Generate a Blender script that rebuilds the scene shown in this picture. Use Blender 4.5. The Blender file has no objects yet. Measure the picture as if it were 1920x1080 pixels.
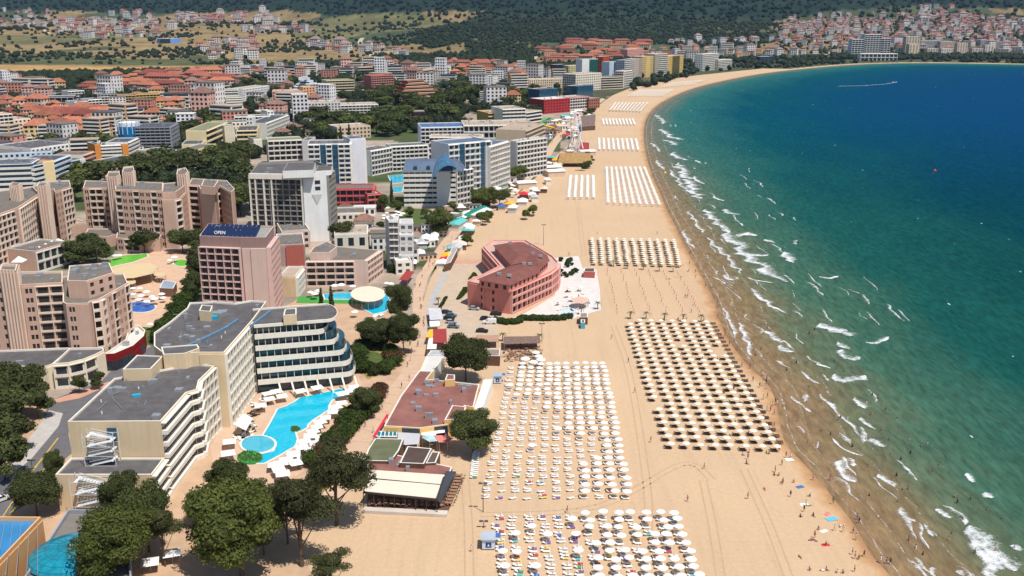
import bpy, bmesh, math, random
import numpy as np
from mathutils import Vector, Matrix
random.seed(7); RNG = np.random.default_rng(11)
scene = bpy.context.scene
COL = scene.collection
# ---------------------------------------------------------------- camera, sky, sun, exposure
CH, CF, TH = 112.0, 1856.0, math.radians(15.9)
cd = bpy.data.cameras.new("camera"); cam = bpy.data.objects.new("camera", cd); COL.objects.link(cam)
cam.location = (0, 0, CH); cam.rotation_euler = (math.pi/2 - TH, 0, 0)
cd.sensor_width = 36; cd.lens = 36*CF/1920; cd.clip_start = 1; cd.clip_end = 30000
scene.camera = cam
SUN = Vector((0.33, -0.37, 1.0)).normalized()
world = bpy.data.worlds.new("World"); scene.world = world; world.use_nodes = True
wn = world.node_tree; sky = wn.nodes.new('ShaderNodeTexSky'); sky.sky_type = 'NISHITA'; sky.sun_disc = False
sky.sun_elevation = math.asin(SUN.z); sky.sun_rotation = math.atan2(SUN.x, SUN.y)
sky.air_density = 1.0; sky.dust_density = 0.6
wn.links.new(sky.outputs[0], wn.nodes['Background'].inputs[0]); wn.nodes['Background'].inputs[1].default_value = 0.095
sl = bpy.data.lights.new("sun", 'SUN'); sl.energy = 4.55; sl.angle = math.radians(0.53); sl.color = (1.0, 0.95, 0.88)
so = bpy.data.objects.new("sun", sl); COL.objects.link(so); so.rotation_euler = (-SUN).to_track_quat('-Z', 'Y').to_euler()
so.location = (300, -300, 900)
scene.view_settings.view_transform = 'Standard'; scene.view_settings.look = 'None'
scene.view_settings.exposure = 0.12; scene.view_settings.gamma = 1; scene.view_settings.use_curve_mapping = False
# ---------------------------------------------------------------- geometry of the place
def P(px, py, z=0.0):
    u, v = (px-960)/CF, (540-py)/CF
    dz = -math.sin(TH)+v*math.cos(TH)
    t = (z-CH)/dz
    return Vector((u*t, (math.cos(TH)+v*math.sin(TH))*t, z))
def alpha(py): return TH + math.atan((py-540)/CF)
def zref(py_top, py_base, z_base=0.0):
    D = (CH-z_base)/math.tan(alpha(py_base))
    return CH - D*math.tan(alpha(py_top))
def proj(x, y, z):
    dz = z-CH
    f = y*math.cos(TH)-dz*math.sin(TH); up = y*math.sin(TH)+dz*math.cos(TH)
    return 960+CF*x/f, 540-CF*up/f
def sstep(a, b, x):
    t = np.clip((x-a)/(b-a), 0, 1); return t*t*(3-2*t)
def vnoise(x, y, s, seed=0):
    x = np.asarray(x, float)/s+seed*17.3; y = np.asarray(y, float)/s+seed*9.1
    xi = np.floor(x); yi = np.floor(y); fx = x-xi; fy = y-yi
    fx = fx*fx*(3-2*fx); fy = fy*fy*(3-2*fy)
    def h(a, b):
        v = np.sin(a*127.1+b*311.7+seed*74.7)*43758.5453; return v-np.floor(v)
    return (h(xi, yi)*(1-fx)+h(xi+1, yi)*fx)*(1-fy)+(h(xi, yi+1)*(1-fx)+h(xi+1, yi+1)*fx)*fy
SHORE_PX = [(1800,1300),(1730,1180),(1678,1080),(1643,1040),(1607,980),(1570,933),(1543,900),(1513,867),(1480,830),(1467,787),(1460,750),(1443,717),(1407,683),(1377,645),(1356,607),(1342,560),(1322,522),(1302,487),(1284,455),(1268,420),(1252,390),(1240,360),(1226,330),(1214,290),(1209,250),(1215,220),(1235,197),(1265,180),(1300,166),(1350,153),(1420,139.5),(1500,129.5),(1600,121),(1700,118),(1800,118.5),(1920,120.5),(2200,125),(2700,128)]
SHORE = [P(x, y) for x, y in SHORE_PX]
def smooth_line(pts, n=4):
    out = []
    for i in range(len(pts)-1):
        p0 = pts[max(i-1,0)]; p1 = pts[i]; p2 = pts[i+1]; p3 = pts[min(i+2,len(pts)-1)]
        for k in range(n):
            t = k/n
            out.append(0.5*((2*p1)+(-p0+p2)*t+(2*p0-5*p1+4*p2-p3)*t*t+(-p0+3*p1-3*p2+p3)*t**3))
    out.append(pts[-1]); return out
SH2 = smooth_line(SHORE, 4)
SHA = np.array([[p.x, p.y] for p in SH2])
SEA_POLY = np.vstack([SHA, [[9000, SHA[-1][1]], [9000, -2000], [SHA[0][0]+60, -2000], [SHA[0][0], SHA[0][1]-50]]])
def pip(x, y, poly):
    x = np.asarray(x, float); y = np.asarray(y, float); ins = np.zeros(x.shape, bool); n = len(poly)
    j = n-1
    for i in range(n):
        xi, yi = poly[i][0], poly[i][1]; xj, yj = poly[j][0], poly[j][1]
        if yi != yj:
            c = ((yi > y) != (yj > y)) & (x < (xj-xi)*(y-yi)/(yj-yi)+xi); ins ^= c
        j = i
    return ins
def shore_sd(x, y):
    x = np.asarray(x, float); y = np.asarray(y, float); d = np.full(x.shape, 1e9)
    for i in range(len(SHA)-1):
        a = SHA[i]; b = SHA[i+1]; ab = b-a; L = ab@ab
        t = np.clip(((x-a[0])*ab[0]+(y-a[1])*ab[1])/L, 0, 1)
        d = np.minimum(d, np.hypot(x-a[0]-t*ab[0], y-a[1]-t*ab[1]))
    return np.where(pip(x, y, SEA_POLY), d, -d)
def Hill(x, y):
    x = np.asarray(x, float); y = np.asarray(y, float)
    r = np.hypot(x, y); az = x/np.maximum(y, 1)
    s = np.interp(az, [-.55,-.2,.1,.3,.55], [.026,.034,.052,.066,.075])
    r0 = np.interp(az, [-.55,0,.15,.3,.6], [2100,2000,2150,2480,2620])
    rm = np.interp(az, [-.55,-.3,-.1,.1,.3,.55], [4300,4100,3500,3300,3500,3900])
    d = r-r0
    h = s*np.where(d > 0, d*sstep(0, 350, d), 0)
    h += np.where(d > 0, (vnoise(x, y, 420, 1)-.5)*26*sstep(0, 900, d), 0)
    m = np.maximum(r-rm, 0)
    h += m*.20+(vnoise(x, y, 900, 3)-.5)*.16*m+(vnoise(x, y, 350, 5)-.5)*.06*m
    return np.minimum(h, 620+0.02*m)
def PT(px, py):
    """ground point seen at a pixel, on the terrain"""
    u, v = (px-960)/CF, (540-py)/CF
    d = Vector((u, math.cos(TH)+v*math.sin(TH), -math.sin(TH)+v*math.cos(TH)))
    if d.z < -1e-4:
        t = -CH/d.z
        if t*math.hypot(d.x, d.y) < 1950: return P(px, py)
    t = 1900.0/d.y
    while t < 9000:
        p = (u*t, d.y*t, CH+d.z*t)
        if p[2] < float(Hill(p[0], p[1])): break
        t += 12
    return Vector((u*t, d.y*t, float(Hill(u*t, d.y*t))))
# ---------------------------------------------------------------- materials
def lin(c): return tuple(((v/255)/12.92 if v/255 <= .04045 else ((v/255+.055)/1.055)**2.4) for v in c)
MATS = {}
def mat(name, col, rough=.8, var=.12, scale=.15, spec=.3, metal=0, rnd=0.0, streak=0.0, bump=0.0, bscale=3.0):
    if name in MATS: return MATS[name]
    m = bpy.data.materials.new(name); m.use_nodes = True; nt = m.node_tree; b = nt.nodes['Principled BSDF']
    b.inputs['Roughness'].default_value = rough; b.inputs['Metallic'].default_value = metal
    b.inputs['Specular IOR Level'].default_value = spec
    g = nt.nodes.new('ShaderNodeNewGeometry')
    n = nt.nodes.new('ShaderNodeTexNoise'); n.inputs['Scale'].default_value = scale; n.inputs['Detail'].default_value = 5; n.inputs['Roughness'].default_value = .65
    nt.links.new(g.outputs['Position'], n.inputs['Vector'])
    mr = nt.nodes.new('ShaderNodeMapRange'); mr.inputs['From Min'].default_value = .3; mr.inputs['From Max'].default_value = .7
    mr.inputs['To Min'].default_value = 1-var; mr.inputs['To Max'].default_value = 1+var
    nt.links.new(n.outputs['Fac'], mr.inputs['Value'])
    last = mr.outputs[0]
    if streak:
        mp = nt.nodes.new('ShaderNodeMapping'); mp.inputs['Scale'].default_value = (1.3, 1.3, .09)
        nt.links.new(g.outputs['Position'], mp.inputs['Vector'])
        n2 = nt.nodes.new('ShaderNodeTexNoise'); n2.inputs['Scale'].default_value = 1.0; n2.inputs['Detail'].default_value = 3
        nt.links.new(mp.outputs[0], n2.inputs['Vector'])
        m2 = nt.nodes.new('ShaderNodeMapRange'); m2.inputs['From Min'].default_value = .35; m2.inputs['From Max'].default_value = .75
        m2.inputs['To Min'].default_value = 1.03; m2.inputs['To Max'].default_value = 1-streak
        nt.links.new(n2.outputs['Fac'], m2.inputs['Value'])
        mm = nt.nodes.new('ShaderNodeMath'); mm.operation = 'MULTIPLY'; nt.links.new(last, mm.inputs[0]); nt.links.new(m2.outputs[0], mm.inputs[1]); last = mm.outputs[0]
    if rnd:
        oi = nt.nodes.new('ShaderNodeObjectInfo'); m3 = nt.nodes.new('ShaderNodeMapRange')
        m3.inputs['To Min'].default_value = 1-rnd; m3.inputs['To Max'].default_value = 1+rnd
        nt.links.new(oi.outputs['Random'], m3.inputs['Value'])
        mm = nt.nodes.new('ShaderNodeMath'); mm.operation = 'MULTIPLY'; nt.links.new(last, mm.inputs[0]); nt.links.new(m3.outputs[0], mm.inputs[1]); last = mm.outputs[0]
    vm = nt.nodes.new('ShaderNodeVectorMath'); vm.operation = 'SCALE'; vm.inputs[0].default_value = col[:3]
    nt.links.new(last, vm.inputs['Scale']); nt.links.new(vm.outputs[0], b.inputs['Base Color'])
    if bump:
        n3 = nt.nodes.new('ShaderNodeTexNoise'); n3.inputs['Scale'].default_value = bscale; n3.inputs['Detail'].default_value = 4
        nt.links.new(g.outputs['Position'], n3.inputs['Vector'])
        bp = nt.nodes.new('ShaderNodeBump'); bp.inputs['Strength'].default_value = 1; bp.inputs['Distance'].default_value = bump
        nt.links.new(n3.outputs['Fac'], bp.inputs['Height']); nt.links.new(bp.outputs[0], b.inputs['Normal'])
    MATS[name] = m; return m
def wall_mat(rgb, name=None):
    c = lin(rgb); return mat(name or 'render_%d_%d_%d' % tuple(rgb), c, .88, .07, .12, .2, streak=.07)
GLASS = mat('window_glass', (.022,.032,.042), .12, .5, .35, .6)
GLASSB = mat('blue_glass', (.02,.075,.13), .1, .3, .3, .7)
GLASST = mat('teal_glass', (.012,.06,.085), .1, .3, .3, .7)
DARK = mat('dark_recess', (.035,.03,.028), .6, .4, .5)
WHITE = wall_mat((222,218,210)); TRIM = WHITE
ROOFG = mat('grey_roof_felt', (.108,.10,.10), .92, .26, .35, streak=0, bump=.02)
ROOFR = mat('red_tile_roof', (.36,.105,.055), .85, .2, .25, rnd=.22)
ROOFB = mat('brown_tile_roof', (.20,.075,.06), .85, .16, .3, bump=.03)
METAL = mat('galvanised_steel', (.42,.44,.46), .45, .15, 1, .5, .5)
CANVAS = mat('white_canvas', (.80,.78,.74), .8, .05, .8, rnd=.04)
TIMBER = mat('brown_timber', (.13,.07,.045), .8, .25, .8)
# ---------------------------------------------------------------- mesh helpers
BOXQ = np.array([[0,3,2,1],[4,5,6,7],[0,1,5,4],[1,2,6,5],[2,3,7,6],[3,0,4,7]])
class MB:
    def __init__(s): s.v = []; s.nv = 0; s.polys = []; s.mi = []
    def add(s, v, f, m=0):
        v = np.asarray(v, float).reshape(-1, 3); s.v.append(v)
        for q in f: s.polys.append([int(i)+s.nv for i in q]); s.mi.append(m)
        s.nv += len(v)
    def box(s, o, u, n, a, b, c, d, z0, z1, m=0):
        pts = [(a,c),(b,c),(b,d),(a,d)]
        v = [(o[0]+u[0]*p+n[0]*q, o[1]+u[1]*p+n[1]*q, z0) for p, q in pts]+[(o[0]+u[0]*p+n[0]*q, o[1]+u[1]*p+n[1]*q, z1) for p, q in pts]
        s.add(v, BOXQ if (u[0]*n[1]-u[1]*n[0]) > 0 else BOXQ[:, ::-1], m)
    def abox(s, x0, x1, y0, y1, z0, z1, m=0): s.box((0,0), (1,0), (0,1), x0, x1, y0, y1, z0, z1, m)
    def prism(s, poly, z0, z1, m=0, top=True, mt=None, bottom=False):
        n = len(poly); v = [(p[0],p[1],z0) for p in poly]+[(p[0],p[1],z1) for p in poly]
        s.add(v, [[i,(i+1)%n,n+(i+1)%n,n+i] for i in range(n)], m)
        if top: s.add([(p[0],p[1],z1) for p in poly], [list(range(n))], m if mt is None else mt)
        if bottom: s.add([(p[0],p[1],z0) for p in poly], [list(range(n))[::-1]], m)
    def tube(s, a, b, r0, r1=None, k=6, m=0, caps=True):
        a = Vector(a); b = Vector(b); r1 = r0 if r1 is None else r1
        d = (b-a).normalized(); x = d.orthogonal().normalized(); y = d.cross(x)
        v = [a+(x*math.cos(t)+y*math.sin(t))*r0 for t in [2*math.pi*i/k for i in range(k)]]+[b+(x*math.cos(t)+y*math.sin(t))*r1 for t in [2*math.pi*i/k for i in range(k)]]
        f = [[i,(i+1)%k,k+(i+1)%k,k+i] for i in range(k)]
        if caps: f += [list(range(k))[::-1], list(range(k,2*k))]
        s.add([tuple(p) for p in v], f, m)
    def cone(s, c, r, z0, z1, k=10, m=0):
        v = [(c[0]+r*math.cos(2*math.pi*i/k), c[1]+r*math.sin(2*math.pi*i/k), z0) for i in range(k)]+[(c[0],c[1],z1)]
        s.add(v, [[i,(i+1)%k,k] for i in range(k)], m)
    def build(s, name, mats, parent=None, origin=None, smooth=False, kind=None):
        if not s.polys: return None
        me = bpy.data.meshes.new(name); V = np.vstack(s.v)
        if origin is None and parent is not None: origin = parent.location
        o = Vector(origin) if origin is not None else Vector((0,0,0))
        V = V-np.array(o)
        me.vertices.add(len(V)); me.vertices.foreach_set('co', V.astype(np.float32).ravel())
        ln = np.array([len(p) for p in s.polys]); flat = np.concatenate([np.array(p) for p in s.polys])
        me.loops.add(len(flat)); me.loops.foreach_set('vertex_index', flat.astype(np.int32))
        me.polygons.add(len(ln)); me.polygons.foreach_set('loop_start', np.concatenate([[0],np.cumsum(ln)[:-1]]).astype(np.int32))
        me.polygons.foreach_set('loop_total', ln.astype(np.int32))
        me.polygons.foreach_set('material_index', np.array(s.mi, np.int32))
        me.polygons.foreach_set('use_smooth', np.full(len(ln), bool(smooth)))
        for m in (mats if isinstance(mats, (list,tuple)) else [mats]): me.materials.append(m)
        me.update(calc_edges=True)
        ob = bpy.data.objects.new(name, me); COL.objects.link(ob)
        if parent is not None: ob.parent = parent
        else: ob.location = o
        if kind: ob['kind'] = kind
        return ob
def tag(o, label=None, cat=None, group=None, kind=None):
    if label: o['label'] = label
    if cat: o['category'] = cat
    if group: o['group'] = group
    if kind: o['kind'] = kind
    return o
def empty(name, loc, label, cat, group=None, rz=0):
    o = bpy.data.objects.new(name, None); COL.objects.link(o); o.location = loc; o.rotation_euler = (0,0,rz); o.empty_display_size = 1
    return tag(o, label, cat, group)
def copy_tree(o, loc, rz=0, sc=None, label=None, group=None, cat=None):
    c = o.copy(); COL.objects.link(c); c.location = loc; c.rotation_euler = (0,0,rz)
    if sc is not None: c.scale = (sc,sc,sc) if not isinstance(sc,(tuple,list)) else sc
    if label: c['label'] = label
    if group: c['group'] = group
    if cat: c['category'] = cat
    for ch in KIDS.get(o.name, []):
        k = ch.copy(); COL.objects.link(k); k.parent = c
    return c
KIDS = {}
def reg(o, kids): KIDS[o.name] = [k for k in kids if k]; return o
CUBES = {}
def piece(name, m, parent, o, u, n, a, b, c, d, z0, z1, label=None):
    key = (name, m.name)
    if key not in CUBES:
        q = MB(); q.abox(-.5,.5,-.5,.5,-.5,.5); t = q.build(name, m); CUBES[key] = t.data; bpy.data.objects.remove(t)
    ob = bpy.data.objects.new(name, CUBES[key]); COL.objects.link(ob); ob.parent = parent
    ca, cc = (a+b)/2, (c+d)/2
    ob.location = (o[0]+u[0]*ca+n[0]*cc-parent.location.x, o[1]+u[1]*ca+n[1]*cc-parent.location.y, (z0+z1)/2-parent.location.z)
    ob.rotation_euler = (0,0,math.atan2(u[1],u[0])); ob.scale = (abs(b-a), abs(d-c), z1-z0)
    if label: ob['label'] = label
    return ob
def inset(poly, t):
    n = len(poly); out = []
    for i in range(n):
        p0 = Vector(poly[i-1][:2]); p1 = Vector(poly[i][:2]); p2 = Vector(poly[(i+1)%n][:2])
        d1 = (p1-p0).normalized(); d2 = (p2-p1).normalized()
        n1 = Vector((-d1.y,d1.x)); n2 = Vector((-d2.y,d2.x)); b = n1+n2
        if b.length < 1e-4: out.append(p1+n1*t); continue
        b.normalize(); out.append(p1+b*(t/max(.35, b.dot(n1))))
    return out
def area(poly): return sum(poly[i][0]*poly[(i+1)%len(poly)][1]-poly[(i+1)%len(poly)][0]*poly[i][1] for i in range(len(poly)))/2
def ccw(poly): return poly if area(poly) > 0 else poly[::-1]
FOOT = []     # footprints taken, for the infill
# ---------------------------------------------------------------- buildings
class Bld:
    def __init__(s, name, label, loc, wall, roof=None, trim=None, glass=None, cat='hotel', split=False, group=None, accent=None):
        s.root = empty(name, loc, label, cat, group); s.wall = wall; s.roof = roof or ROOFG; s.trim = trim or WHITE; s.glass = glass or GLASS
        s.accent = accent or wall; s.split = split; s.mb = {}; s.cnt = {}; s.k = 0
        s.pm = {'wall': s.wall, 'facade_panel': s.wall, 'roof': s.roof, 'balcony': s.trim, 'parapet': s.trim, 'window': s.glass, 'fin': s.trim, 'slab': s.trim, 'accent_panel': s.accent, 'recess': DARK, 'roof_unit': METAL, 'balcony_screen': s.trim}
    def M(s, part):
        if part not in s.mb: s.mb[part] = MB()
        return s.mb[part]
    def bx(s, part, fr, a, b, c, d, z0, z1, single=False):
        if b-a < .01 or z1-z0 < .01: return
        if single and s.split and s.cnt.get(part, 0) < 290:
            s.cnt[part] = s.cnt.get(part, 0)+1
            piece(part, s.pm[part], s.root, fr[0], fr[1], fr[2], a, b, c, d, z0, z1)
        else: s.M(part).box(fr[0], fr[1], fr[2], a, b, c, d, z0, z1)
    def block(s, poly, z0, z1, par=.7, styles=None, nf=None, roof=None, clutter=0, foot=True, inset_t=.35):
        poly = [Vector(p[:2]) for p in poly]
        if area(poly) < 0: poly = poly[::-1]; styles = None if styles is None else styles
        if foot: FOOT.append([(p.x,p.y) for p in poly])
        ins = inset(poly, inset_t); n = len(poly); w = s.M('wall')
        w.prism(poly, z0, z1+par, top=False)
        v = [(p.x,p.y,z1+par) for p in poly]+[(p.x,p.y,z1+par) for p in ins]+[(p.x,p.y,z1) for p in ins]
        pm = s.M('parapet')
        pm.add(v, [[i,(i+1)%n,n+(i+1)%n,n+i] for i in range(n)]+[[n+i,n+(i+1)%n,2*n+(i+1)%n,2*n+i] for i in range(n)])
        s.M(roof or 'roof').add([(p.x,p.y,z1) for p in ins], [list(range(n))])
        if clutter: s.clutter(ins, z1, clutter)
        if styles:
            for i, st in styles.items():
                if st is None: continue
                a = poly[i]; b = poly[(i+1)%n]; st = dict(st)
                s.facade(a, b, z0+st.pop('z0', 0), z1+st.pop('dz', 0), st.pop('nf', nf), **st)
        return poly
    def clutter(s, poly, z, k):
        xs = [p[0] for p in poly]; ys = [p[1] for p in poly]
        for _ in range(k*6):
            if k <= 0: break
            x = random.uniform(min(xs),max(xs)); y = random.uniform(min(ys),max(ys))
            if not pip([x],[y],inset(poly,1.2))[0]: continue
            w, d, h = random.uniform(.6,2.2), random.uniform(.6,1.8), random.uniform(.4,1.5)
            fr = ((x,y),(1,0),(0,1)); s.bx('roof_unit', fr, -w/2, w/2, -d/2, d/2, z, z+h, single=True); k -= 1
    def facade(s, a, b, z0, z1, nf=None, pat='s', bw=3.4, dep=1.2, ww=.5, wh=.52, par=1.0, fh=None, ends=0.0, proud=.25, first=0, cont=False, single=None):
        a = Vector(a[:2]); b = Vector(b[:2]); L = (b-a).length
        if L < 1.0: return
        u = (b-a)/L; n = Vector((u.y,-u.x)); fr = (a,u,n)
        if nf is None: nf = max(1, round((z1-z0)/(fh or 3.0)))
        H = (z1-z0)/nf
        if cont:   # continuous balcony bands with glass behind
            nb = max(1, round(L/bw))
            for k in range(first, nf):
                zf = z0+k*H
                if s.split and L/bw < 40:
                    for i in range(nb): s.bx('balcony', fr, L*i/nb+(.02 if i else 0), L*(i+1)/nb-.02, -.05, dep, zf, zf+par, True)
                else: s.bx('balcony', fr, -.02, L+.02, -.05, dep, zf, zf+par)
                for i in range(nb):
                    s.bx('window', fr, L*i/nb+.12, L*(i+1)/nb-.12, 0, .07, zf+par+.02, zf+H-.28, True)
                    if 'f' in pat and i: s.bx('fin', fr, L*i/nb-.1, L*i/nb+.1, .0, dep-.1, zf+par, zf+H)
            s.bx('slab', fr, -.02, L+.02, -.04, dep*.9, z1-.22, z1+.02)
            return
        nb = max(1, round((L-2*ends)/bw)); w = (L-2*ends)/nb; seq = [pat[i%len(pat)] for i in range(nb)]
        if len(pat) > 1 and nb != len(pat) and not single:
            seq = [pat[min(len(pat)-1, int(i*len(pat)/nb))] if len(pat) <= nb else pat[int(i*len(pat)/nb)] for i in range(nb)]
        fp = 'facade_panel'
        if ends > .05: s.bx(fp, fr, 0, ends, 0, proud, z0, z1); s.bx(fp, fr, L-ends, L, 0, proud, z0, z1)
        for i, c in enumerate(seq):
            u0 = ends+i*w; u1 = u0+w
            if c == 'x': s.bx(fp, fr, u0, u1, 0, proud, z0, z1); continue
            if c == 'r':
                s.bx(fp, fr, u0, u1, 0, proud, z0, z1); k = max(2, int(w/1.1))
                for j in range(k): t = u0+(j+.5)*w/k; s.bx('fin', fr, t-.16, t+.16, proud, proud+.35, z0, z1+.8)
                continue
            if c == 'g':
                for k in range(nf): s.bx('window', fr, u0+.06, u1-.06, 0, .12, z0+k*H+.08, z0+(k+1)*H-.08, True)
                continue
            for k in range(nf):
                zf = z0+k*H
                if c in 'sw':
                    za, zb = zf+H*(1-wh)*.55, zf+H*(1-wh)*.55+H*wh
                    s.bx(fp, fr, u0, u1, 0, proud, zf if k else z0, za) ; s.bx(fp, fr, u0, u1, 0, proud, zb, zf+H)
                    if c == 's': wins = [(u0+w*(1-ww)/2, u0+w*(1+ww)/2)]
                    else: q = w*ww/2*.86; wins = [(u0+w*.5-w*.04-q, u0+w*.5-w*.04), (u0+w*.5+w*.04, u0+w*.5+w*.04+q)]
                    e = u0
                    for (wa, wb) in wins:
                        s.bx(fp, fr, e, wa, 0, proud-.003, za, zb); e = wb
                        s.bx('window', fr, wa, wb, 0, .05, za, zb, True)
                    s.bx(fp, fr, e, u1, 0, proud-.003, za, zb)
                elif c == 'b':     # loggia: parapet, slab, glazed door in shade
                    s.bx('balcony', fr, u0+.12, u1-.12, dep-.14, dep, zf+.02, zf+par, True)
                    s.bx('slab', fr, u0+.1, u1-.1, 0, dep-.16, zf-.02, zf+.16)
                    s.bx('window', fr, u0+w*.14, u1-w*.14, 0, .06, zf+.2, zf+H*.84, True)
                elif c == 'o':     # projecting balcony with thin rail
                    s.bx('slab', fr, u0+.05, u1-.05, 0, dep, zf-.1, zf+.08)
                    s.bx('balcony', fr, u0+.05, u1-.05, dep-.06, dep, zf+.35, zf+par, True)
                    s.bx('window', fr, u0+w*.08, u1-w*.08, 0, .06, zf+.12, zf+H*.86, True)
            if c in 'bo':
                s.bx('fin', fr, u0-.12, u0+.12, 0, dep+.04, z0, z1); s.bx('fin', fr, u1-.12, u1+.12 if i == nb-1 else u1-.121, 0, dep+.04, z0, z1)
                s.bx('slab', fr, u0+.13, u1-.13, 0, dep+.02, z1-.25, z1)
    def done(s):
        for part, mb in s.mb.items():
            many = part in ('window','balcony','fin','slab','facade_panel','roof_unit','balcony_screen')
            mb.build(part, s.pm[part], s.root, kind='stuff' if many else None)
        return s.root
def PP(pts, z): return [P(x, y, z) for x, y in pts]
def SB(name, label, x0, y0, x1, y1, ytop, depth, wall, roof=None, st=None, side=None, nf=None, z0=0, trim=None, glass=None, split=False, accent=None, clutter=3, xl=None, cat='hotel', par=.7):
    """slab block: front-left base pixel, front-right base pixel, roof pixel row at the left corner"""
    a = P(x0, y0, z0); b = P(x1, y1, z0); z1 = zref(ytop, y0, z0)
    if math.hypot(a.x, a.y) > 1950:
        a = PT(x0, y0); b = PT(x1, y1); z0 = min(a.z, b.z)-1; D = a.y; z1 = CH-D*math.tan(alpha(ytop))
    u = Vector((b.x-a.x, b.y-a.y)).normalized(); n = Vector((-u.y, u.x))
    a2 = Vector(a[:2]); b2 = Vector(b[:2])
    poly = [a2, b2, b2+n*depth, a2+n*depth]
    B = Bld(name, label, (a.x, a.y, z0), wall, roof, trim, glass, cat, split, accent=accent)
    st = st or dict(pat='s'); sd = side if side is not None else dict(pat='s', ww=.4)
    left = sd if a.x > 30 else None
    B.block(poly, z0, z1, par, {0: st, 1: sd, 3: left}, nf=nf or max(1, round((z1-z0)/3.1)), clutter=clutter)
    return B
# ---------------------------------------------------------------- land
def grid_mesh(name, X, Y, Z, m, attrs=None, cols=None, smooth=True, kind='structure'):
    ny, nx = X.shape; me = bpy.data.meshes.new(name)
    V = np.stack([X,Y,Z], -1).reshape(-1,3).astype(np.float32); me.vertices.add(len(V)); me.vertices.foreach_set('co', V.ravel())
    i = np.arange(ny-1)[:,None]*nx+np.arange(nx-1)[None,:]; Q = np.stack([i,i+1,i+nx+1,i+nx], -1).reshape(-1,4).astype(np.int32)
    me.loops.add(Q.size); me.loops.foreach_set('vertex_index', Q.ravel()); me.polygons.add(len(Q))
    me.polygons.foreach_set('loop_start', np.arange(0,Q.size,4,dtype=np.int32)); me.polygons.foreach_set('loop_total', np.full(len(Q),4,np.int32))
    me.polygons.foreach_set('use_smooth', np.full(len(Q),bool(smooth)))
    for k, a in (attrs or {}).items():
        at = me.attributes.new(k, 'FLOAT', 'POINT'); at.data.foreach_set('value', a.astype(np.float32).ravel())
    if cols is not None:
        at = me.color_attributes.new('cover', 'FLOAT_COLOR', 'POINT'); c = np.concatenate([cols, np.ones(cols.shape[:2]+(1,))], -1); at.data.foreach_set('color', c.astype(np.float32).ravel())
    me.materials.append(m); me.update(calc_edges=True)
    ob = bpy.data.objects.new(name, me); COL.objects.link(ob); ob['kind'] = kind; return ob
def nodes(name):
    m = bpy.data.materials.new(name); m.use_nodes = True; return m, m.node_tree, m.node_tree.nodes['Principled BSDF']
def N(nt, t, **kw):
    n = nt.nodes.new(t)
    for k, v in kw.items():
        if k in n.inputs: n.inputs[k].default_value = v
        else: setattr(n, k, v)
    return n
def L(nt, a, b): nt.links.new(a, b)
def math_n(nt, op, a, b=None):
    n = nt.nodes.new('ShaderNodeMath'); n.operation = op
    for i, v in enumerate((a, b)):
        if v is None: continue
        if isinstance(v, (int,float)): n.inputs[i].default_value = v
        else: nt.links.new(v, n.inputs[i])
    return n.outputs[0]
def noise(nt, scale, detail=4, rough=.6, vec=None, dist=0):
    g = N(nt, 'ShaderNodeNewGeometry') if vec is None else None
    n = N(nt, 'ShaderNodeTexNoise'); n.inputs['Scale'].default_value = scale; n.inputs['Detail'].default_value = detail; n.inputs['Roughness'].default_value = rough; n.inputs['Distortion'].default_value = dist
    L(nt, g.outputs['Position'] if vec is None else vec, n.inputs['Vector']); return n.outputs['Fac']
def ramp(nt, fac, stops, interp='LINEAR'):
    r = N(nt, 'ShaderNodeValToRGB'); e = r.color_ramp; e.interpolation = interp
    while len(e.elements) < len(stops): e.elements.new(.5)
    for el, (p, c) in zip(e.elements, stops): el.position = p; el.color = (*c[:3], 1)
    L(nt, fac, r.inputs['Fac']); return r.outputs['Color']
def mrange(nt, v, a, b, c, d):
    n = N(nt, 'ShaderNodeMapRange'); n.inputs[1].default_value = a; n.inputs[2].default_value = b; n.inputs[3].default_value = c; n.inputs[4].default_value = d
    L(nt, v, n.inputs[0]); return n.outputs[0]
def mix(nt, f, a, b):
    n = N(nt, 'ShaderNodeMix'); n.data_type = 'RGBA'
    for s, v in ((0,f),(6,a),(7,b)):
        if isinstance(v, (int,float)): n.inputs[s].default_value = v
        elif isinstance(v, tuple): n.inputs[s].default_value = (*v[:3],1)
        else: L(nt, v, n.inputs[s])
    return n.outputs[2]
# land cover: soil, paving, scrub and field colours over one terrain sheet
m, nt, b = nodes('land_cover'); b.inputs['Roughness'].default_value = .95; b.inputs['Specular IOR Level'].default_value = .1
ca = N(nt, 'ShaderNodeVertexColor'); ca.layer_name = 'cover'
f1 = mrange(nt, noise(nt, .012, 6, .7), .3, .7, .62, 1.38); f2 = mrange(nt, noise(nt, .11, 5, .7), .3, .7, .78, 1.22)
vs = N(nt, 'ShaderNodeVectorMath'); vs.operation = 'SCALE'; L(nt, ca.outputs[0], vs.inputs[0]); L(nt, math_n(nt, 'MULTIPLY', f1, f2), vs.inputs['Scale']); L(nt, vs.outputs[0], b.inputs['Base Color'])
LANDM = m
rr = np.concatenate([np.linspace(40, 1500, 150), np.geomspace(1510, 12000, 330)])
aa = np.concatenate([np.linspace(-1.25,-.56,20), np.linspace(-.55,.55,520), np.linspace(.56,1.35,24)])
R_, A_ = np.meshgrid(rr, aa, indexing='ij'); GX = R_*np.sin(A_); GY = R_*np.cos(A_)
SD = shore_sd(GX, GY); GZ = Hill(GX, GY)*sstep(0, 160, -SD)
GZ = np.where(SD > -14, -3.0, GZ); GZ = np.where((R_ > 1950) & (SD <= -14) & (SD > -60), np.maximum(GZ, .2), GZ)
px, py = proj(GX, GY, GZ)
C3 = np.zeros(GX.shape+(3,)); C3[:] = (.125,.118,.062)
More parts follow.
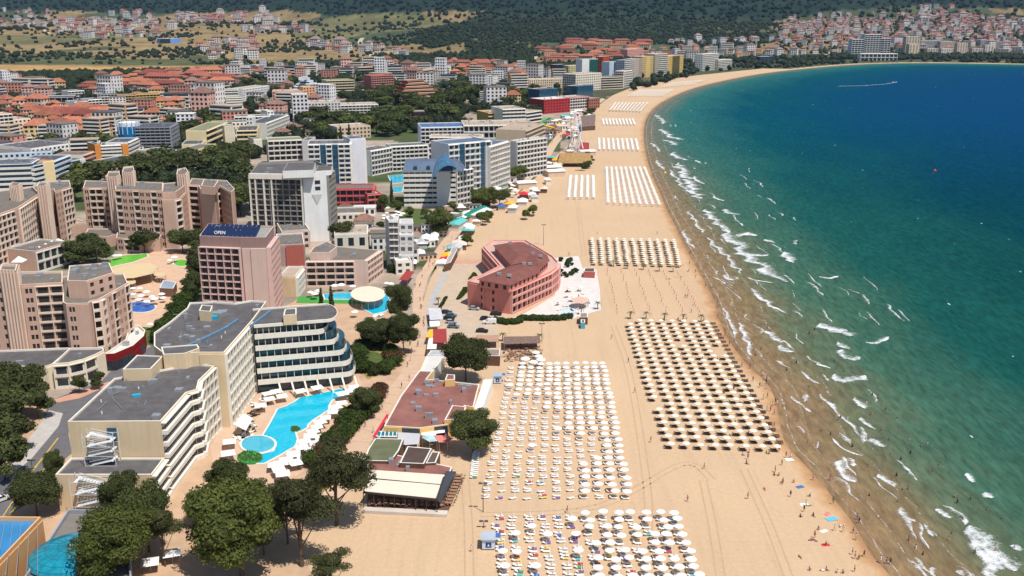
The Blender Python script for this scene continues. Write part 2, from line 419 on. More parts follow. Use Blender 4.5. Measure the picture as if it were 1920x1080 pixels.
def paint(poly, col, soft=1.0, wob=14):
    wx = px+(vnoise(GX, GY, 90, 7)-.5)*wob*2; wy = py+(vnoise(GX, GY, 60, 8)-.5)*wob*.25
    k = pip(wx, wy, poly) & (GY > 0); C3[k] = C3[k]*(1-soft)+np.array(col)*soft
SCRUB = (.055,.068,.034); DRY = (.25,.18,.085); FIELD = (.40,.245,.10); FOREST = (.016,.030,.020); GREENF = (.085,.105,.04)
C3[:] = np.where((vnoise(GX,GY,260,2)+.5*vnoise(GX,GY,90,4) > .78)[...,None], np.array(DRY)*.85, np.array(SCRUB)*1.2)
paint([(-400,42),(420,48),(640,70),(640,120),(430,140),(-400,150)], DRY)
paint([(-400,64),(140,66),(230,76),(60,84),(-400,86)], (.12,.12,.055), .8)
paint([(120,64),(330,62),(300,70),(180,74)], GREENF, .8)
paint([(-400,104),(60,100),(190,88),(330,92),(430,112),(420,122),(-400,122)], (.09,.098,.042))
paint([(135,96),(300,88),(370,98),(330,110),(200,109)], DRY)
paint([(-400,121.5),(0,122),(210,124.5),(440,125),(425,133),(200,134),(0,141),(-400,143)], FIELD, 1, 4)
paint([(560,40),(720,25),(820,30),(840,45),(700,62),(640,75),(540,70)], (.14,.13,.055))
paint([(640,85),(760,95),(780,115),(700,115),(640,108)], DRY)
paint([(590,88),(760,92),(770,112),(650,112)], (.28,.20,.11), .6)
paint([(-400,12),(130,20),(260,27),(400,22),(520,20),(640,30),(760,22),(900,20),(990,28),(1420,44),(1560,20),(1700,12),(1860,16),(2300,20),(2300,-60),(-400,-60)], FOREST, 1, 20)
paint([(760,62),(860,45),(900,25),(1100,20),(1440,35),(1450,80),(1330,92),(1180,76),(1010,80),(980,108),(860,112),(880,80),(800,92)], (.026,.042,.022), 1, 16)
paint([(880,72),(1000,78),(1010,92),(900,95)], (.12,.12,.05), .7)
paint([(1290,32),(1420,45),(1450,60),(1330,62)], (.12,.115,.05), .6)
C3[(GZ > 190)] = FOREST
k = (py > 138) & (R_ < 2100); C3[k] = (.085,.088,.05)
kk = (R_ < 1300) & (SD < 0); C3[kk] = np.where((vnoise(GX,GY,45,12) > .58)[...,None], np.array((.07,.09,.035)), np.array((.33,.27,.21)))[kk]
C3[SD > -14] = (.2,.15,.1)
ground = grid_mesh('ground', GX, GY, GZ, LANDM, cols=C3)
# sea: colour by depth offshore; bluer sky reflection painted in further along the bay
m, nt, b = nodes('sea_water'); SEAM = m
at = N(nt, 'ShaderNodeAttribute'); at.attribute_name = 'offshore'; sdv = at.outputs['Fac']
tc = N(nt, 'ShaderNodeNewGeometry')
mp = N(nt, 'ShaderNodeMapping'); mp.inputs['Rotation'].default_value = (0,0,math.radians(-22)); mp.inputs['Scale'].default_value = (1.0,.28,1); L(nt, tc.outputs['Position'], mp.inputs['Vector'])
n1 = noise(nt, .028, 4, .6, mp.outputs[0]); n2 = noise(nt, .15, 4, .6, mp.outputs[0], .4)
dd = math_n(nt, 'MULTIPLY', sdv, mrange(nt, n1, .3, .7, .80, 1.22)); dd = math_n(nt, 'ADD', dd, mrange(nt, n2, .3, .7, -3.5, 3.5))
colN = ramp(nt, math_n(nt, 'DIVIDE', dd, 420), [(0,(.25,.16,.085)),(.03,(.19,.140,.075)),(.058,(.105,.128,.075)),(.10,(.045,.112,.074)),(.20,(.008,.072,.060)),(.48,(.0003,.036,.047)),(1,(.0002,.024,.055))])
colF = ramp(nt, math_n(nt, 'DIVIDE', dd, 420), [(0,(.18,.145,.105)),(.022,(.10,.135,.105)),(.07,(.022,.118,.112)),(.25,(.0005,.062,.090)),(.55,(.0001,.048,.108)),(1,(.0,.042,.120))])  # far ramp: bluer sky reflection at grazing view put into the base colour
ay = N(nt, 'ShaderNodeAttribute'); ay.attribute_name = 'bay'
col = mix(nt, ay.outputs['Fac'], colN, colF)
fine = noise(nt, .55, 3, .6, mp.outputs[0], .3)
vv = N(nt, 'ShaderNodeVectorMath'); vv.operation = 'SCALE'; L(nt, col, vv.inputs[0]); L(nt, math_n(nt,'MULTIPLY', mrange(nt, fine, .3, .7, .72, 1.28), mrange(nt, n2, .3, .7, .88, 1.12)), vv.inputs['Scale'])
wc = math_n(nt, 'GREATER_THAN', math_n(nt, 'ADD', noise(nt, .30, 2, .5, mp.outputs[0]), math_n(nt, 'MULTIPLY', noise(nt, .02, 2), .12)), .835)
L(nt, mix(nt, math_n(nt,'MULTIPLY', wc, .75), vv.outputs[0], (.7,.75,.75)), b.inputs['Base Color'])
b.inputs['Roughness'].default_value = .42; b.inputs['Specular IOR Level'].default_value = .06; b.inputs['IOR'].default_value = 1.2
bp = N(nt, 'ShaderNodeBump'); bp.inputs['Distance'].default_value = .5; bp.inputs['Strength'].default_value = .9
L(nt, math_n(nt, 'ADD', fine, math_n(nt,'MULTIPLY', noise(nt, 1.6, 2, .5, mp.outputs[0]), .35)), bp.inputs['Height']); L(nt, bp.outputs[0], b.inputs['Normal'])
rs = np.concatenate([np.linspace(60, 800, 170), np.geomspace(808, 14000, 150)]); as_ = np.linspace(-.12, 1.5, 300)
R2, A2 = np.meshgrid(rs, as_, indexing='ij'); SX = R2*np.sin(A2); SY = R2*np.cos(A2)
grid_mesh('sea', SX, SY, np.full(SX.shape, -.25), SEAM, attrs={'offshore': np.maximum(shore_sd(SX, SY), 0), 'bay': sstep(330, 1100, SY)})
dfb = N(nt,'ShaderNodeBsdfDiffuse'); glb = N(nt,'ShaderNodeBsdfGlossy'); glb.inputs['Roughness'].default_value = .3; mxs = N(nt,'ShaderNodeMixShader'); mxs.inputs[0].default_value = .012
for lk in list(b.inputs['Base Color'].links): L(nt, lk.from_socket, dfb.inputs['Color'])
L(nt, bp.outputs[0], dfb.inputs['Normal']); L(nt, bp.outputs[0], glb.inputs['Normal']); L(nt, dfb.outputs[0], mxs.inputs[1]); L(nt, glb.outputs[0], mxs.inputs[2]); L(nt, mxs.outputs[0], nt.nodes['Material Output'].inputs['Surface'])
# beach
LEFT_PX = [(200,1300),(250,1180),(330,1090),(350,1040),(480,1000),(560,940),(600,900),(640,860),(655,830),(690,780),(720,740),(745,700),(765,660),(780,615),(792,570),(806,525),(830,480),(862,445),(900,415),(950,380),(985,352),(1020,318),(1050,285),(1078,262),(1098,238),(1110,214),(1128,192),(1150,178),(1180,166),(1235,152),(1300,142),(1385,133),(1480,123.5),(1600,117.0),(1700,115.2),(1800,115.4),(1920,117),(2200,121),(2700,124)]
def resample(pts, n):
    A = np.array([[p[0],p[1]] for p in pts]); d = np.concatenate([[0],np.cumsum(np.hypot(*np.diff(A,axis=0).T))]); t = np.linspace(0,d[-1],n)
    return np.stack([np.interp(t,d,A[:,0]),np.interp(t,d,A[:,1])],-1)
# rows across the beach: pair every shoreline vertex with the back line at the same height along the bay
LW = np.array([[P(x,y).x,P(x,y).y] for x,y in LEFT_PX]); 
def back_of(p):
    if p[1] < 1250:
        return np.array([np.interp(p[1], LW[:28,1], LW[:28,0]), p[1]])
    d = np.hypot(LW[:,0]-p[0], LW[:,1]-p[1]); return LW[np.argmin(d+(LW[:,1] < 900)*1e5)]
Rv = np.array([[p.x,p.y] for p in smooth_line(SHORE, 8)]); nr = []
for p in Rv:
    nr.append(back_of(p))
nr = np.array(nr)
for _ in range(6): nr[1:-1] = (nr[:-2]+nr[1:-1]*2+nr[2:])/4
tt = np.concatenate([np.linspace(0,.75,26), np.linspace(.77,1,30)]); out = np.array([1.5,3,5,8,12,18])
BX = nr[:,None,0]*(1-tt)+Rv[:,None,0]*tt; BY = nr[:,None,1]*(1-tt)+Rv[:,None,1]*tt
dirs = Rv-nr; dirs /= np.maximum(np.hypot(dirs[:,0],dirs[:,1])[:,None], 1e-6)
BX = np.concatenate([BX, Rv[:,None,0]+dirs[:,None,0]*out],1); BY = np.concatenate([BY, Rv[:,None,1]+dirs[:,None,1]*out],1)
bsd = shore_sd(BX, BY); BZ = .012-np.interp(bsd, [-9,-4,2,12,20],[0,.09,.42,1.2,1.8])
m, nt, b = nodes('beach_sand'); b.inputs['Specular IOR Level'].default_value = .15
at = N(nt,'ShaderNodeAttribute'); at.attribute_name = 'offshore'; s = math_n(nt,'ADD', at.outputs['Fac'], mrange(nt, noise(nt,.12,4), .3,.7,-1.6,1.6))
g = mrange(nt, noise(nt,.02,5), .3,.7,.95,1.05); g2 = mrange(nt, noise(nt,.9,6,.8), .3,.7,.90,1.10); 
mp = N(nt,'ShaderNodeMapping'); mp.inputs['Scale'].default_value=(.55,.02,1); gg = N(nt,'ShaderNodeNewGeometry'); L(nt, gg.outputs['Position'], mp.inputs['Vector'])
g3 = mrange(nt, noise(nt,1.0,3,.6,mp.outputs[0]), .5,.75,1.0,.92)
sc = ramp(nt, mrange(nt, s, -14, 4, 0, 1), [(0,(.555,.39,.245)),(.50,(.545,.375,.23)),(.60,(.50,.30,.155)),(.72,(.39,.215,.105)),(1,(.27,.155,.08))])
vv = N(nt,'ShaderNodeVectorMath'); vv.operation='SCALE'; L(nt, sc, vv.inputs[0]); L(nt, math_n(nt,'MULTIPLY',math_n(nt,'MULTIPLY',g,g2),g3), vv.inputs['Scale']); L(nt, vv.outputs[0], b.inputs['Base Color'])
L(nt, mrange(nt, s, -4, 1, .92, .35), b.inputs['Roughness'])
bp = N(nt,'ShaderNodeBump'); bp.inputs['Distance'].default_value=.06; L(nt, noise(nt,1.3,4,.7), bp.inputs['Height']); L(nt,bp.outputs[0],b.inputs['Normal'])
SANDM = m
beach = grid_mesh('beach', BX, BY, BZ, SANDM, attrs={'offshore': bsd})
# foam along the waterline and breaking waves
m, nt, b = nodes('sea_foam'); b.inputs['Base Color'].default_value = (.80,.82,.82,1); b.inputs['Roughness'].default_value = .7
at = N(nt,'ShaderNodeAttribute'); at.attribute_name='dens'
k = math_n(nt,'ADD', at.outputs['Fac'], math_n(nt,'ADD', mrange(nt, noise(nt,.5,5,.7), .3,.7,-.42,.30), mrange(nt, noise(nt,2.2,5,.7), .3,.7,-.28,.22))); L(nt, mrange(nt, k, .22,1.0,0,1), b.inputs['Alpha']); FOAMM = m
def foam(pts, width, name='foam', label=None, dens=1.0, z=.06, kind=None, nseg=None, lift=.22, skew=0):
    A = np.array([[p[0],p[1]] for p in pts]); Ln = np.hypot(*np.diff(A,axis=0).T).sum(); n = nseg or max(6, int(Ln/1.2)); C = resample(pts, n)
    T = np.gradient(C, axis=0); T /= np.maximum(np.hypot(T[:,0],T[:,1])[:,None],1e-6); Nn = np.stack([T[:,1],-T[:,0]],-1)
    C = C+Nn*((vnoise(C[:,0],C[:,1],5,3)-.5)[:,None]*width*.7)
    t = np.linspace(0,1,n); w = width*np.minimum(1, 6*np.minimum(t+.02,1.02-t))**.7*(.45+1.0*vnoise(C[:,0],C[:,1],4,9))
    q = np.linspace(-1,1,12); X = C[:,None,0]+Nn[:,None,0]*(w[:,None]*(q*.5+skew*.5)); Y = C[:,None,1]+Nn[:,None,1]*(w[:,None]*(q*.5+skew*.5))
    prof = np.where(q < .55, ((q+1)/1.55)**1.2, (1-q)/.45); Z = -.25+z+lift*(1-q**2)[None,:]*np.minimum(1,w/2)[:,None]; D_ = dens*prof[None,:]*(.75+.45*vnoise(C[:,0],C[:,1],3,5))[:,None]
    o = grid_mesh(name, X, Y, Z, FOAMM, attrs={'dens': D_}, kind=kind or 'structure')
    return o
FOAM_PX = [([(1808,985),(1830,1012),(1855,1045),(1885,1085)],4.6),([(1826,985),(1862,1020),(1905,1070)],4),([(1573,862),(1588,884),(1611,902)],3.4),([(1484,742),(1503,760),(1520,772)],1.5),([(1536,738),(1562,760),(1585,785),(1613,815)],1.6),
 ([(1610,745),(1622,765)],2.4),([(1622,782),(1633,795),(1646,803)],2.4),([(1563,820),(1580,838),(1600,848),(1618,852)],1.2),([(1628,822),(1650,838)],3.6),([(1650,888),(1662,900),(1674,912)],3),([(1685,950),(1700,965),(1718,976)],2),
 ([(1732,980),(1742,992),(1750,1005)],1.2),([(1763,952),(1785,970)],3),([(1812,886),(1828,903)],2),([(1850,922),(1864,932)],3),([(1902,1020),(1914,1032)],2.4),([(1744,1062),(1756,1080)],2),([(1795,1068),(1806,1078)],1.6),
 ([(1323,392),(1345,415),(1378,435)],4),([(1362,430),(1395,462),(1430,495),(1480,528)],5),([(1380,438),(1420,440)],5),([(1400,475),(1440,478)],3),([(1327,445),(1352,468),(1372,488),(1390,512)],2),([(1293,395),(1306,418),(1322,436)],1.8),([(1366,392),(1382,402)],4),([(1340,368),(1358,376)],2.2),
 ([(1282,430),(1292,452),(1305,465)],1.4),([(1416,540),(1430,555),(1434,562),(1475,588)],2.6),([(1467,472),(1480,478),(1494,492)],3.6),([(1432,449),(1452,455)],3),([(1543,605),(1568,615),(1592,630)],6),([(1550,612),(1590,618)],5),([(1622,640),(1640,640),(1666,630)],2.4),
 ([(1578,655),(1590,668),(1612,668)],5),([(1575,640),(1600,652)],3),([(1535,518),(1555,521),(1572,517)],1.6),([(1438,620),(1452,632),(1467,641)],3),([(1462,646),(1480,660)],4),([(1360,577),(1375,610),(1380,633)],1.6),([(1387,605),(1400,632),(1414,666)],2.2),
 ([(1556,702),(1580,712),(1622,703)],4),([(1505,695),(1520,708),(1540,718)],1.6),([(1536,680),(1556,690)],2),([(1355,515),(1375,525)],2.6),([(1400,520),(1420,525),(1450,530)],1.8),([(1240,242),(1262,256),(1278,262)],5),([(1250,262),(1272,272)],5),([(1262,285),(1282,300)],5),
 ([(1272,305),(1292,330),(1312,372)],5),([(1234,215),(1248,232)],4),([(1224,268),(1240,284)],2.5),([(1258,318),(1276,342),(1288,358)],2.4),([(1230,300),(1246,318)],2),([(1300,330),(1322,345)],2.5),([(1304,300),(1316,306)],2),([(1300,348),(1312,372)],3)]
for pts, w in FOAM_PX:
    o = foam([P(x,y) for x,y in smooth_line([Vector((a,b_)) for a,b_ in pts],3)], w*(2.0 if pts[0][1] < 480 else 1.5), 'breaking_wave', dens=1.0)
frs = random.Random(5)
for i in range(95):
    t = frs.random(); j = int(58+t*44) if i > 40 else int(8+t*72); j = min(j, len(SHA)-3); a = SHA[j]; d = SHA[j+1]-a; d = d/np.hypot(*d); n_ = np.array([d[1],-d[0]])
    off = frs.uniform(3, 30) if i < 41 else frs.uniform(4,70); c = a+n_*off+d*frs.uniform(-10,10); ln = frs.uniform(2,6) if i < 41 else frs.uniform(3,12)
    foam([c-d*ln+n_*frs.uniform(-1,2), c, c+d*ln+n_*frs.uniform(-2,2)], frs.uniform(1.0,3.2), 'breaking_wave', dens=.82)
foam([Vector((p[0],p[1])) for p in (SHA+np.array([1.2,0]))[:118]], 1.0, 'shore_foam', dens=.62, z=.05, nseg=1600, lift=.03)
foam([Vector((p[0],p[1])) for p in (SHA+np.array([6,0]))[:118]], 1.3, 'shore_foam', dens=.50, z=.05, nseg=1500, lift=.05)
foam([Vector((p[0],p[1])) for p in (SHA+np.array([16,2]))[:112]], 1.6, 'shore_foam', dens=.42, z=.05, nseg=1500, lift=.08)
foam(PP([(1570,161.5),(1620,160.5),(1660,157.5),(1677,154.8)],0), 3.2, 'boat_wake', dens=.9)
# sheets on the ground
SHEETZ = [.02]
def sheet(name, pts, m, kind='structure', z=None, lab=None, cat=None, th=0, world=False):
    if z is None: SHEETZ[0] += .004
    zz = SHEETZ[0] if z is None else z; q = MB(); poly = [Vector(p[:2]) for p in (pts if world else PP(pts,0))]
    if area(poly) < 0: poly = poly[::-1]
    if th: q.prism(poly, -.3, zz+th)
    else: q.add([(p.x,p.y,zz) for p in poly], [list(range(len(poly)))])
    o = q.build(name, m, origin=(poly[0].x,poly[0].y,0)); return tag(o, lab, cat, kind=kind)
ASPH = mat('asphalt', (.135,.13,.135), .9, .14, .35, bump=.01)
PAVE = mat('sandstone_paving', (.56,.39,.27), .85, .09, .25)
PAVEP = mat('pink_paving', (.55,.30,.21), .85, .1, .3)
CONC = mat('concrete_paving', (.42,.37,.32), .88, .1, .3)
LAWN = mat('mown_lawn', (.085,.115,.03), .95, .3, .5, bump=.05)
ASTRO = mat('artificial_turf', (.06,.30,.05), .9, .1, .5)
DRYL = mat('dry_lawn', (.30,.22,.07), .95, .25, .3)
POOLM = mat('turquoise_pool_water', (.003,.44,.62), .08, .16, .9, .4, bump=.03, bscale=1.2)
POOLL = mat('light_pool_water', (.06,.42,.56), .08, .08, 1.2, .5)
POOLG = mat('green_pool_water', (.14,.52,.05), .15, .06, .5, .4)
POOLD = mat('deep_blue_pool_water', (.01,.10,.42), .1, .08, .6, .5)
LOTM = mat('gravel_lot', (.50,.39,.285), .92, .09, .3)
sheet('hotel_garden', [(-60,1120),(-60,760),(130,740),(420,640),(560,560),(660,560),(760,600),(770,660),(745,720),(700,780),(640,860),(620,900),(640,960),(560,1010),(600,1120)], mat('garden_soil', (.50,.335,.215), .95,.14,.2))
sheet('pavement', [(-60,740),(-60,600),(120,560),(420,560),(420,640),(290,690),(200,745),(92,752)], mat('town_paving', (.34,.27,.22), .9,.12,.2))
sheet('road', [(-80,990),(-80,900),(30,868),(72,815),(92,752),(190,715),(215,688),(300,640),(330,600),(345,600),(330,640),(270,700),(190,760),(128,812),(135,850),(70,905),(60,940),(0,975)], ASPH)
sheet('sidewalk', [(-60,905),(20,868),(80,790),(92,770),(118,776),(110,800),(60,860),(30,885),(-30,925)], mat('pale_kerb_paving', (.46,.43,.40),.9,.1,.4), th=.13)
sheet('sidewalk', [(92,753),(140,738),(205,716),(208,722),(150,747),(110,755)], PAVEP, th=.12)
YL = mat('yellow_road_paint', (.55,.38,.06), .8, .2, 1); WL = mat('white_road_paint', (.6,.6,.58), .8, .2, 1)
sheet('road_marking', [(2,972),(4,972),(62,884),(110,822),(108,821),(60,882)], YL)
sheet('road_marking', [(-10,1002),(50,930),(90,872),(88,871),(48,928),(-14,1000)], YL)
for i in range(5): sheet('road_marking', [(14+i*6,916-i*1.0),(17+i*6,916-i),(24+i*6,911-i),(21+i*6,911-i)], WL)
# promenade with paving joints
PL = [(560,960),(600,900),(640,850),(690,780),(720,740),(752,700),(772,650),(776,600),(771,560),(781,520),(808,480),(838,440),(874,410),(928,385),(957,360),(978,330),(1008,300),(1030,270),(1046,250),(1062,232),(1090,214),(1108,196),(1128,184)]
PR = [(620,975),(652,925),(682,850),(718,790),(747,742),(783,700),(798,650),(803,600),(792,560),(803,520),(829,480),(860,440),(895,410),(946,385),(973,360),(1002,330),(1028,300),(1046,270),(1060,252),(1076,236),(1100,218),(1116,200),(1136,186)]
sheet('promenade', PL+PR[::-1], PAVE)
JN = mat('paving_joint', (.42,.26,.19), .9,.1,1)
for i in range(2, 15):
    for t in (0,.33,.66):
        a = Vector(PL[i]).lerp(Vector(PL[i+1]),t); c = Vector(PR[i]).lerp(Vector(PR[i+1]),t); A = P(*a); Cc = P(*c); d = (Cc-A).normalized(); n = Vector((-d.y,d.x,0))*.14
        sheet('paving_strip', [A+n,A-n,Cc-n,Cc+n], JN, world=True, z=SHEETZ[0]+.002+.001*(i%2))
sheet('parking_lot', [(803,628),(797,575),(822,505),(840,490),(905,488),(915,500),(890,560),(955,600),(935,610),(930,645),(850,655),(815,640)], LOTM)
sheet('parking_lot', [(798,620),(806,560),(830,512),(840,513),(818,560),(806,600),(805,640)], mat('grey_lane',(.42,.41,.40),.9,.1,.3))
for k_, (xs_) in enumerate(([(1352,1085),(1335,980),(1318,900)],[(1215,1000),(1212,900),(1180,700),(1150,610)],[(880,1080),(878,980),(872,900)],[(1335,900),(1280,870),(1120,950),(900,965)],[(1095,480),(1085,400),(1075,330)],[(1480,1085),(1440,980),(1395,880)])):
    W_ = [Vector(v) for v in smooth_line([P(x,y) for x,y in xs_],6)]
    for off_ in (-.9,.9):
        q = MB()
        for i in range(len(W_)-1):
            d = (W_[i+1]-W_[i]); d.z = 0; d.normalize(); n = Vector((-d.y,d.x,0)); a_, c_ = W_[i]+n*off_, W_[i+1]+n*off_; hw = n*.17
            q.add([tuple(p)[:2]+(.03,) for p in (a_-hw,a_+hw,c_+hw,c_-hw)],[[3,2,1,0]])
        tag(q.build('tyre_track', mat('packed_sand',(.47,.32,.195),.95,.12,.8)), kind='structure')
sheet('footpath', [(853,487),(903,487),(905,494),(850,495)], PAVEP)
sheet('hotel_terrace', [(945,602),(1010,590),(1070,600),(1072,597),(1127,582),(1125,545),(1118,505),(1092,503),(1085,480),(1040,484),(1030,500),(1046,520),(1040,555),(980,590)], mat('white_stone_deck',(.64,.60,.56),.7,.1,.3))
sheet('lawn', [(672,690),(674,655),(700,640),(735,625),(748,665),(728,690),(690,712)], DRYL)
def ell(cx, cy, rx, ry, n=28): return [(cx+rx*math.cos(2*math.pi*i/n), cy+ry*math.sin(2*math.pi*i/n)) for i in range(n)]
sheet('lawn', ell(697,673,24,13), LAWN)
sheet('lawn', [(745,405),(760,390),(850,395),(885,400),(850,408),(800,412),(830,430),(770,436)], LAWN)
sheet('lawn', [(555,568),(560,556),(700,556),(690,570)], ASTRO)
sheet('lawn', [(245,600),(300,575),(385,510),(395,540),(330,600),(290,650),(250,640)], LAWN)
sheet('pool_deck', [(170,500),(250,470),(320,470),(380,490),(355,560),(330,600),(290,615),(225,610),(235,560),(250,530)], mat('warm_deck',(.60,.40,.27),.85,.1,.3))
sheet('lawn', [(505,950),(560,930),(620,895),(640,880),(632,905),(560,955),(520,965)], DRYL)
sheet('pool_deck', [(430,770),(475,752),(487,735),(670,700),(680,725),(640,790),(600,850),(580,880),(545,900),(515,930),(470,932),(450,905),(400,885),(395,840)], PAVE)
def pool(name, label, px_pts, m, z=.10, cop=.5):
    z += SHEETZ[0]
    poly = [Vector(p[:2]) for p in PP(px_pts,0)]; poly = ccw([(p.x,p.y) for p in poly]); pv = [Vector(p) for p in poly]
    r = tag(empty(name, (pv[0].x,pv[0].y,0), label, 'pool'))
    q = MB(); outp = inset(pv, -cop); n = len(pv)
    q.add([(p.x,p.y,z+.08) for p in outp]+[(p.x,p.y,z+.08) for p in pv]+[(p.x,p.y,0) for p in outp], [[i,(i+1)%n,n+(i+1)%n,n+i] for i in range(n)]+[[2*n+i,2*n+(i+1)%n,(i+1)%n,i] for i in range(n)]); q.build('coping', mat('pale_coping',(.7,.66,.6),.7,.06,1), r)
    q = MB(); q.add([(p.x,p.y,z) for p in pv], [list(range(n))]); q.build('water', m, r); return r
pool('swimming_pool','large turquoise free-form hotel pool beside the beige hotel', [(494,817.5),(506.7,796.7),(521.7,768.3),(536.7,763.3),(553,755),(563,747),(587,742.5),(612,737),(637,731),(652,731.7),(653,736),(638,744),(622,752),(616.7,760),(615,770),(600,780),(587,788),(577,797),(575,803),(565,809),(553,812),(556.7,825),(553,838),(540,845),(527,853),(510,862),(495,870),(484,870),(483,855),(514,848),(519,836),(512,824)], POOLM)
pool('paddling_pool','round pale blue pool joined to the turquoise hotel pool', ell(484,835,31,15.5), POOLL, z=.22, cop=.6)
pool('swimming_pool','turquoise hotel pool under the cream shade canopy', [(607,553),(660,549),(668,560),(735,545),(728,560),(734,572),(722,585),(700,590),(678,578),(690,570),(660,562),(610,562)], POOLM)
pool('swimming_pool','bright green oval pool in the beige hotel court', [(180,500),(195,490),(235,480),(275,477),(277,482),(250,492),(215,500),(185,508)], POOLG, z=.12)
pool('swimming_pool','deep blue half-round pool near the beige hotel', ell(262,577,29,9.5), POOLD)
pool('paddling_pool','small yellow-green children pool near the shade sail', ell(340,494,14,6), POOLG)
pool('swimming_pool','turquoise pool between the white seafront hotels', [(728,330),(758,327),(757,342),(735,345)], POOLM)
pool('paddling_pool','small teal pool beside the promenade', ell(993,305,8,4,12), POOLL)
pool('swimming_pool','pool behind the white tower hotel', [(735,352),(756,350),(754,360),(738,362)], POOLM)
pool('swimming_pool','white plunge pool on the pink hotel deck', [(1050,582),(1080,576),(1078,596),(1052,600)], mat('milky_pool',(.6,.68,.72),.1,.04,1))
# round planter with plants, water island
def planter(label, px_pts, h, col):
    poly = [Vector(p[:2]) for p in PP(px_pts,0)]; r = empty('planter', (poly[0].x,poly[0].y,0), label, 'planter')
    q = MB(); q.prism(ccw([(p.x,p.y) for p in poly]), 0, h); q.build('rim', col, r)
    q = MB(); rnd = random.Random(3); xs = [p.x for p in poly]; ys = [p.y for p in poly]; cx, cy = sum(xs)/len(xs), sum(ys)/len(ys)
    for i in range(170):
        p = random.choice(poly); t = rnd.random()**.6*.93; x = cx+(p.x-cx)*t; y = cy+(p.y-cy)*t; s_ = rnd.uniform(.15,.4)
        q.cone((x,y), s_, h, h+s_*1.6, 4)
    q.build('plants', mat('planter_green',(.05,.12,.025),.9,.5,1.5), r, kind='stuff'); return r
planter('round green planter at the near end of the hotel pool', ell(469,860,24,12), .5, mat('green_rim',(.04,.24,.05),.8,.1,1))
planter('small round planter set in the pool edge', ell(554,807,9,4.6), .4, mat('pale_coping',(.7,.66,.6)))
# ---------------------------------------------------------------- near hotels
BEIGE = wall_mat((212,190,156)); CREAM = wall_mat((226,214,190)); PINKB = wall_mat((196,164,146)); PINKB2 = wall_mat((186,150,128)); TAN = wall_mat((206,182,158))
MAUVE = wall_mat((168,140,132)); LILAC = wall_mat((205,180,168))
OFFW = wall_mat((228,220,206)); GREYW = wall_mat((196,194,192)); PINKW = wall_mat((208,134,122)); PINKD = wall_mat((172,96,84)); REDW = wall_mat((170,52,46))
YELW = wall_mat((222,184,110)); ORW = wall_mat((214,140,66)); BLUEW = wall_mat((70,120,160)); SALM = wall_mat((214,160,134)); BRNW = wall_mat((120,92,76)); DKG = wall_mat((70,74,82)); NAVY = wall_mat((46,66,100)); CRIM = wall_mat((128,26,28)); MARO = wall_mat((132,58,50)); GRN = wall_mat((150,186,130))
ROOFGR = mat('green_grey_roof', (.20,.215,.13), .92, .14, .15); ROOFT = mat('taupe_roof_felt', (.17,.145,.12), .92, .12, .2); ROOFW = mat('white_roof_membrane',(.62,.60,.56),.85,.08,.2); ROOFD = mat('dark_slate_roof',(.075,.08,.095),.8,.2,.3); ROOFS = mat('sandy_roof',(.42,.33,.25),.9,.15,.15)
# beige poolside hotel
B = Bld('poolside_hotel', 'big beige hotel with grey flat roofs wrapped round the turquoise pool', P(302,967), BEIGE, split=True, glass=GLASS, trim=OFFW)
zt = zref(893,960); z1 = CH-(CH-zt)/math.tan(alpha(860))*math.tan(alpha(794)); z3 = 21.5
PA1 = [(127,794),(302,793),(350,739),(370,733),(374,716),(402,689),(345,682),(338,690),(215,712)]
W = PP(PA1, z1)
lowp = PP([(104,893),(285,893)], zt); 
B.block(W, 0, z1, .5, {1: dict(cont=True, bw=3.0, nf=6, par=1.05, dep=1.3), 2: dict(cont=True, bw=1.5, nf=6, par=.95, dep=1.1), 3: dict(cont=True, bw=1.6, nf=6, par=.95, dep=1.1), 4: dict(pat='b', bw=2.9, nf=6, dep=.75, par=.6)}, clutter=10)
fl = lowp[0]; fr_ = lowp[1]; bl = Vector(PP([(135,860)], zt)[0][:2]); br = Vector(PP([(310,860)], zt)[0][:2])
B.block([Vector(fl[:2]),Vector(fr_[:2]),br+Vector((0,-.4)),bl+Vector((0,-.4))], 0, zt, .45, {1: dict(cont=True, bw=3, nf=3, par=1.0, dep=1.2)}, clutter=0)
# side balcony bays of the end wall, left
# roof boxes
def rbox(B, px_pts, z0, z1, **k): return B.block(PP(px_pts, z1), z0, z1, foot=False, **k)
rbox(B, [(230,694),(283,693),(306,669),(257,667)], z1, z1+3.0, par=.25)
rbox(B, [(306,666),(347,664),(374,654),(370,647),(302,652)], z1-1, z1+4.2, par=.25)
W3 = [(289,652),(310,668),(374,664),(421,664),(474,603),(500,568),(470,566),(440,571),(400,568),(356,570),(351,580),(318,607),(289,627)]
B.block(PP(W3, z3), 0, z3, .55, {2: dict(pat='x', bw=30, nf=7), 3: dict(pat='b', bw=2.9, nf=7, dep=.75, par=.6), 1: None}, clutter=12)
rbox(B, [(373,583),(395,585),(399,574),(378,572)], z3, z3+3.0, par=.15)
rbox(B, [(531,592),(556,590),(556,578),(534,580)], z3, z3+2.9, par=.15)
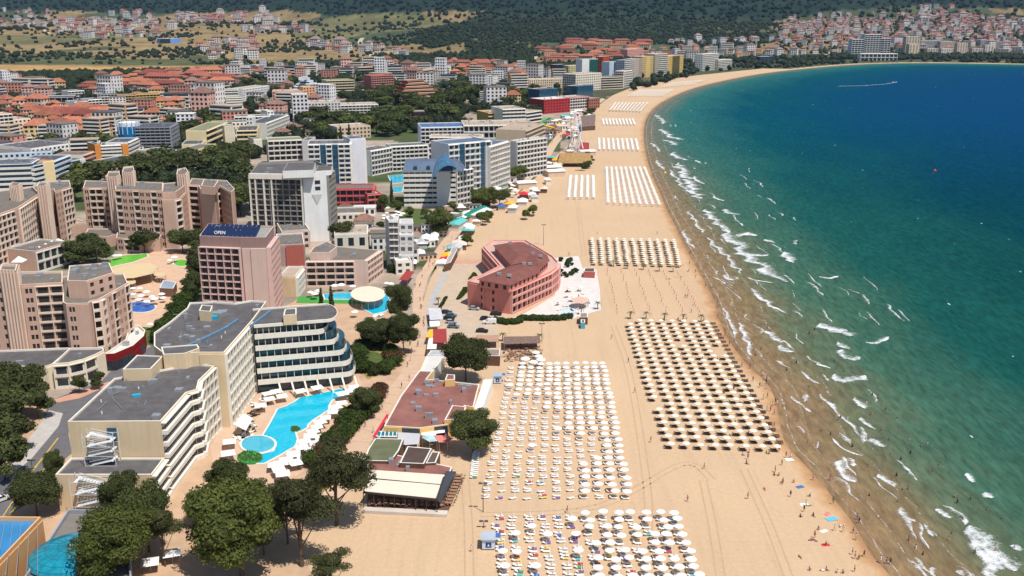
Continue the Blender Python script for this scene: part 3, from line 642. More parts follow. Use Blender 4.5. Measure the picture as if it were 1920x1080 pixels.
# right wing: each floor a teal glazed storey with a pale balcony band, longer towards the ground
L0 = Vector(PP([(476,613)], z3)[0][:2]); ur = Vector(PP([(615,602)], z3)[0][:2])-L0; lw = ur.length; ur.normalize(); nb_ = Vector((-ur.y,ur.x)); dpt = 17
end_px = [(670,706,0)]
ends = [ (Vector(P(672,708,0)[:2])-L0).dot(ur), lw ]
NF = 6; FH = z3/NF
for k in range(NF):
    le = ends[0]-4+(lw-ends[0]+1)*(k/(NF-1))**2.2
    def capsule(l, off, x0=0): 
        r_ = dpt/2+off; pts = [L0+ur*x0-nb_*off]; c = L0+ur*l+nb_*(dpt/2)
        for i in range(13):
            t = -math.pi/2+math.pi*i/12; pts.append(c+ur*(r_*math.cos(t)*.42)+nb_*(r_*math.sin(t)))
        pts.append(L0+ur*x0+nb_*(dpt+off)); return pts
    q = MB(); q.prism(capsule(le,-1.25 if k else -2.2), k*FH+.003, (k+1)*FH-.003, 0, top=True); g_ = q.build('glazed_storey', GLASST, B.root)
    if k: q = MB(); q.prism(capsule(le,0), k*FH-.35, k*FH+1.25, 0, top=False); q.add([(p.x,p.y,k*FH+.1) for p in capsule(le,0)],[list(range(15))]); q.prism(capsule(le,-.18)[::-1], k*FH+.1, k*FH+1.25, top=False)
    o_, i_ = capsule(le,0), capsule(le,-.18)
    if k:
        q.add([(p.x,p.y,k*FH+1.25) for p in o_]+[(p.x,p.y,k*FH+1.25) for p in i_],[[i,i+1,16+i-1,15+i] for i in range(14)]); q.build('balcony_band', OFFW, B.root)
        for i in range(11):
            t = le*(i+.5)/11; B.bx('fin', (L0,ur,-nb_), t-.07, t+.07, -1.3, -.3, k*FH+.1, (k+1)*FH-.25)
q = MB(); tp = capsule(lw,0); ti = capsule(lw,-.4); n_ = len(tp)
q.prism(tp, z3-.35, z3+.55, top=False); q.add([(p.x,p.y,z3+.55) for p in tp]+[(p.x,p.y,z3+.55) for p in ti]+[(p.x,p.y,z3) for p in ti],[[i,(i+1)%n_,n_+(i+1)%n_,n_+i] for i in range(n_)]+[[n_+i,n_+(i+1)%n_,2*n_+(i+1)%n_,2*n_+i] for i in range(n_)]); q.build('roof_edge', OFFW, B.root)
q = MB(); q.add([(p.x,p.y,z3+.03) for p in ti],[list(range(n_))]); q.build('roof', ROOFG, B.root)
for i in range(7):   # raking white columns before the glass ground floor
    t = 6+i*(ends[0]-8)/6; a = L0+ur*t-nb_*1.0; c = L0+ur*(t+.8)-nb_*4.2
    q = MB(); q.tube((a.x,a.y,FH), (c.x,c.y,.0), .28, k=5); q.build('raking_column', OFFW, B.root)
# glazed roof ridge
q = MB()
for a, c in (((362,645),(428,613)),((421,616),(446,600)),((470,612),(508,583)),((352,649),(420,617))):
    a = P(*a, z3+.4); c = P(*c, z3+.4); q.tube(a, c, .5, k=4)
q.build('roof_skylight', mat('blue_skylight',(.12,.22,.32),.25,.2,1,.5), B.root)
for (x,y,w,h,m_) in ((403,598,1.6,1.0,mat('cyan_tarp',(.02,.35,.55))),(409,592,3,1.2,METAL),(416,590,3,1.2,METAL)):
    c = P(x,y,z3); piece('roof_unit', m_, B.root, (c.x,c.y), Vector((1,0)), Vector((0,1)), -w/2,w/2,-w/2,w/2,z3,z3+h)
c = P(256,743,z1); piece('roof_unit', mat('cyan_tarp',(.02,.35,.55)), B.root, (c.x,c.y), Vector((.9,.43)), Vector((-.43,.9)), -1,1,-.6,.6,z1,z1+.5)
rq = random.Random(9); seam = mat('roof_seam',(.16,.15,.145),.9,.2,1)
for z_, quad in ((z1,[(150,788),(290,787),(360,700),(240,706)]),(z3,[(305,655),(400,652),(455,590),(365,585)])):
    Q_ = [P(x,y,z_) for x,y in quad]
    for i in range(9):   # felt seams across the flat roofs
        t = (i+.5)/9; a = Q_[0].lerp(Q_[3],t); c = Q_[1].lerp(Q_[2],t); u = Vector((c.x-a.x,c.y-a.y)).normalized(); n = Vector((u.y,-u.x)); q = MB(); q.box((a.x,a.y),u,n,0,(c-a).length,-.06,.06,z_+.0,z_+.035); q.build('roof_seam', seam, B.root)
    for i in range(4):
        a = Q_[0].lerp(Q_[3],rq.random()).lerp(Q_[1].lerp(Q_[2],rq.random()),rq.random()); c = a+Vector((rq.uniform(-7,7),rq.uniform(-7,7),0)); q = MB(); q.tube((a.x,a.y,z_+.25),(c.x,c.y,z_+.25),.09,k=5); q.build('roof_pipe', METAL, B.root)
    for i in range(9):
        a = Q_[0].lerp(Q_[3],rq.random()).lerp(Q_[1].lerp(Q_[2],rq.random()),rq.random()); q = MB(); q.tube((a.x,a.y,z_),(a.x,a.y,z_+.7),.16,k=6); q.build('roof_vent', METAL if i%3 else OFFW, B.root)
hotelA = B.done()
# steel escape stair on the end wall
r = empty('fire_escape', P(185,960), 'zigzag galvanised steel escape stair on the blank beige end wall', 'staircase')
STW = mat('bright_steel',(.66,.68,.70),.4,.12,1,.5)
def stair(zb, zt_, c, wx, wy, nfl):
    q = MB(); s_ = MB(); H_ = (zt_-zb)/nfl
    for dx in (-wx/2,wx/2):
        for dy in (-wy/2,wy/2): q.tube((c.x+dx,c.y+dy,zb),(c.x+dx,c.y+dy,zt_+1),.09,k=4)
    for k in range(nfl+1): q.abox(c.x-wx/2,c.x+wx/2,c.y-wy/2,c.y-wy/2+.06,zb+k*H_-.05,zb+k*H_+.05); q.abox(c.x-wx/2,c.x+wx/2,c.y+wy/2-.06,c.y+wy/2,zb+k*H_-.05,zb+k*H_+.05)
    q.build('frame', STW, r)
    for k in range(nfl*2):
        s_ = MB(); za = zb+k*H_/2; sg = 1 if k%2 == 0 else -1; y0 = c.y-wy/4*(1)+ (wy/2*(k%2))
        for i in range(8):
            x = c.x-sg*wx*.32+sg*wx*.64*(i+.5)/8; s_.abox(x-.28,x+.28,y0-.55,y0+.55,za+H_/2*i/8,za+H_/2*i/8+.07)
        for dy in (-.6,.6): s_.tube((c.x-sg*wx*.36,y0+dy,za+1),(c.x+sg*wx*.36,y0+dy,za+H_/2+1),.06,k=4); s_.tube((c.x-sg*wx*.36,y0+dy,za),(c.x+sg*wx*.36,y0+dy,za+H_/2),.08,k=4)
        s_.abox(c.x+sg*wx*.36-.3,c.x+sg*wx*.36+.5,c.y-wy/2,c.y+wy/2,za+H_/2-.04,za+H_/2+.04)
        s_.build('flight', STW, r)
ca_ = P(200,862,zt); stair(zt, z1-1.8, Vector((ca_.x, ca_.y-1.9)), 7.2, 3.0, 3)
cb_ = P(178,965,0); stair(0, zt, Vector((cb_.x+.2, P(178,958).y-2.2)), 8.2, 3.2, 3)
reg(r, [])
dp = P(216,862,zt); d = MB(); d.abox(dp.x-1.1,dp.x+1.1,dp.y-.12,dp.y+.05,z1-4.6,z1-.9); d.build('door', GLASSB, hotelA)
# striped-roof tower
B = Bld('tower_hotel', 'mauve-pink balcony tower with blue solar panels and a white sign on its roof', P(447,600), wall_mat((150,124,118)), roof=mat('pale_green_roof',(.28,.30,.26),.9,.1,.3), split=True, trim=wall_mat((206,176,168)), glass=GLASS)
zb_ = 31.0; fp = PP([(374,446),(450,449),(498,449),(514,428),(391,423)], zb_)
B.block(fp, 0, zb_, .8, {0: dict(pat='o', bw=2.9, nf=11, dz=-3.0, dep=1.7, par=.52), 2: dict(pat='o', bw=3.0, nf=11, dz=-3.0, dep=1.7, par=.56)}, clutter=4)
a, b_ = Vector(fp[1][:2]), Vector(fp[2][:2]); u = (b_-a).normalized(); n = Vector((u.y,-u.x)); Lb = (b_-a).length
for f0, f1, ex in ((.06,.40,.5),(.405,.99,.9)): q = MB(); q.box(a,u,n,Lb*f0,Lb*f1,0,ex,0,zb_-3.2); q.build('blank_panel', LILAC, B.root)
for i in range(5):
    for j in range(12):
        if i == 3 and 5 < j < 8: continue
        c = Vector(fp[0][:2]).lerp(Vector(fp[2][:2]), .05+.07*j)+ (Vector(fp[4][:2])-Vector(fp[0][:2]))*(.10+.17*i)
        q = MB(); q.add([(c.x-.75,c.y-1.1,zb_+.45),(c.x+.75,c.y-1.1,zb_+.45),(c.x+.75,c.y+1.0,zb_+1.5),(c.x-.75,c.y+1.0,zb_+1.5),(c.x-.75,c.y-1.1,zb_+.38),(c.x+.75,c.y-1.1,zb_+.38),(c.x+.75,c.y+1.0,zb_+1.43),(c.x-.75,c.y+1.0,zb_+1.43)],[[0,1,2,3],[7,6,5,4],[0,4,5,1],[1,5,6,2],[2,6,7,3],[3,7,4,0]])
        q.build('solar_panel', mat('solar_cell',(.014,.024,.07),.2,.2,.8,.6), B.root)
tcv = bpy.data.curves.new('sign_letters','FONT'); tcv.body = 'OPEN'; tcv.size = 1.7; tcv.extrude = .08; tcv.align_x = 'CENTER'
to = bpy.data.objects.new('sign_letters', tcv); COL.objects.link(to); bpy.context.view_layer.update()
dg = bpy.context.evaluated_depsgraph_get(); tm = bpy.data.meshes.new_from_object(to.evaluated_get(dg)); bpy.data.objects.remove(to)
to = bpy.data.objects.new('sign_letters', tm); COL.objects.link(to); tm.materials.clear(); tm.materials.append(wall_mat((235,235,235))); to.parent = B.root
c = P(412,439,zb_+1.2); to.location = c-B.root.location; to.rotation_euler = (math.radians(75),0,math.atan2(fp[1].y-fp[0].y, fp[1].x-fp[0].x)); B.done()
# white tower with dark balcony front
B = Bld('tower_hotel', 'white tower with a grey-banded balcony front and a grey triangle on its blank wall', P(567,440), wall_mat((226,226,224)), roof=ROOFG, split=False, trim=wall_mat((150,146,140)))
zc = zref(328,450); fp = PP([(469,329),(567,331),(612,329),(624,320),(590,305),(486,309)], zc)
B.block(fp, 0, zc, 1.3, {0: dict(pat='o', bw=3.4, nf=12, dz=-1.2, dep=1.5, par=.5), 2: dict(pat='o', bw=3.2, nf=12, dep=1.2), 3: dict(pat='o', bw=3.2, nf=12, dep=1.2)}, clutter=5)
a, b_ = Vector(fp[0][:2]), Vector(fp[1][:2]); u = (b_-a).normalized(); n = Vector((u.y,-u.x)); Lb = (b_-a).length
for f in (.0,.11,.27,.42,.99): q = MB(); q.box(a,u,n,Lb*f-.35,Lb*f+.35,0,1.7,0,zc+.4); q.build('white_fin', OFFW, B.root)
q = MB(); q.box(a,u,n,0,Lb,1.0,1.9,zc-1.3,zc+1.2); q.build('roof_fascia', OFFW, B.root)
a, b_ = Vector(fp[1][:2]), Vector(fp[2][:2]); u = (b_-a).normalized(); n = Vector((u.y,-u.x)); Lb = (b_-a).length
q = MB(); q.add([(a.x+u.x*t+n.x*.25,a.y+u.y*t+n.y*.25,z) for t,z in ((Lb*.35,zc-9),(Lb*.55,zc-14),(Lb*.78,zc-9))]+[(a.x+u.x*t,a.y+u.y*t,z) for t,z in ((Lb*.35,zc-9),(Lb*.55,zc-14),(Lb*.78,zc-9))],[[0,1,2],[0,3,4,1],[1,4,5,2],[2,5,3,0]]); q.build('wall_emblem', GREYW, B.root)
for z in (zc-4,zc-7): B.bx('window',(a,u,n),Lb*.5,Lb*.72,0,.1,z,z+1.8)
rbox(B, [(530,322),(588,320),(592,306),(540,306)], zc, zc+3.2, par=.4); rbox(B, [(591,322),(622,320),(622,312),(596,311)], zc, zc+2.0, par=.3); B.done()
# low hotel with curved balconies
B = Bld('balcony_hotel','low beige-pink hotel with open balcony grid above the canopy pool', P(575,540), LILAC, roof=ROOFT, split=True, trim=wall_mat((222,196,180)))
zm = zref(487,534); B.block(PP([(574,490),(664,489),(684,489),(712,470),(630,463),(606,476)], zm), 0, zm, .3, {0: dict(pat='b', bw=3.9, nf=4, dep=1.4, par=.85), 2: dict(pat='b', bw=3.6, nf=4, dep=1.3)}, clutter=5)
rbox(B, [(581,474),(618,474),(632,463),(612,453),(588,464)], zm, zm+3.4, par=.2, clutter=3); B.done()
B = SB('pink_hotel_wing','pink-beige hotel block beside the mauve tower with a pale flat roof',526,556,556,556,521,16,wall_mat((214,186,150)),ROOFS,dict(pat='x',bw=40),dict(pat='o',bw=2.6),clutter=0); B.done()
B = SB('linking_hotel','taupe-roofed hotel block with one brick-red wall between the two towers',522,500,573,497,463,24,MAUVE,ROOFT,dict(pat='xxx',bw=6),dict(pat='s'),clutter=8)
a = P(538,499.5); b_ = P(571,497.5); u=Vector((b_.x-a.x,b_.y-a.y)).normalized(); q=MB(); q.box(a,u,Vector((u.y,-u.x)),0,Vector((b_.x-a.x,b_.y-a.y)).length,.3,.45,0,9.5); q.build('red_wall', PINKD, B.root); B.done()
B = SB('hotel_annex','taupe annex with white roof plant at the foot of the white tower',530,470,582,466,436,20,LILAC,ROOFT,dict(pat='s'),clutter=9); B.done()
B = SB('hotel_lobby','low sandy hotel lobby behind the white sunshades',628,470,690,468,440,18,OFFW,ROOFS,dict(pat='s',bw=5),nf=1,clutter=3); B.done()
# glass-fronted narrow white hotel
B = Bld('narrow_hotel','narrow white and grey-glass hotel with stepped terraces by the promenade', P(733,505), GREYW, roof=mat('pale_roof',(.5,.5,.5),.8,.1,.2), glass=mat('grey_glass',(.09,.10,.115),.2,.2,.3,.5), trim=OFFW, split=True)
zn = zref(414,505); B.block(PP([(729,416),(746,416),(748,407),(722,408)], zn), 0, zn, .5, {0: dict(cont=True, bw=2.4, nf=8, par=.5, dep=.5)}, clutter=2)
for i, (ya,yb) in enumerate(((418,442),(440,460),(458,480),(478,496))):
    h_ = zn*(.86-.19*i); a = P(748,505-i*0,0); B.block(PP([(749,ya+2),(775,ya+2),(774,ya-7),(749,ya-7)], h_), 0, h_, .3, {0: dict(pat='s',bw=3.5,nf=max(1,int(h_/2.9)),ww=.6)}, foot=False)
B.done()
B = SB('white_kiosk_building','small white two-storey building beside the promenade with dark windows',743,515,772,513,492,9,OFFW,ROOFW,dict(pat='s',bw=4),clutter=1); B.done()
# beige many-towered hotels
def ribs(B, px_pts, z, ztop, w=.5):
    pts = PP(px_pts, ztop); B.block(pts, 0, ztop, .9, {0: dict(pat='r', bw=8, nf=1), 1: dict(pat='r',bw=8,nf=1)}, foot=False, clutter=1)
DT = wall_mat((226,206,188))
B = Bld('courtyard_hotel','long pinkish-beige hotel with ribbed roof turrets behind the green pool', P(213,470), PINKB, roof=ROOFT, split=True, trim=DT, glass=DARK)
z = zref(352,436); B.block(PP([(156,354),(204,354),(206,342),(160,340)], z), 0, z, .6, {0: dict(pat='wbbw', bw=3.6, nf=7, single=False), 3: dict(pat='s', nf=7)}, clutter=3)
z = zref(358,462); B.block(PP([(216,357),(305,360),(306,344),(218,341)], z), 0, z, .6, {0: dict(pat='bwwbbwwbbwb', bw=2.9, nf=8, ww=.62, dep=.5)}, clutter=16)
ribs(B, [(200,334),(217,335),(225,331),(224,324),(204,324)], 0, zref(358,462)+4.2); ribs(B, [(229,326),(248,327),(252,322),(250,314),(232,316)], 0, zref(358,462)+6.0)
z = zref(375,463); B.block(PP([(304,377),(327,377),(338,374),(352,360),(345,350),(304,352)], z), 0, z, .7, {0: dict(pat='x', bw=30), 1: dict(pat='o', bw=4.5, nf=7, dep=1.0), 2: dict(pat='w', bw=3.4, nf=7)}, clutter=3)
rbox(B, [(304,362),(330,361),(345,350),(340,342),(306,345)], z, z+3.6, par=.4, clutter=5)
z = zref(345,440); B.block(PP([(353,348),(372,349),(376,356),(402,359),(405,351),(412,350),(434,362),(440,356),(425,340),(360,336)], z), 0, z, .6, {0: dict(pat='bw', bw=4, nf=8, dep=.7), 2: dict(pat='xxxx', bw=4), 4: dict(pat='o', bw=4, nf=7), 5: dict(pat='w', bw=4, nf=8)}, clutter=10)
ribs(B, [(331,330),(348,331),(353,324),(348,317),(333,320)], 0, z+5.5); rbox(B, [(377,350),(402,352),(410,340),(382,338)], z, z+3.5, par=.5, clutter=2)
# podium
zz = 6; B.block(PP([(218,447),(262,450),(300,449),(302,440),(220,437)], zz), 0, zz, .4, {0: dict(pat='wbbw', bw=4, nf=2, dep=.5)}, foot=False)
B.block(PP([(160,441),(200,446),(221,440),(215,430),(165,430)], 5), 0, 5, .5, {0: dict(pat='s',bw=3)}, foot=False)
B.done()
B = Bld('courtyard_hotel','pinkish-beige hotel at the left edge with a long slanting balcony wall', P(20,520), PINKB, roof=ROOFT, split=True, trim=DT, glass=DARK)
z = 24.5; B.block(PP([(-60,426),(0,404),(34,392),(74,366),(60,352),(-60,366)], z), 0, z, .8, {0: dict(pat='b', bw=3.6, nf=8, dep=.9, par=.95), 1: dict(pat='bbx', bw=3.6, nf=8, dep=.9, par=.95), 2: dict(pat='bbbb', bw=3.4, nf=8, dep=.9, par=.95)}, clutter=22)
z2_ = 25.5; B.block(PP([(74,366),(92,360),(101,356),(103,362),(133,352),(130,340),(90,342),(60,352)], z2_), 0, z2_, .7, {0: dict(pat='bw',bw=3.4,nf=8,dep=.7), 3: dict(pat='wbb',bw=3,nf=8,dep=.7)}, clutter=8)
ribs(B, [(18,350),(33,352),(40,347),(24,344)], 0, z+6.5); ribs(B, [(69,352),(84,352),(92,346),(74,344)], 0, z+6.5)
B.done()
B = SB('hotel_link_building','low arched beige link building with white tent roofs between the beige hotels',72,512,135,492,474,17,PINKB,ROOFT,dict(pat='b',bw=4,dep=.6),nf=2,clutter=4)
for x,y in ((74,470),(86,464),(98,459),(110,455),(36,489)):
    c = P(x,y,7.5); q=MB(); s_=2.4; q.add([(c.x-s_,c.y-s_,7.4),(c.x+s_,c.y-s_,7.4),(c.x+s_,c.y+s_,7.4),(c.x-s_,c.y+s_,7.4),(c.x,c.y,9.6)],[[0,1,4],[1,2,4],[2,3,4],[3,0,4]]); q.build('tent_roof', CANVAS, B.root)
B.done()
B = SB('entrance_pavilion','low pinkish pavilion with pale roof slabs between the beige hotels',110,455,166,445,428,20,PINKB,ROOFS,dict(pat='x'),nf=1,clutter=2); B.done()
B = Bld('corner_hotel','pinkish-beige stepped hotel with curved corner balconies near the red shopfront', P(120,670), PINKB, roof=ROOFT, split=True, trim=DT, glass=DARK)
z = 25.0; B.block(PP([(-60,535),(16,537),(40,538),(118,534),(118,512),(-60,515)], z), 0, z, .8, {0: dict(pat='w',bw=5,nf=8), 1: dict(pat='xr', bw=3.0, nf=1), 2: dict(pat='wbbw', bw=4.0, nf=8, dep=.6, par=.75)}, clutter=10)
ribs(B, [(0,510),(30,512),(34,500),(4,499)], 0, z+5)
z2_ = 21.8; B.block(PP([(118,569),(124,572),(166,571),(172,566),(185,564),(192,560),(240,533),(232,515),(118,520)], z2_), 0, z2_, .5, {1: dict(pat='wxs', bw=3.2, nf=7), 3: dict(pat='o', bw=3, nf=7, dep=1.3), 4: dict(pat='o', bw=3, nf=7, dep=1.3), 5: dict(pat='wwbwwb', bw=2.7, nf=7, dep=.5, par=.6)}, clutter=2)
rbox(B, [(126,528),(162,529),(213,513),(205,494),(130,500)], z2_, z2_+5.4, par=.4, styles={0: None, 1: dict(pat='s', bw=4, nf=2, ww=.4)}, clutter=14)
B.done()
B = Bld('shop_building','curved building with crimson shopfront and pale roof terrace', P(235,690), CRIM, roof=ROOFW, trim=OFFW, cat='shop', glass=GLASS)
B.block(PP([(196,668),(215,667),(250,652),(270,634),(273,623),(262,614),(244,613),(236,640)], 5.0), 0, 5.0, .8, {0: dict(pat='g',bw=3,nf=1,dz=-1.6), 1: dict(pat='g',bw=3,nf=1,dz=-1.6), 2: dict(pat='xg',bw=3,nf=1,dz=-1.6)}, foot=False, clutter=3); B.done()
B = Bld('low_hall','low cream hall with grey roof panels and dark recessed bays by the road', P(30,735), CREAM, roof=ROOFG, trim=OFFW, split=True, cat='hall', accent=BLUEW)
zg = 7.0; B.block(PP([(-80,690),(88,690),(100,685),(132,658),(128,655),(-80,663)], zg), 0, zg, .6, {0: dict(pat='xbbx', bw=7, nf=1, dep=.5, par=.5), 1: dict(pat='x')}, clutter=3)
B.block(PP([(100,686),(128,684),(158,677),(180,668),(196,660),(192,655),(131,656)], zg+.5), 0, zg+.5, .7, {0: dict(pat='b',bw=4,nf=2,dep=.4), 1: dict(pat='b',bw=4,nf=2,dep=.4), 2: dict(pat='b', bw=4, nf=2, dep=.4), 3: dict(pat='x')}, clutter=1)
a = P(180,670,5.4); b_ = P(195,662,5.4); u = Vector((b_.x-a.x,b_.y-a.y)).normalized()
for i in range(3): q = MB(); q.box((a.x-.2,a.y-.5),u,Vector((u.y,-u.x)),.3+i*.5,2.6-i*.2,.1,.3,4.6+i*.55,4.95+i*.55); q.build('blue_emblem', mat('emblem_blue',(.02,.06,.3),.6), B.root)
B.done()
# bottom left: glazed pool hall and dome
B = Bld('pool_hall','tan hall with a flat blue glass roof in the bottom left corner', P(40,1075), wall_mat((200,152,104)), roof=mat('blue_glass_roof',(.04,.22,.46),.15,.12,.25,.5), trim=wall_mat((216,170,124)), cat='pool hall')
B.block(PP([(-120,1080),(-20,1080),(78,976),(-120,974)], 9.0), 0, 9.0, .9, {1: dict(pat='x',bw=60)}, clutter=0)
for i in range(9): a = P(-90+i*20,1078,9.3); c_ = P(-50+i*15,980,9.3); q = MB(); q.tube(a,c_,.07,k=4); q.build('roof_bar', METAL, B.root)
B.done()
B = Bld('lobby_wing','flat grey lobby wing carrying a teal glass dome at the bottom left', P(120,1075), wall_mat((150,140,132)), roof=mat('grey_gravel_roof',(.20,.175,.155),.95,.12,.4), trim=wall_mat((150,156,168)), cat='lobby wing')
B.block(PP([(20,1130),(250,1130),(240,980),(205,962),(128,962)], 5.5), 0, 5.5, .9, clutter=3)
q = MB(); dc = P(137,1045,5.5); Rd = 8.4; nr_, na = 5, 22; v = []
for j in range(nr_+1):
    t = j/nr_*math.pi*.36/1; rr_ = Rd*math.sin(math.pi/2*(1-j/nr_)) if j < nr_ else .001
    for i in range(na): an = 2*math.pi*i/na; v.append((dc.x+rr_*math.cos(an), dc.y+rr_*math.sin(an), 6.0+2.3*math.sin(math.pi/2*j/nr_)))
for j in range(nr_):
    for i in range(na):
        i2 = (i+1)%na; q = MB(); a0,a1,a2,a3 = v[j*na+i],v[j*na+i2],v[(j+1)*na+i2],v[(j+1)*na+i]; cx = [sum(t)/4 for t in zip(a0,a1,a2,a3)]
        s_ = lambda p: tuple(cx[k]+(p[k]-cx[k])*.94 for k in range(3))
        q.add([s_(a0),s_(a1),s_(a2),s_(a3)],[[0,1,2,3]]); q.add([(p[0],p[1],p[2]-.08) for p in (s_(a0),s_(a1),s_(a2),s_(a3))],[[3,2,1,0]]); q.build('dome_pane', mat('teal_dome_glass',(.01,.24,.34),.12,.3,.6,.6), B.root)
q = MB()
for i in range(na):
    for j in range(nr_): q.tube(v[j*na+i],v[(j+1)*na+i],.07,k=4); q.tube(v[j*na+i],v[j*na+(i+1)%na],.06,k=4)
q.build('dome_frame', mat('teal_frame',(.03,.16,.2),.4), B.root); q = MB(); q.cone((dc.x,dc.y),.5,8.2,8.9,8); q.build('dome_finial', OFFW, B.root); B.done()
# pink beach hotel
B = Bld('beach_hotel','salmon-pink hotel with brown hipped roofs standing on the sand', P(957,588), PINKW, roof=ROOFB, trim=wall_mat((226,168,156)), split=True, glass=DARK, accent=PINKD)
zp = 9.2
B.block(PP([(877,530),(909,537),(919,540),(957,545),(985,533),(1012,521),(1032,512),(1043,503),(1046,493),(1036,482),(1010,466),(985,452),(924,452),(906,464),(938,500),(905,517),(880,527)], zp), 0, zp, .7, {0: dict(pat='xxs',bw=3,nf=3,ww=.3), 2: dict(pat='sxxx',bw=3,nf=3,ww=.35), 3: dict(pat='o',bw=3.1,nf=3,dep=1.0,par=.9), 4: dict(pat='o',bw=3.1,nf=3,dep=1.0,par=.9), 5: dict(pat='o',bw=3.1,nf=3,dep=1.0,par=.9), 6: dict(pat='o',bw=3.1,nf=3,dep=1.0,par=.9), 7: dict(pat='o',bw=3.1,nf=3), 13: dict(pat='b',bw=3.4,nf=3,dep=.7)}, roof='terrace_floor' , clutter=0)
B.pm['terrace_floor'] = mat('pink_terrace_tile',(.55,.36,.30),.85,.1,.4)
z4 = zp+3.1
e1 = [(893,524),(921,529),(956,535),(1014,509),(1010,500),(984,494),(958,498)]; e2 = [(924,460),(958,497),(984,492),(1012,506),(1031,489),(1026,478),(1006,466),(981,454)]
for e in (e1,e2):
    pl = PP(e, z4); pw = inset(ccw([(p.x,p.y) for p in pl]), .9); B.block(pw, zp, z4, 0, {i: dict(pat='s',bw=3.2,nf=1,ww=.4,proud=.1) for i in range(len(pw))}, foot=False, roof='upper_ceiling')
    op = ccw([(p.x,p.y) for p in pl]); ip = inset([Vector(p) for p in op], 5.2); q = MB(); n_ = len(op)
    q.add([(p[0],p[1],z4) for p in op]+[(p[0],p[1],z4+1.7) for p in ip], [[i,(i+1)%n_,n_+(i+1)%n_,n_+i] for i in range(n_)]+[list(range(n_,2*n_))]+[list(range(n_))[::-1]]); q.build('hipped_roof', ROOFB, B.root)
    for k_ in range(4):
        p = ip[(k_*2)%n_]; piece('roof_unit', METAL, B.root, (p[0]+1.5,p[1]-1), Vector((1,0)), Vector((0,1)), -.8,.8,-.5,.5,z4+1.7,z4+2.6)
B.pm['upper_ceiling'] = PINKW; B.done()
# restaurants between promenade and beach
def lowb(name, label, px_pts, h, wall, roofm, par=.25, clutter=0, cat='restaurant', **k):
    B = Bld(name, label, P(*px_pts[0]), wall, roofm, cat=cat); B.block(PP(px_pts,h), 0, h, par, clutter=clutter, **k); return B
RR = mat('red_brown_flat_roof', (.245,.105,.085), .9, .28, .16, bump=.03)
B = lowb('beach_restaurant','large worn red-roofed restaurant between promenade and beach',[(720,800),(787,804),(840,797),(872,762),(888,765),(899,722),(853,717),(800,712),(812,697),(786,696),(752,742)],4.2,wall_mat((222,184,120)),RR,clutter=16,styles={0: dict(pat='xg',bw=5,nf=1), 1: dict(pat='xg',bw=4,nf=1)})
B.split = True; rbox(B, [(833,788),(868,786),(874,763),(848,760)], 4.2, 5.6, par=.1); rbox(B, [(834,713),(853,712),(853,703),(838,702)], 4.2, 6.2, par=.1); B.done()
B = lowb('white_canopy','long white canopy strip along the beach side of the red-roofed restaurant',[(889,766),(904,768),(924,711),(907,712)],3.4,CANVAS,CANVAS,par=.05,cat='canopy'); B.done()
B = lowb('promenade_shop','white-roofed shop at the promenade end of the red-roofed restaurant',[(788,696),(812,698),(834,668),(800,668)],4.0,OFFW,ROOFW,cat='shop'); B.done()
B = lowb('promenade_shop','small grey-roofed kiosk above the white-roofed shop',[(801,667),(833,667),(829,658),(808,658)],4.0,GREYW,mat('pale_grey_roof',(.4,.42,.44),.7,.1,.4),cat='shop'); B.done()
B = lowb('beach_bar','bar with a dull green corrugated roof on the promenade edge',[(682,864),(733,865),(748,845),(757,823),(703,822),(690,842)],4.0,TIMBER,mat('dull_green_roof',(.125,.135,.07),.85,.2,.3,bump=.05,bscale=2),par=.05,cat='bar'); B.done()
B = lowb('beach_bar','bar with a dark brown roof beside the green-roofed one',[(749,868),(795,870),(810,841),(764,837)],4.6,TIMBER,mat('dark_brown_roof',(.085,.055,.045),.85,.12,.3),par=.05,cat='bar'); B.done()
B = lowb('beach_bar','narrow brown-roofed lean-to next to the dark brown bar roof',[(797,869),(817,868),(825,848),(809,847)],3.9,TIMBER,mat('brown_roof',(.12,.085,.065),.85,.12,.3),par=.05,cat='bar'); B.done()
B = lowb('restaurant_base','dark red flat roof joining the cream awning restaurant to the bars',[(678,890),(842,892),(848,876),(740,852),(692,866)],3.3,TIMBER,RR,par=.05,clutter=4); B.done()
r = empty('terrace_restaurant', P(760,945), 'terrace restaurant with two cream awnings, dark frame and tables around', 'restaurant')
CRA = mat('cream_awning',(.72,.62,.50),.8,.04,.3)
for pts_, za, zb__ in (([(688,895),(826,908),(834,890),(698,881)],4.4,4.9),([(681,921),(817,934),(826,909),(695,898)],3.9,4.5)):
    p_ = [P(pts_[0][0],pts_[0][1],za),P(pts_[1][0],pts_[1][1],za),P(pts_[2][0],pts_[2][1],zb__),P(pts_[3][0],pts_[3][1],zb__)]
    q = MB(); q.add([tuple(a) for a in p_]+[(a.x,a.y,a.z-.12) for a in p_],[[0,1,2,3],[7,6,5,4],[0,4,5,1],[1,5,6,2],[2,6,7,3],[3,7,4,0]]); q.build('awning', CRA, r)
q = MB(); F0,F1,F2,F3 = P(681,923,3.9),P(819,937,3.9),P(850,893,3.9),P(838,884,4.6)
for a,c_ in ((F0,F1),(F1,P(834,889,4.7)),(P(695,898,4.3),P(826,910,4.3))): q.tube(a,c_,.28,k=4)
for t in np.linspace(0,1,8): p = F0.lerp(F1,float(t)); q.tube((p.x,p.y,0),(p.x,p.y,3.8),.12,k=4)
q.build('dark_frame', mat('dark_bronze',(.05,.04,.038),.6), r)
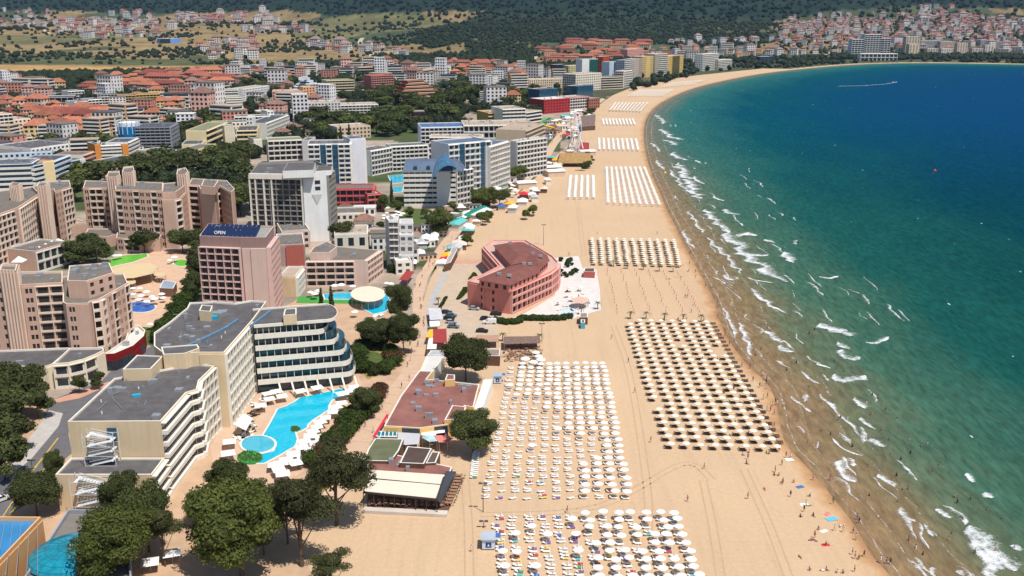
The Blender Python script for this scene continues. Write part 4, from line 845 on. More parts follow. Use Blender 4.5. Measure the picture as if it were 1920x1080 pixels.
q = MB(); q.add([tuple(P(819,937,3.8)),tuple(P(826,944,2.4)),tuple(P(856,884,3.0)),tuple(P(836,883,4.7))],[[0,1,2,3]]); q.add([tuple(P(819,937,3.7)),tuple(P(826,944,2.3)),tuple(P(856,884,2.9)),tuple(P(836,883,4.6))],[[3,2,1,0]]); q.build('side_awning', mat('slate_canvas',(.05,.055,.07),.8), r)
q = MB(); dk = [P(x,y) for x,y in ((688,962),(838,964),(868,898),(850,886),(838,930),(690,925))]; q.prism([(p.x,p.y) for p in dk],0,.35); q.build('timber_deck', TIMBER, r)
q = MB(); w_ = [P(x,y) for x,y in ((683,956),(840,963),(838,971),(680,963))]; q.prism([(p.x,p.y) for p in w_],0,.8); q.build('low_wall', mat('pale_stone_wall',(.55,.48,.42)), r)
# small sheds and shades near the bars
def slabroof(name, label, px_pts, z, m_, cat='awning', posts=True, th=.12, dz=0):
    p_ = PP(px_pts, z); r = empty(name, (p_[0].x,p_[0].y,0), label, cat); pl = ccw([(p.x,p.y) for p in p_]); n_ = len(pl)
    q = MB(); q.add([(p[0],p[1],z+(dz if i >= n_/2 else 0)) for i,p in enumerate(pl)]+[(p[0],p[1],z-th+(dz if i >= n_/2 else 0)) for i,p in enumerate(pl)],[list(range(n_)),list(range(n_,2*n_))[::-1]]+[[n_+i,n_+(i+1)%n_,(i+1)%n_,i] for i in range(n_)]); q.build('cover', m_, r)
    if posts:
        q = MB()
        for p in inset([Vector(a) for a in pl],.25): q.tube((p[0],p[1],0),(p[0],p[1],z-th+.01),.07,k=4)
        q.build('posts', METAL, r)
    return r
REDM = mat('red_canvas',(.62,.03,.05),.8,.06,1); 
slabroof('awning','narrow bright red awning on the promenade side of the red-roofed restaurant',[(698,819),(704,819),(729,777),(725,776)],3.0,REDM)
r = slabroof('awning','white glazed shelter with teal panes below the red-roofed restaurant',[(705,818),(744,819),(745,808),(708,808)],2.9,wall_mat((225,232,232)))
for i in range(5):
    q = MB(); p_ = [P(707+i*7.6,816.6,2.96),P(713+i*7.6,816.8,2.96),P(714+i*7.2,809.4,2.96),P(709+i*7.2,809.2,2.96)]; q.prism([(p.x,p.y) for p in p_],2.91,3.0); q.build('teal_pane', mat('teal_pane',(.01,.16,.22),.15), r)
slabroof('awning','white sheet awning beside the teal panes',[(745,830),(760,834),(786,832),(788,812),(746,809)],2.9,mat('pale_sheet',(.5,.5,.52),.7,.06,.5))
slabroof('awning','white flat shade behind the pink sunshade',[(790,816),(834,816),(834,806),(790,808)],3.1,CANVAS)
slabroof('shade_sail','printed pale blue shade next to the pink sunshade',[(790,820),(805,828),(822,826),(815,817),(796,816)],3.0,mat('pale_blue_canvas',(.42,.60,.64),.8,.4,.8))
slabroof('shade_sail','coral pink four-sided sunshade by the restaurant corner',[(816,820),(822,829),(840,829),(848,822),(834,811),(818,813)],3.1,mat('coral_canvas',(.72,.22,.18),.8,.08,.8))
slabroof('awning','red roofed kiosk awning on the promenade beside the parking lot',[(812,642),(838,642),(837,616),(812,617)],3.2,mat('dark_red_canvas',(.33,.045,.04),.8,.1,.5))
slabroof('awning','yellow kiosk awning beside the red one on the promenade',[(799,632),(811,633),(812,617),(804,618)],3.0,mat('yellow_canvas',(.85,.45,.03),.8,.05,.8))
slabroof('awning','upper white kiosk awning below the yellow one',[(802,645),(811,645),(812,633),(804,634)],3.0,CANVAS)
slabroof('awning','white kiosk awning between the kiosks and the white-roofed shop',[(800,654),(818,654),(819,645),(802,645)],3.0,CANVAS)
slabroof('awning','long white and grey kiosk roof beside the parked cars',[(806,600),(831,598),(826,577),(803,578)],3.0,mat('pale_sheet2',(.55,.55,.57),.7,.1,.5))
slabroof('awning','small white kiosk roof at the near end of the parked cars',[(806,612),(826,610),(824,601),(805,602)],2.8,CANVAS)
B = lowb('wooden_bar','brown reed-roofed bar on the sand beside the bushy tree',[(900,668),(937,669),(938,655),(902,655)],3.2,TIMBER,mat('reed_roof',(.26,.2,.16),.9,.2,.5),cat='bar'); B.done()
slabroof('pergola','long timber pergola on the sand above the plant court',[(944,645),(1012,643),(1012,630),(944,631)],2.6,mat('slat_shade',(.20,.13,.10),.9,.5,1.2))
slabroof('pergola','small pink-tan reed shade on the sand near the bar',[(889,641),(935,640),(935,628),(893,628)],2.7,mat('pink_reed',(.42,.25,.17),.9,.15,.6))
slabroof('shade_sail','round cream canopy over the hotel pool',ell(690,551,33,14.5,16),4.0,mat('cream_canopy',(.74,.62,.48),.8,.04,.4))
slabroof('shade_sail','large tan round canopy near the green pool',[(206,517),(215,503),(245,495),(280,493),(297,500),(285,513),(250,521),(222,522)],4.5,mat('tan_canopy',(.62,.47,.27),.8,.05,.4))
slabroof('shade_sail','small tan round canopy below the large tan one',ell(243,528,12,5,12),3.2,mat('tan_canopy',(.62,.47,.27)))
slabroof('shade_sail','second small tan canopy right of the large tan one',ell(300,514,12,4.5,12),3.2,mat('tan_canopy',(.62,.47,.27)))
slabroof('shade_sail','big white square awning on the pool deck beside the beige hotel',[(439,796),(461,807),(474,784),(456,775)],3.3,CANVAS)
B = lowb('pool_bar','blue-grey roofed pool bar with a small brick hut behind the blue pool',[(299,541),(325,542),(331,530),(306,526)],3.4,BRNW,mat('blue_grey_roof',(.28,.33,.4),.6,.1,.4),cat='bar'); B.done()
slabroof('pergola','pink oval canopy on the white deck of the beach hotel',ell(1088,562,17,5.5,14),3.0,mat('pink_canopy',(.72,.42,.32),.8,.05,.5))
B = lowb('beach_hut','brick-brown hut at the corner of the white hotel deck',[(1094,510),(1115,511),(1116,503),(1096,503)],2.6,PINKD,TIMBER,cat='hut'); B.done()
B = lowb('beach_hut','brown reed hut below the pink oval canopy',[(1086,596),(1102,596),(1102,587),(1087,587)],2.6,TIMBER,mat('reed_roof',(.26,.2,.16)),cat='hut'); B.done()
B = lowb('cabin','single-storey grey shed with ribbed roof on the promenade edge',[(833,497),(845,493),(858,468),(848,463)],3.2,TIMBER,mat('ribbed_grey_roof',(.36,.34,.32),.7,.3,.9),cat='shed'); B.done()
slabroof('awning','red-brown roof leaning over the promenade bend',[(748,524),(765,526),(777,509),(762,507)],3.2,mat('dark_red_canvas',(.33,.045,.04)))
# ---------------------------------------------------------------- hotels further along the shore
band = dict(cont=True, bw=4, dep=1.2); bandf = dict(cont=True, bw=3.6, dep=1.3, pat='f'); grid_ = dict(pat='b', bw=3.6, dep=1.1, par=.9); win = dict(pat='s', bw=3.4, ww=.5); openb = dict(pat='o', bw=3.6, dep=1.1); blank = dict(pat='x', bw=200, nf=1); gls = dict(pat='g', bw=3)
OR_ = ['first','second','third','fourth','fifth','sixth','seventh','eighth','ninth','tenth','eleventh','twelfth','thirteenth','fourteenth','fifteenth']
BLR = mat('slate_blue_roof',(.10,.14,.21),.5,.2,.15); BLD = mat('blue_metal_roof',(.03,.13,.25),.35,.25,.2,.5)
def S(label, x0, y0, x1, y1, yt, dep, wall, roof=ROOFG, st=win, side=win, **k):
    B = SB('hotel', label, x0, y0, x1, y1, yt, dep, wall, roof, dict(st), dict(side), **k); B.done(); return B
WH = wall_mat((228,226,222)); LBW = wall_mat((196,208,222))
# blue-roofed seafront hotel
B = SB('seafront_hotel','white hotel block with slate-blue mansard roof nearest the blue glass vault',758,387,855,386,322,22,WH,BLR,dict(cont=True,bw=3.4,dep=.5,par=1.5,pat=''),dict(pat='o'),split=True,clutter=0,par=.3)
z = zref(322,387); fp = B.mb; a = P(758,387); b_ = P(855,386); q = MB(); u = Vector((b_.x-a.x,b_.y-a.y)).normalized(); n = Vector((u.y,-u.x)); Lb = (Vector(b_[:2])-Vector(a[:2])).length
q.add([(a.x+u.x*s-n.x*t,a.y+u.y*s-n.y*t,zz) for s,t,zz in ((-.5,-.5,z+.3),(Lb+5,-.5,z+.3),(Lb+5,22.5,z+.3),(-.5,22.5,z+.3),(1,6,z+5),(Lb+1,6,z+5),(Lb+1,16,z+5),(1,16,z+5))],[[0,1,5,4],[1,2,6,5],[2,3,7,6],[3,0,4,7],[4,5,6,7]]); q.build('mansard_roof', BLR, B.root)
for i in range(5): t = 6+i*7.5; q = MB(); q.box((a.x,a.y),u,n,t,t+2,-4,-.2,z+1.2,z+3); q.build('dormer', GLASSB, B.root)
q = MB(); q.box((a.x,a.y),u,n,Lb-11,Lb-3,0,.8,0,z); q.build('blank_panel', WH, B.root); B.done()
B = SB('seafront_hotel','round-ended white hotel wing right of the slate-blue mansard block',855,386,886,379,322,20,WH,BLR,dict(pat='o',bw=3.2),dict(pat='o',bw=3.2),clutter=0); B.done()
r = empty('glass_vault', P(815,360), 'curved blue glass vault roof joining the two white seafront hotels', 'glass roof'); q = MB()
g0 = [P(808,338,21),P(872,330,21)]; g1 = [P(816,306,26),P(846,300,26)]
nv = 8
for j in range(10):
    for i in range(nv):
        def pt(i,j):
            t = j/10; l = g0[0].lerp(g1[0],t); r_ = g0[1].lerp(g1[1],t); s_ = i/nv; p = l.lerp(r_,s_); p.z += math.sin(math.pi*s_)*(7-3*t); return tuple(p)
        q.add([pt(i,j),pt(i+1,j),pt(i+1,j+1),pt(i,j+1)],[[0,1,2,3]])
q.build('glass_shell', mat('vault_glass',(.03,.14,.25),.25,.35,.2,.6), r, smooth=True)
q = MB()
for i in range(nv+1): q.tube(pt(i,0),pt(i,10),.18,k=4)
q.build('ribs', BLR, r)
B = SB('seafront_hotel','tall white hotel with blue glass strips behind the blue vault',842,372,920,362,272,20,WH,BLR,dict(pat='bbgbbbgb',bw=3.6,nf=9,dep=1.0),dict(pat='o'),clutter=0,glass=GLASSB); B.done()
B = SB('seafront_hotel','rounded white end tower with balconies facing the promenade',917,364,953,350,276,22,WH,BLR,dict(pat='obo',bw=3.6,nf=9,dep=1.3),dict(pat='o',nf=9,bw=3.4),clutter=3); B.done()
S('long white hotel with dark balcony rows behind the blue-roofed hotels',806,300,905,300,258,18,OFFW,ROOFS,bandf,win,nf=4,clutter=10)
S('white hotel with grey blank end wall beyond the long white one',955,335,968,337,265,30,GREYW,ROOFS,blank,dict(pat='o'),clutter=4)
S('curved beige balcony hotel next to the promenade water slide',985,318,1019,300,246,22,wall_mat((196,176,150)),ROOFS,dict(cont=True,bw=4,dep=1.4,par=.8),band,clutter=5,trim=wall_mat((196,176,150)))
S('white terraced hotel with roof pools behind the long white one',870,285,1000,283,236,34,OFFW,ROOFS,dict(pat='b',bw=4,nf=4),win,clutter=24,nf=5)
S('white hotel with bright blue roof canopies by the trees',790,286,872,284,240,30,LBW,mat('bright_blue_roof',(.07,.14,.29),.5,.3,.2),grid_,win,clutter=10)
S('hotel striped with mustard and dark bands near the promenade',915,247,950,245,213,26,wall_mat((190,150,80)),ROOFS,dict(cont=True,bw=4,par=1.2),win,clutter=4,trim=wall_mat((206,182,120)))
S('white hotel with a mustard stripe and red roof clutter beside the water slide',942,252,985,250,206,30,OFFW,ROOFS,dict(cont=True,bw=4,par=1.2),band,clutter=12)
S('beige balcony-banded hotel just left of the water slide',985,245,1015,240,212,24,wall_mat((202,186,164)),ROOFS,band,band,clutter=4)
# white tower hotel behind the white tower
B = SB('resort_hotel','white resort hotel with blue glass panels behind the white tower',582,362,660,360,272,20,WH,ROOFG,dict(pat='bbgbgbb',bw=3.6,nf=10,dep=.9),dict(pat='o',bw=3.6),clutter=10,glass=GLASSB); B.done()
B = SB('resort_hotel','tall blank white tower of the white resort hotel',660,356,686,354,262,16,wall_mat((214,214,220)),ROOFG,blank,dict(pat='o',bw=3.2,nf=10),clutter=3); B.done()
S('white arcaded hotel wing right of the blank white tower',696,330,735,322,284,15,WH,ROOFG,dict(pat='o',bw=3.2),openb,clutter=2)
S('white arcaded hotel wing with dark glass column near the blue vault',735,322,802,318,276,15,WH,ROOFG,dict(pat='oobooooo',bw=3.4),openb,clutter=2)
S('brown balcony grid hotel with a green-grey roof',505,312,569,309,265,18,wall_mat((214,196,176)),ROOFGR,dict(pat='b',bw=3.8,dep=1.3,nf=5),win,clutter=0)
S('white end block with sloping grey panel beside the brown balcony grid',569,312,585,312,264,18,GREYW,ROOFG,blank,win,clutter=1)
S('red-pink low hotel with white arches at the foot of the white resort hotel',627,393,700,392,356,16,wall_mat((190,84,88)),ROOFT,dict(pat='o',bw=3.6,nf=3,dep=1.0),openb,clutter=0,trim=wall_mat((196,96,98)))
S('small red-pink block at the end of the low red hotel',690,396,716,394,366,12,wall_mat((190,84,88)),ROOFS,openb,openb,clutter=1,trim=wall_mat((206,120,110)))
S('cream single-storey block with arched doors near the red hotel',630,428,686,426,402,16,OFFW,ROOFT,win,win,nf=2,clutter=3)
S('sandy building with a stone gable roof above the white resort hotel',633,262,695,258,240,24,TAN,ROOFS,win,win,clutter=4)
# cream hotels in the trees
CRM = wall_mat((226,206,162))
S('cream hotel with long balcony bands and a green roof, left of the pair',352,288,390,288,246,60,CRM,ROOFGR,blank,dict(cont=True,bw=5,dep=1.3,par=1.1,nf=4),clutter=3,trim=CRM)
S('cream hotel with balcony bands, right of the pair',446,279,484,278,246,34,CRM,ROOFD,dict(cont=True,bw=5,par=1.2,nf=4),win,clutter=2,trim=CRM)
S('cream staircase tower between the two cream hotels',424,285,442,284,238,12,wall_mat((214,200,168)),ROOFGR,dict(pat='rg',bw=6),blank,clutter=0)
S('small white block with green roof at the right of the cream hotels',477,284,492,283,262,30,OFFW,ROOFGR,blank,win,clutter=0)
S('low cream building with a dark blue roof before the cream hotels',343,297,380,296,272,26,CRM,ROOFD,blank,win,nf=2,clutter=2)
S('long low cream canopy building under the cream hotels',400,292,480,290,277,14,CRM,ROOFS,dict(pat='g',bw=5),win,nf=1,clutter=0)
S('cream hotel with a green roof and windowed side, lower left of the pair',312,318,352,312,290,34,CRM,ROOFGR,win,dict(pat='s',bw=3.4,nf=4),clutter=4,nf=3)
S('cream block with a grey roof in front of the green-roofed cream hotel',286,336,332,334,308,24,CRM,ROOFT,blank,dict(pat='b',bw=3.6),clutter=4)
S('cream wing with many windows running to the trees',365,312,408,298,284,14,CRM,ROOFT,dict(pat='s',bw=3.2,nf=3),win,clutter=0)
S('low building with a dark blue roof left of the cream hotels',218,330,272,318,306,20,CREAM,ROOFD,win,win,nf=2,clutter=0)
S('white slab with dark roof and stair tower above the cream hotels',442,250,508,248,220,16,OFFW,ROOFD,grid_,win,clutter=3)
S('square white stair tower above the cream hotels',503,245,515,244,209,12,WH,ROOFW,win,blank,clutter=0)
S('white hotel with dark roof panels running right of the stair tower',500,262,542,244,232,16,OFFW,ROOFD,grid_,win,clutter=3)
S('second white stair tower with small windows',464,262,476,262,220,10,WH,ROOFW,win,blank,clutter=0)
S('white low wing with a dark roof left of the stair tower',398,252,466,250,231,14,OFFW,ROOFD,win,win,clutter=2)
# left side
S('blue and white banded hotel at the left edge',-40,378,66,374,310,20,BLUEW,ROOFG,dict(cont=True,bw=4,dep=1.4,par=1.3,nf=7),band,clutter=12,glass=GLASSB)
S('curved white banded end of the blue hotel',66,374,88,368,312,20,wall_mat((20,90,150)),ROOFG,dict(cont=True,bw=4,dep=1.4,par=1.2,nf=7),band,clutter=2,glass=GLASSB)
S('cream blank wall with an orange frame beside the blue hotel',88,366,108,362,305,8,wall_mat((240,214,164)),ROOFS,blank,blank,clutter=0,trim=ORW)
S('white banded hotel wing under an orange roof rim',106,362,138,347,304,22,WH,ROOFD,dict(cont=True,bw=4,dep=1.3,par=1.2,nf=6),band,clutter=2,trim=LBW)
S('white hotel with blue glass corner behind the orange-rimmed wing',135,345,164,338,304,22,WH,ROOFD,dict(pat='gx',bw=6,nf=4),band,clutter=3,glass=GLASSB)
S('beige balcony-banded block right of the blue glass corner',160,326,180,318,292,20,CREAM,ROOFT,band,band,clutter=2,trim=SALM)
S('large white flat-roofed complex behind the blue hotel',-20,318,100,312,290,50,LBW,ROOFT,win,win,clutter=26)
S('white hotel with a curved dark roof and arched front',62,312,140,300,280,40,WH,ROOFG,win,win,clutter=10)
S('black and white banded hotel between orange end walls',193,312,233,310,274,16,WH,ROOFD,dict(cont=True,bw=4,dep=1.3,par=1.2,nf=6),band,clutter=10)
S('orange end wall of the black and white banded hotel',182,314,192,313,272,16,ORW,ROOFD,blank,blank,clutter=0)
S('orange middle panel of the black and white banded hotel',233,311,244,310,272,16,ORW,ROOFD,blank,blank,clutter=0)
S('right wing of the black and white banded hotel with skewed balconies',244,310,263,300,268,16,WH,ROOFD,dict(cont=True,bw=4,dep=1.2,par=1.2,nf=6),band,clutter=1)
S('grey glass hotel with a dark roof beside the blue cylinder',258,287,322,286,240,30,wall_mat((120,124,136)),ROOFD,dict(cont=True,bw=3.6,dep=.8,par=.8,nf=8,pat='f'),dict(pat='o'),clutter=4,trim=wall_mat((150,150,156)))
r = empty('blue_tower', P(246,283), 'bright blue glass cylinder tower with a white crown', 'tower'); q = MB(); c = P(246,283); R1 = 8.5; zt_ = zref(236,283)
q.prism([(c.x+R1*math.cos(2*math.pi*i/20),c.y+R1*math.sin(2*math.pi*i/20)) for i in range(20)],0,zt_); q.build('glass_drum', mat('vivid_blue_glass',(.003,.16,.38),.2,.3,.12,.5), r)
q = MB(); q.prism([(c.x+7.4*math.cos(2*math.pi*i/20),c.y+7.4*math.sin(2*math.pi*i/20)) for i in range(20)],zt_,zt_+3); q.build('crown', WH, r)
for i in range(14): q = MB(); an = 2*math.pi*i/14; q.tube((c.x+R1*math.cos(an),c.y+R1*math.sin(an),zt_-6),(c.x+R1*math.cos(an),c.y+R1*math.sin(an),zt_+4),.4,k=4); q.build('crown_fin', LBW, r)
S('pinkish tower block with a balcony grid at the left edge',-12,272,30,268,217,18,wall_mat((222,200,178)),ROOFS,dict(pat='b',bw=4,nf=8),win,clutter=2)
S('cream apartment block with small windows right of the balcony grid',24,266,62,262,226,24,wall_mat((232,214,190)),ROOFS,win,win,clutter=4)
S('pale green block with a flat roof at the left',8,290,34,288,262,20,GRN,ROOFS,blank,win,clutter=1)
S('yellow and red block beside the pale green one',33,288,64,286,260,18,YELW,ROOFT,dict(pat='xobx',bw=4),win,clutter=1,accent=REDW)
S('white and black framed apartment block beyond the red roofs, left',142,216,166,214,192,20,WH,ROOFD,grid_,win,clutter=2)
S('white and black framed apartment block beyond the red roofs, right',168,214,194,212,188,20,WH,ROOFD,grid_,win,clutter=2)
S('long dark-fronted modern building with white beams',60,206,140,204,184,22,DKG,ROOFD,dict(pat='b',bw=6,nf=2),win,clutter=4)
S('charcoal glass building between the framed and tan blocks',185,202,222,200,178,20,DKG,ROOFD,grid_,win,clutter=2)
S('tan apartment block with many balconies, left of two',222,204,256,203,180,20,wall_mat((180,150,106)),ROOFT,grid_,win,clutter=2,trim=wall_mat((200,170,120)))
S('golden apartment block with many balconies, right of two',257,203,302,201,178,20,wall_mat((206,166,92)),ROOFT,grid_,win,clutter=2,trim=wall_mat((214,180,110)))
S('white-fronted building with purple-grey roof beyond the red roofs',130,192,160,190,172,20,WH,ROOFD,grid_,win,clutter=2)
# middle distance
S('white stepped hotel with dark strips among the trees, lower',425,206,455,205,184,20,wall_mat((206,204,190)),ROOFGR,dict(cont=True,bw=4,par=1.4,nf=5),win,clutter=0)
S('white stepped hotel with dark strips among the trees, upper',405,196,448,195,170,20,wall_mat((214,212,204)),ROOFGR,dict(cont=True,bw=4,par=1.4,nf=5),win,clutter=2)
S('white building with dark windows left of the dark grove',455,190,506,182,168,20,WH,ROOFS,win,win,clutter=2)
S('salmon hotel row behind the trees',512,200,572,199,172,22,SALM,ROOFS,win,win,clutter=6)
S('salmon hotel with stepped tower at its right',570,198,592,197,164,16,wall_mat((222,168,124)),ROOFS,win,win,clutter=1)
B = Bld('pyramid_hotel','stepped white pyramid-shaped hotel with a pale blue roof',P(541,176),WH,mat('pale_blue_roof',(.25,.36,.55),.5,.2,.1),trim=WH)
for i in range(6):
    a = P(540+i*7,177); b_ = P(600-i*7,177); a = Vector((a.x,a.y+i*3)); b_ = Vector((b_.x,b_.y+i*3)); hh = zref(168-i*4.6,177); u=(b_-a).normalized(); n_=Vector((-u.y,u.x)); B.block([a,b_,b_+n_*26,a+n_*26], 0 if i == 0 else zref(168-(i-1)*4.6,177)+.02, hh, .5, {0: dict(cont=True,bw=5,nf=1,par=1.3), 1: dict(pat='x')}, foot=(i==0))
B.done()
S('beige stepped hotel with long balcony bands in the trees',613,182,665,180,152,24,wall_mat((206,192,160)),ROOFGR,dict(cont=True,bw=4,par=1.2,nf=6),win,clutter=4,trim=wall_mat((206,192,160)))
S('rosy-red apartment hotel beside the beige stepped one',697,172,738,170,143,24,wall_mat((186,104,96)),ROOFR,grid_,win,clutter=4,trim=wall_mat((206,150,136)))
B = Bld('terraced_hotel','long maroon and beige terraced hotel rising in sweeping bands',P(742,195),MARO,ROOFT,trim=wall_mat((206,176,144)))
for i in range(7):
    x0,x1 = (742+i*3, 846-i*9); a = P(x0,196); b_ = P(x1,193); a = Vector((a.x,a.y+i*5)); b_ = Vector((b_.x,b_.y+i*5)); u=(b_-a).normalized(); n_=Vector((-u.y,u.x)); z0_,z1_ = i*3.6, (i+1)*3.6-.4
    B.block([a,b_,b_+n_*(40-i*5),a+n_*(40-i*5)], z0_+(.03 if i else 0), z1_, .9, {0: dict(cont=True,bw=5,nf=1,par=1.2)}, foot=(i==0))
B.done()
S('white hotel with dense windows behind the grove, left part',573,226,640,224,194,26,wall_mat((206,200,196)),ROOFS,win,win,clutter=8)
S('white hotel with dense windows behind the grove, right part',640,224,710,222,198,26,wall_mat((214,206,200)),ROOFS,dict(pat='b',bw=4),win,clutter=8)
S('pink and white long hotel with red roof rows',782,152,842,144,134,20,wall_mat((196,110,104)),ROOFS,dict(cont=True,bw=4,nf=4),win,clutter=3)
S('long cream hotel with green strips and a flat roof',672,142,790,138,127,20,wall_mat((196,188,164)),ROOFGR,dict(cont=True,bw=5,nf=3),win,clutter=6,trim=wall_mat((206,196,176)))
S('small beige tower left of the long cream hotel',704,140,722,139,124,14,TAN,ROOFS,win,win,clutter=0)
S('low maroon pavilion deep in the grove',775,224,815,223,211,16,CRIM,ROOFT,gls,win,nf=1,clutter=0)
S('long beige seafront hotel with a small red dome',992,167,1080,164,150,22,wall_mat((214,196,168)),ROOFS,win,win,clutter=6)
S('white stepped hotel right of the long beige one',1080,172,1126,168,140,24,wall_mat((222,212,196)),ROOFS,dict(pat='s',bw=4),openb,clutter=6)
S('cube hotel with long balconies right of the white stepped one',1128,168,1168,166,146,22,wall_mat((196,182,160)),ROOFG,band,band,clutter=3,trim=wall_mat((206,196,176)))
S('dark blue glass building left of the red hotel',1011,198,1046,195,169,20,NAVY,ROOFG,gls,gls,clutter=2,glass=GLASSB)
S('dark blue glass building behind the red hotel',1082,187,1112,184,163,18,NAVY,ROOFG,gls,gls,clutter=2,glass=GLASSB)
S('red hotel with a curved white top storey near the big wheel',1020,214,1068,210,188,24,wall_mat((176,48,52)),ROOFW,dict(pat='s',bw=4,ww=.6),win,clutter=6)
S('red hotel with white balconies right of the curved one',1068,206,1104,203,184,22,wall_mat((190,56,56)),ROOFS,openb,win,clutter=4)
S('tan and rust block at the seaward end of the red hotels',1104,204,1124,202,186,20,wall_mat((150,98,80)),ROOFS,win,win,clutter=1)
S('white tower framing a green glass front, behind the beach',1091,148,1130,146,112,16,WH,ROOFG,dict(pat='xggx',bw=5),blank,clutter=2,glass=mat('green_glass',(.01,.10,.08),.2,.2,.2,.5))
S('white tower framing a blue glass front, behind the beach',1142,150,1170,148,117,16,LBW,ROOFG,dict(pat='xgggx',bw=5),blank,clutter=2,glass=GLASSB)
S('narrow orange-red tower between two glass-fronted towers',1130,147,1141,146,107,14,wall_mat((196,86,50)),ROOFS,win,win,clutter=0)
S('grey gridded tower right of the blue glass tower',1170,152,1188,150,114,16,wall_mat((150,160,178)),ROOFG,grid_,win,clutter=1)
S('beige tower with vertical strips in the seafront cluster',1188,150,1203,148,112,18,wall_mat((178,160,148)),ROOFS,dict(pat='xs',bw=3),win,clutter=0)
S('yellow-topped tower, first of the seafront cluster',1203,146,1224,144,107,20,wall_mat((206,178,120)),ROOFS,dict(pat='sxs',bw=3),win,clutter=0)
S('yellow-topped tower, second of the seafront cluster',1226,143,1250,141,102,20,wall_mat((222,190,130)),ROOFS,grid_,win,clutter=2)
S('olive-glazed yellow tower at the seaward end of the cluster',1250,140,1280,137,106,20,wall_mat((214,180,110)),ROOFS,dict(pat='sggs',bw=4),win,clutter=2,glass=mat('olive_glass',(.09,.08,.03),.3,.3,.2,.4))
S('pink stepped hotel peeping over the seafront cluster',1176,112,1206,110,93,20,wall_mat((222,160,150)),ROOFS,win,win,clutter=1)
S('small white hotel with a yellow top floor left of the green glass tower',1066,142,1090,141,124,16,wall_mat((206,196,140)),ROOFS,win,win,clutter=1)
S('small navy block left of the yellow-topped white one',1040,138,1064,137,122,14,NAVY,ROOFG,gls,gls,clutter=1)
S('white balconied block at the foot of the blue glass tower',1169,164,1184,162,134,14,OFFW,ROOFS,openb,openb,clutter=0)
S('stepped white apartment hotel above the far beach',1316,133,1345,130,102,14,WH,ROOFS,grid_,win,clutter=1)
S('white hotel wing right of the stepped apartment hotel',1346,131,1371,129,113,14,OFFW,ROOFS,grid_,win,clutter=1)
S('blue-roofed low building above the far beach',1425,118,1450,117,107,14,NAVY,mat('bright_blue_roof',(.07,.14,.29)),win,win,clutter=0)
S('pale blue and white block on the hill beyond the left fields',300,82,339,81,73,16,wall_mat((110,150,210)),ROOFW,dict(pat='gx',bw=9,nf=3),win,clutter=0)
# big white hotel across the bay and its neighbours
BW = wall_mat((214,214,222))
S('left wing of the great white stepped hotel across the bay',1595,108,1618,108,74,24,BW,ROOFG,dict(pat='b',bw=7,nf=9),win,clutter=0)
S('tall centre of the great white stepped hotel across the bay',1618,108,1650,108,65,24,BW,ROOFG,dict(pat='b',bw=6,nf=12),win,clutter=0)
S('right wing of the great white stepped hotel across the bay',1650,108,1667,108,72,24,BW,ROOFG,dict(pat='b',bw=7,nf=9),win,clutter=0)
S('long low arcaded base of the great white hotel across the bay',1613,114,1682,114,101,20,WH,ROOFW,dict(pat='b',bw=9,nf=2),win,clutter=0)
S('beige twin-towered hotel across the bay, back',1696,104,1722,104,69,20,wall_mat((206,190,168)),ROOFS,dict(pat='s',bw=6),win,clutter=0)
S('beige twin-towered hotel across the bay, front',1703,107,1720,107,83,20,wall_mat((222,202,172)),ROOFS,dict(pat='s',bw=6),win,clutter=0)
S('beige slim tower across the bay, further right',1793,105,1812,105,81,16,wall_mat((214,194,172)),ROOFS,dict(pat='s',bw=6),win,clutter=0)
S('grey-white gridded block across the bay',1725,92,1762,92,76,20,wall_mat((186,186,196)),ROOFG,grid_,win,clutter=0)
S('beige block right of the gridded one across the bay',1762,94,1790,94,78,20,wall_mat((190,176,164)),ROOFS,win,win,clutter=0)
S('pinkish block at the far right across the bay',1863,92,1902,92,78,20,wall_mat((190,164,158)),ROOFG,win,win,clutter=0)
S('blue-roofed white block left of the beige twin towers',1676,88,1694,88,72,16,BW,mat('bright_blue_roof',(.07,.14,.29)),win,win,clutter=0)
hr_ = random.Random(55); HC = [wall_mat((206,190,172)),wall_mat((190,186,190)),wall_mat((214,206,196)),wall_mat((196,166,150))]
for i,(x,y,w,h) in enumerate(((1560,103,16,9),(1582,98,14,12),(1683,103,14,14),(1700,84,14,9),(1738,104,20,13),(1745,86,16,10),(1764,106,22,15),(1806,88,18,11),(1822,104,20,13),(1838,86,16,11),(1846,100,16,15),(1870,104,20,12),(1884,80,18,10),(1896,103,18,15),(1918,106,16,13))):
    S('pale mid-rise block across the bay, '+OR_[i]+' from the left',x,y,x+w,y,y-h,18,HC[i%4],[ROOFG,ROOFS,ROOFT][i%3],dict(pat='b' if i%2 else 's',bw=6),win,clutter=0)
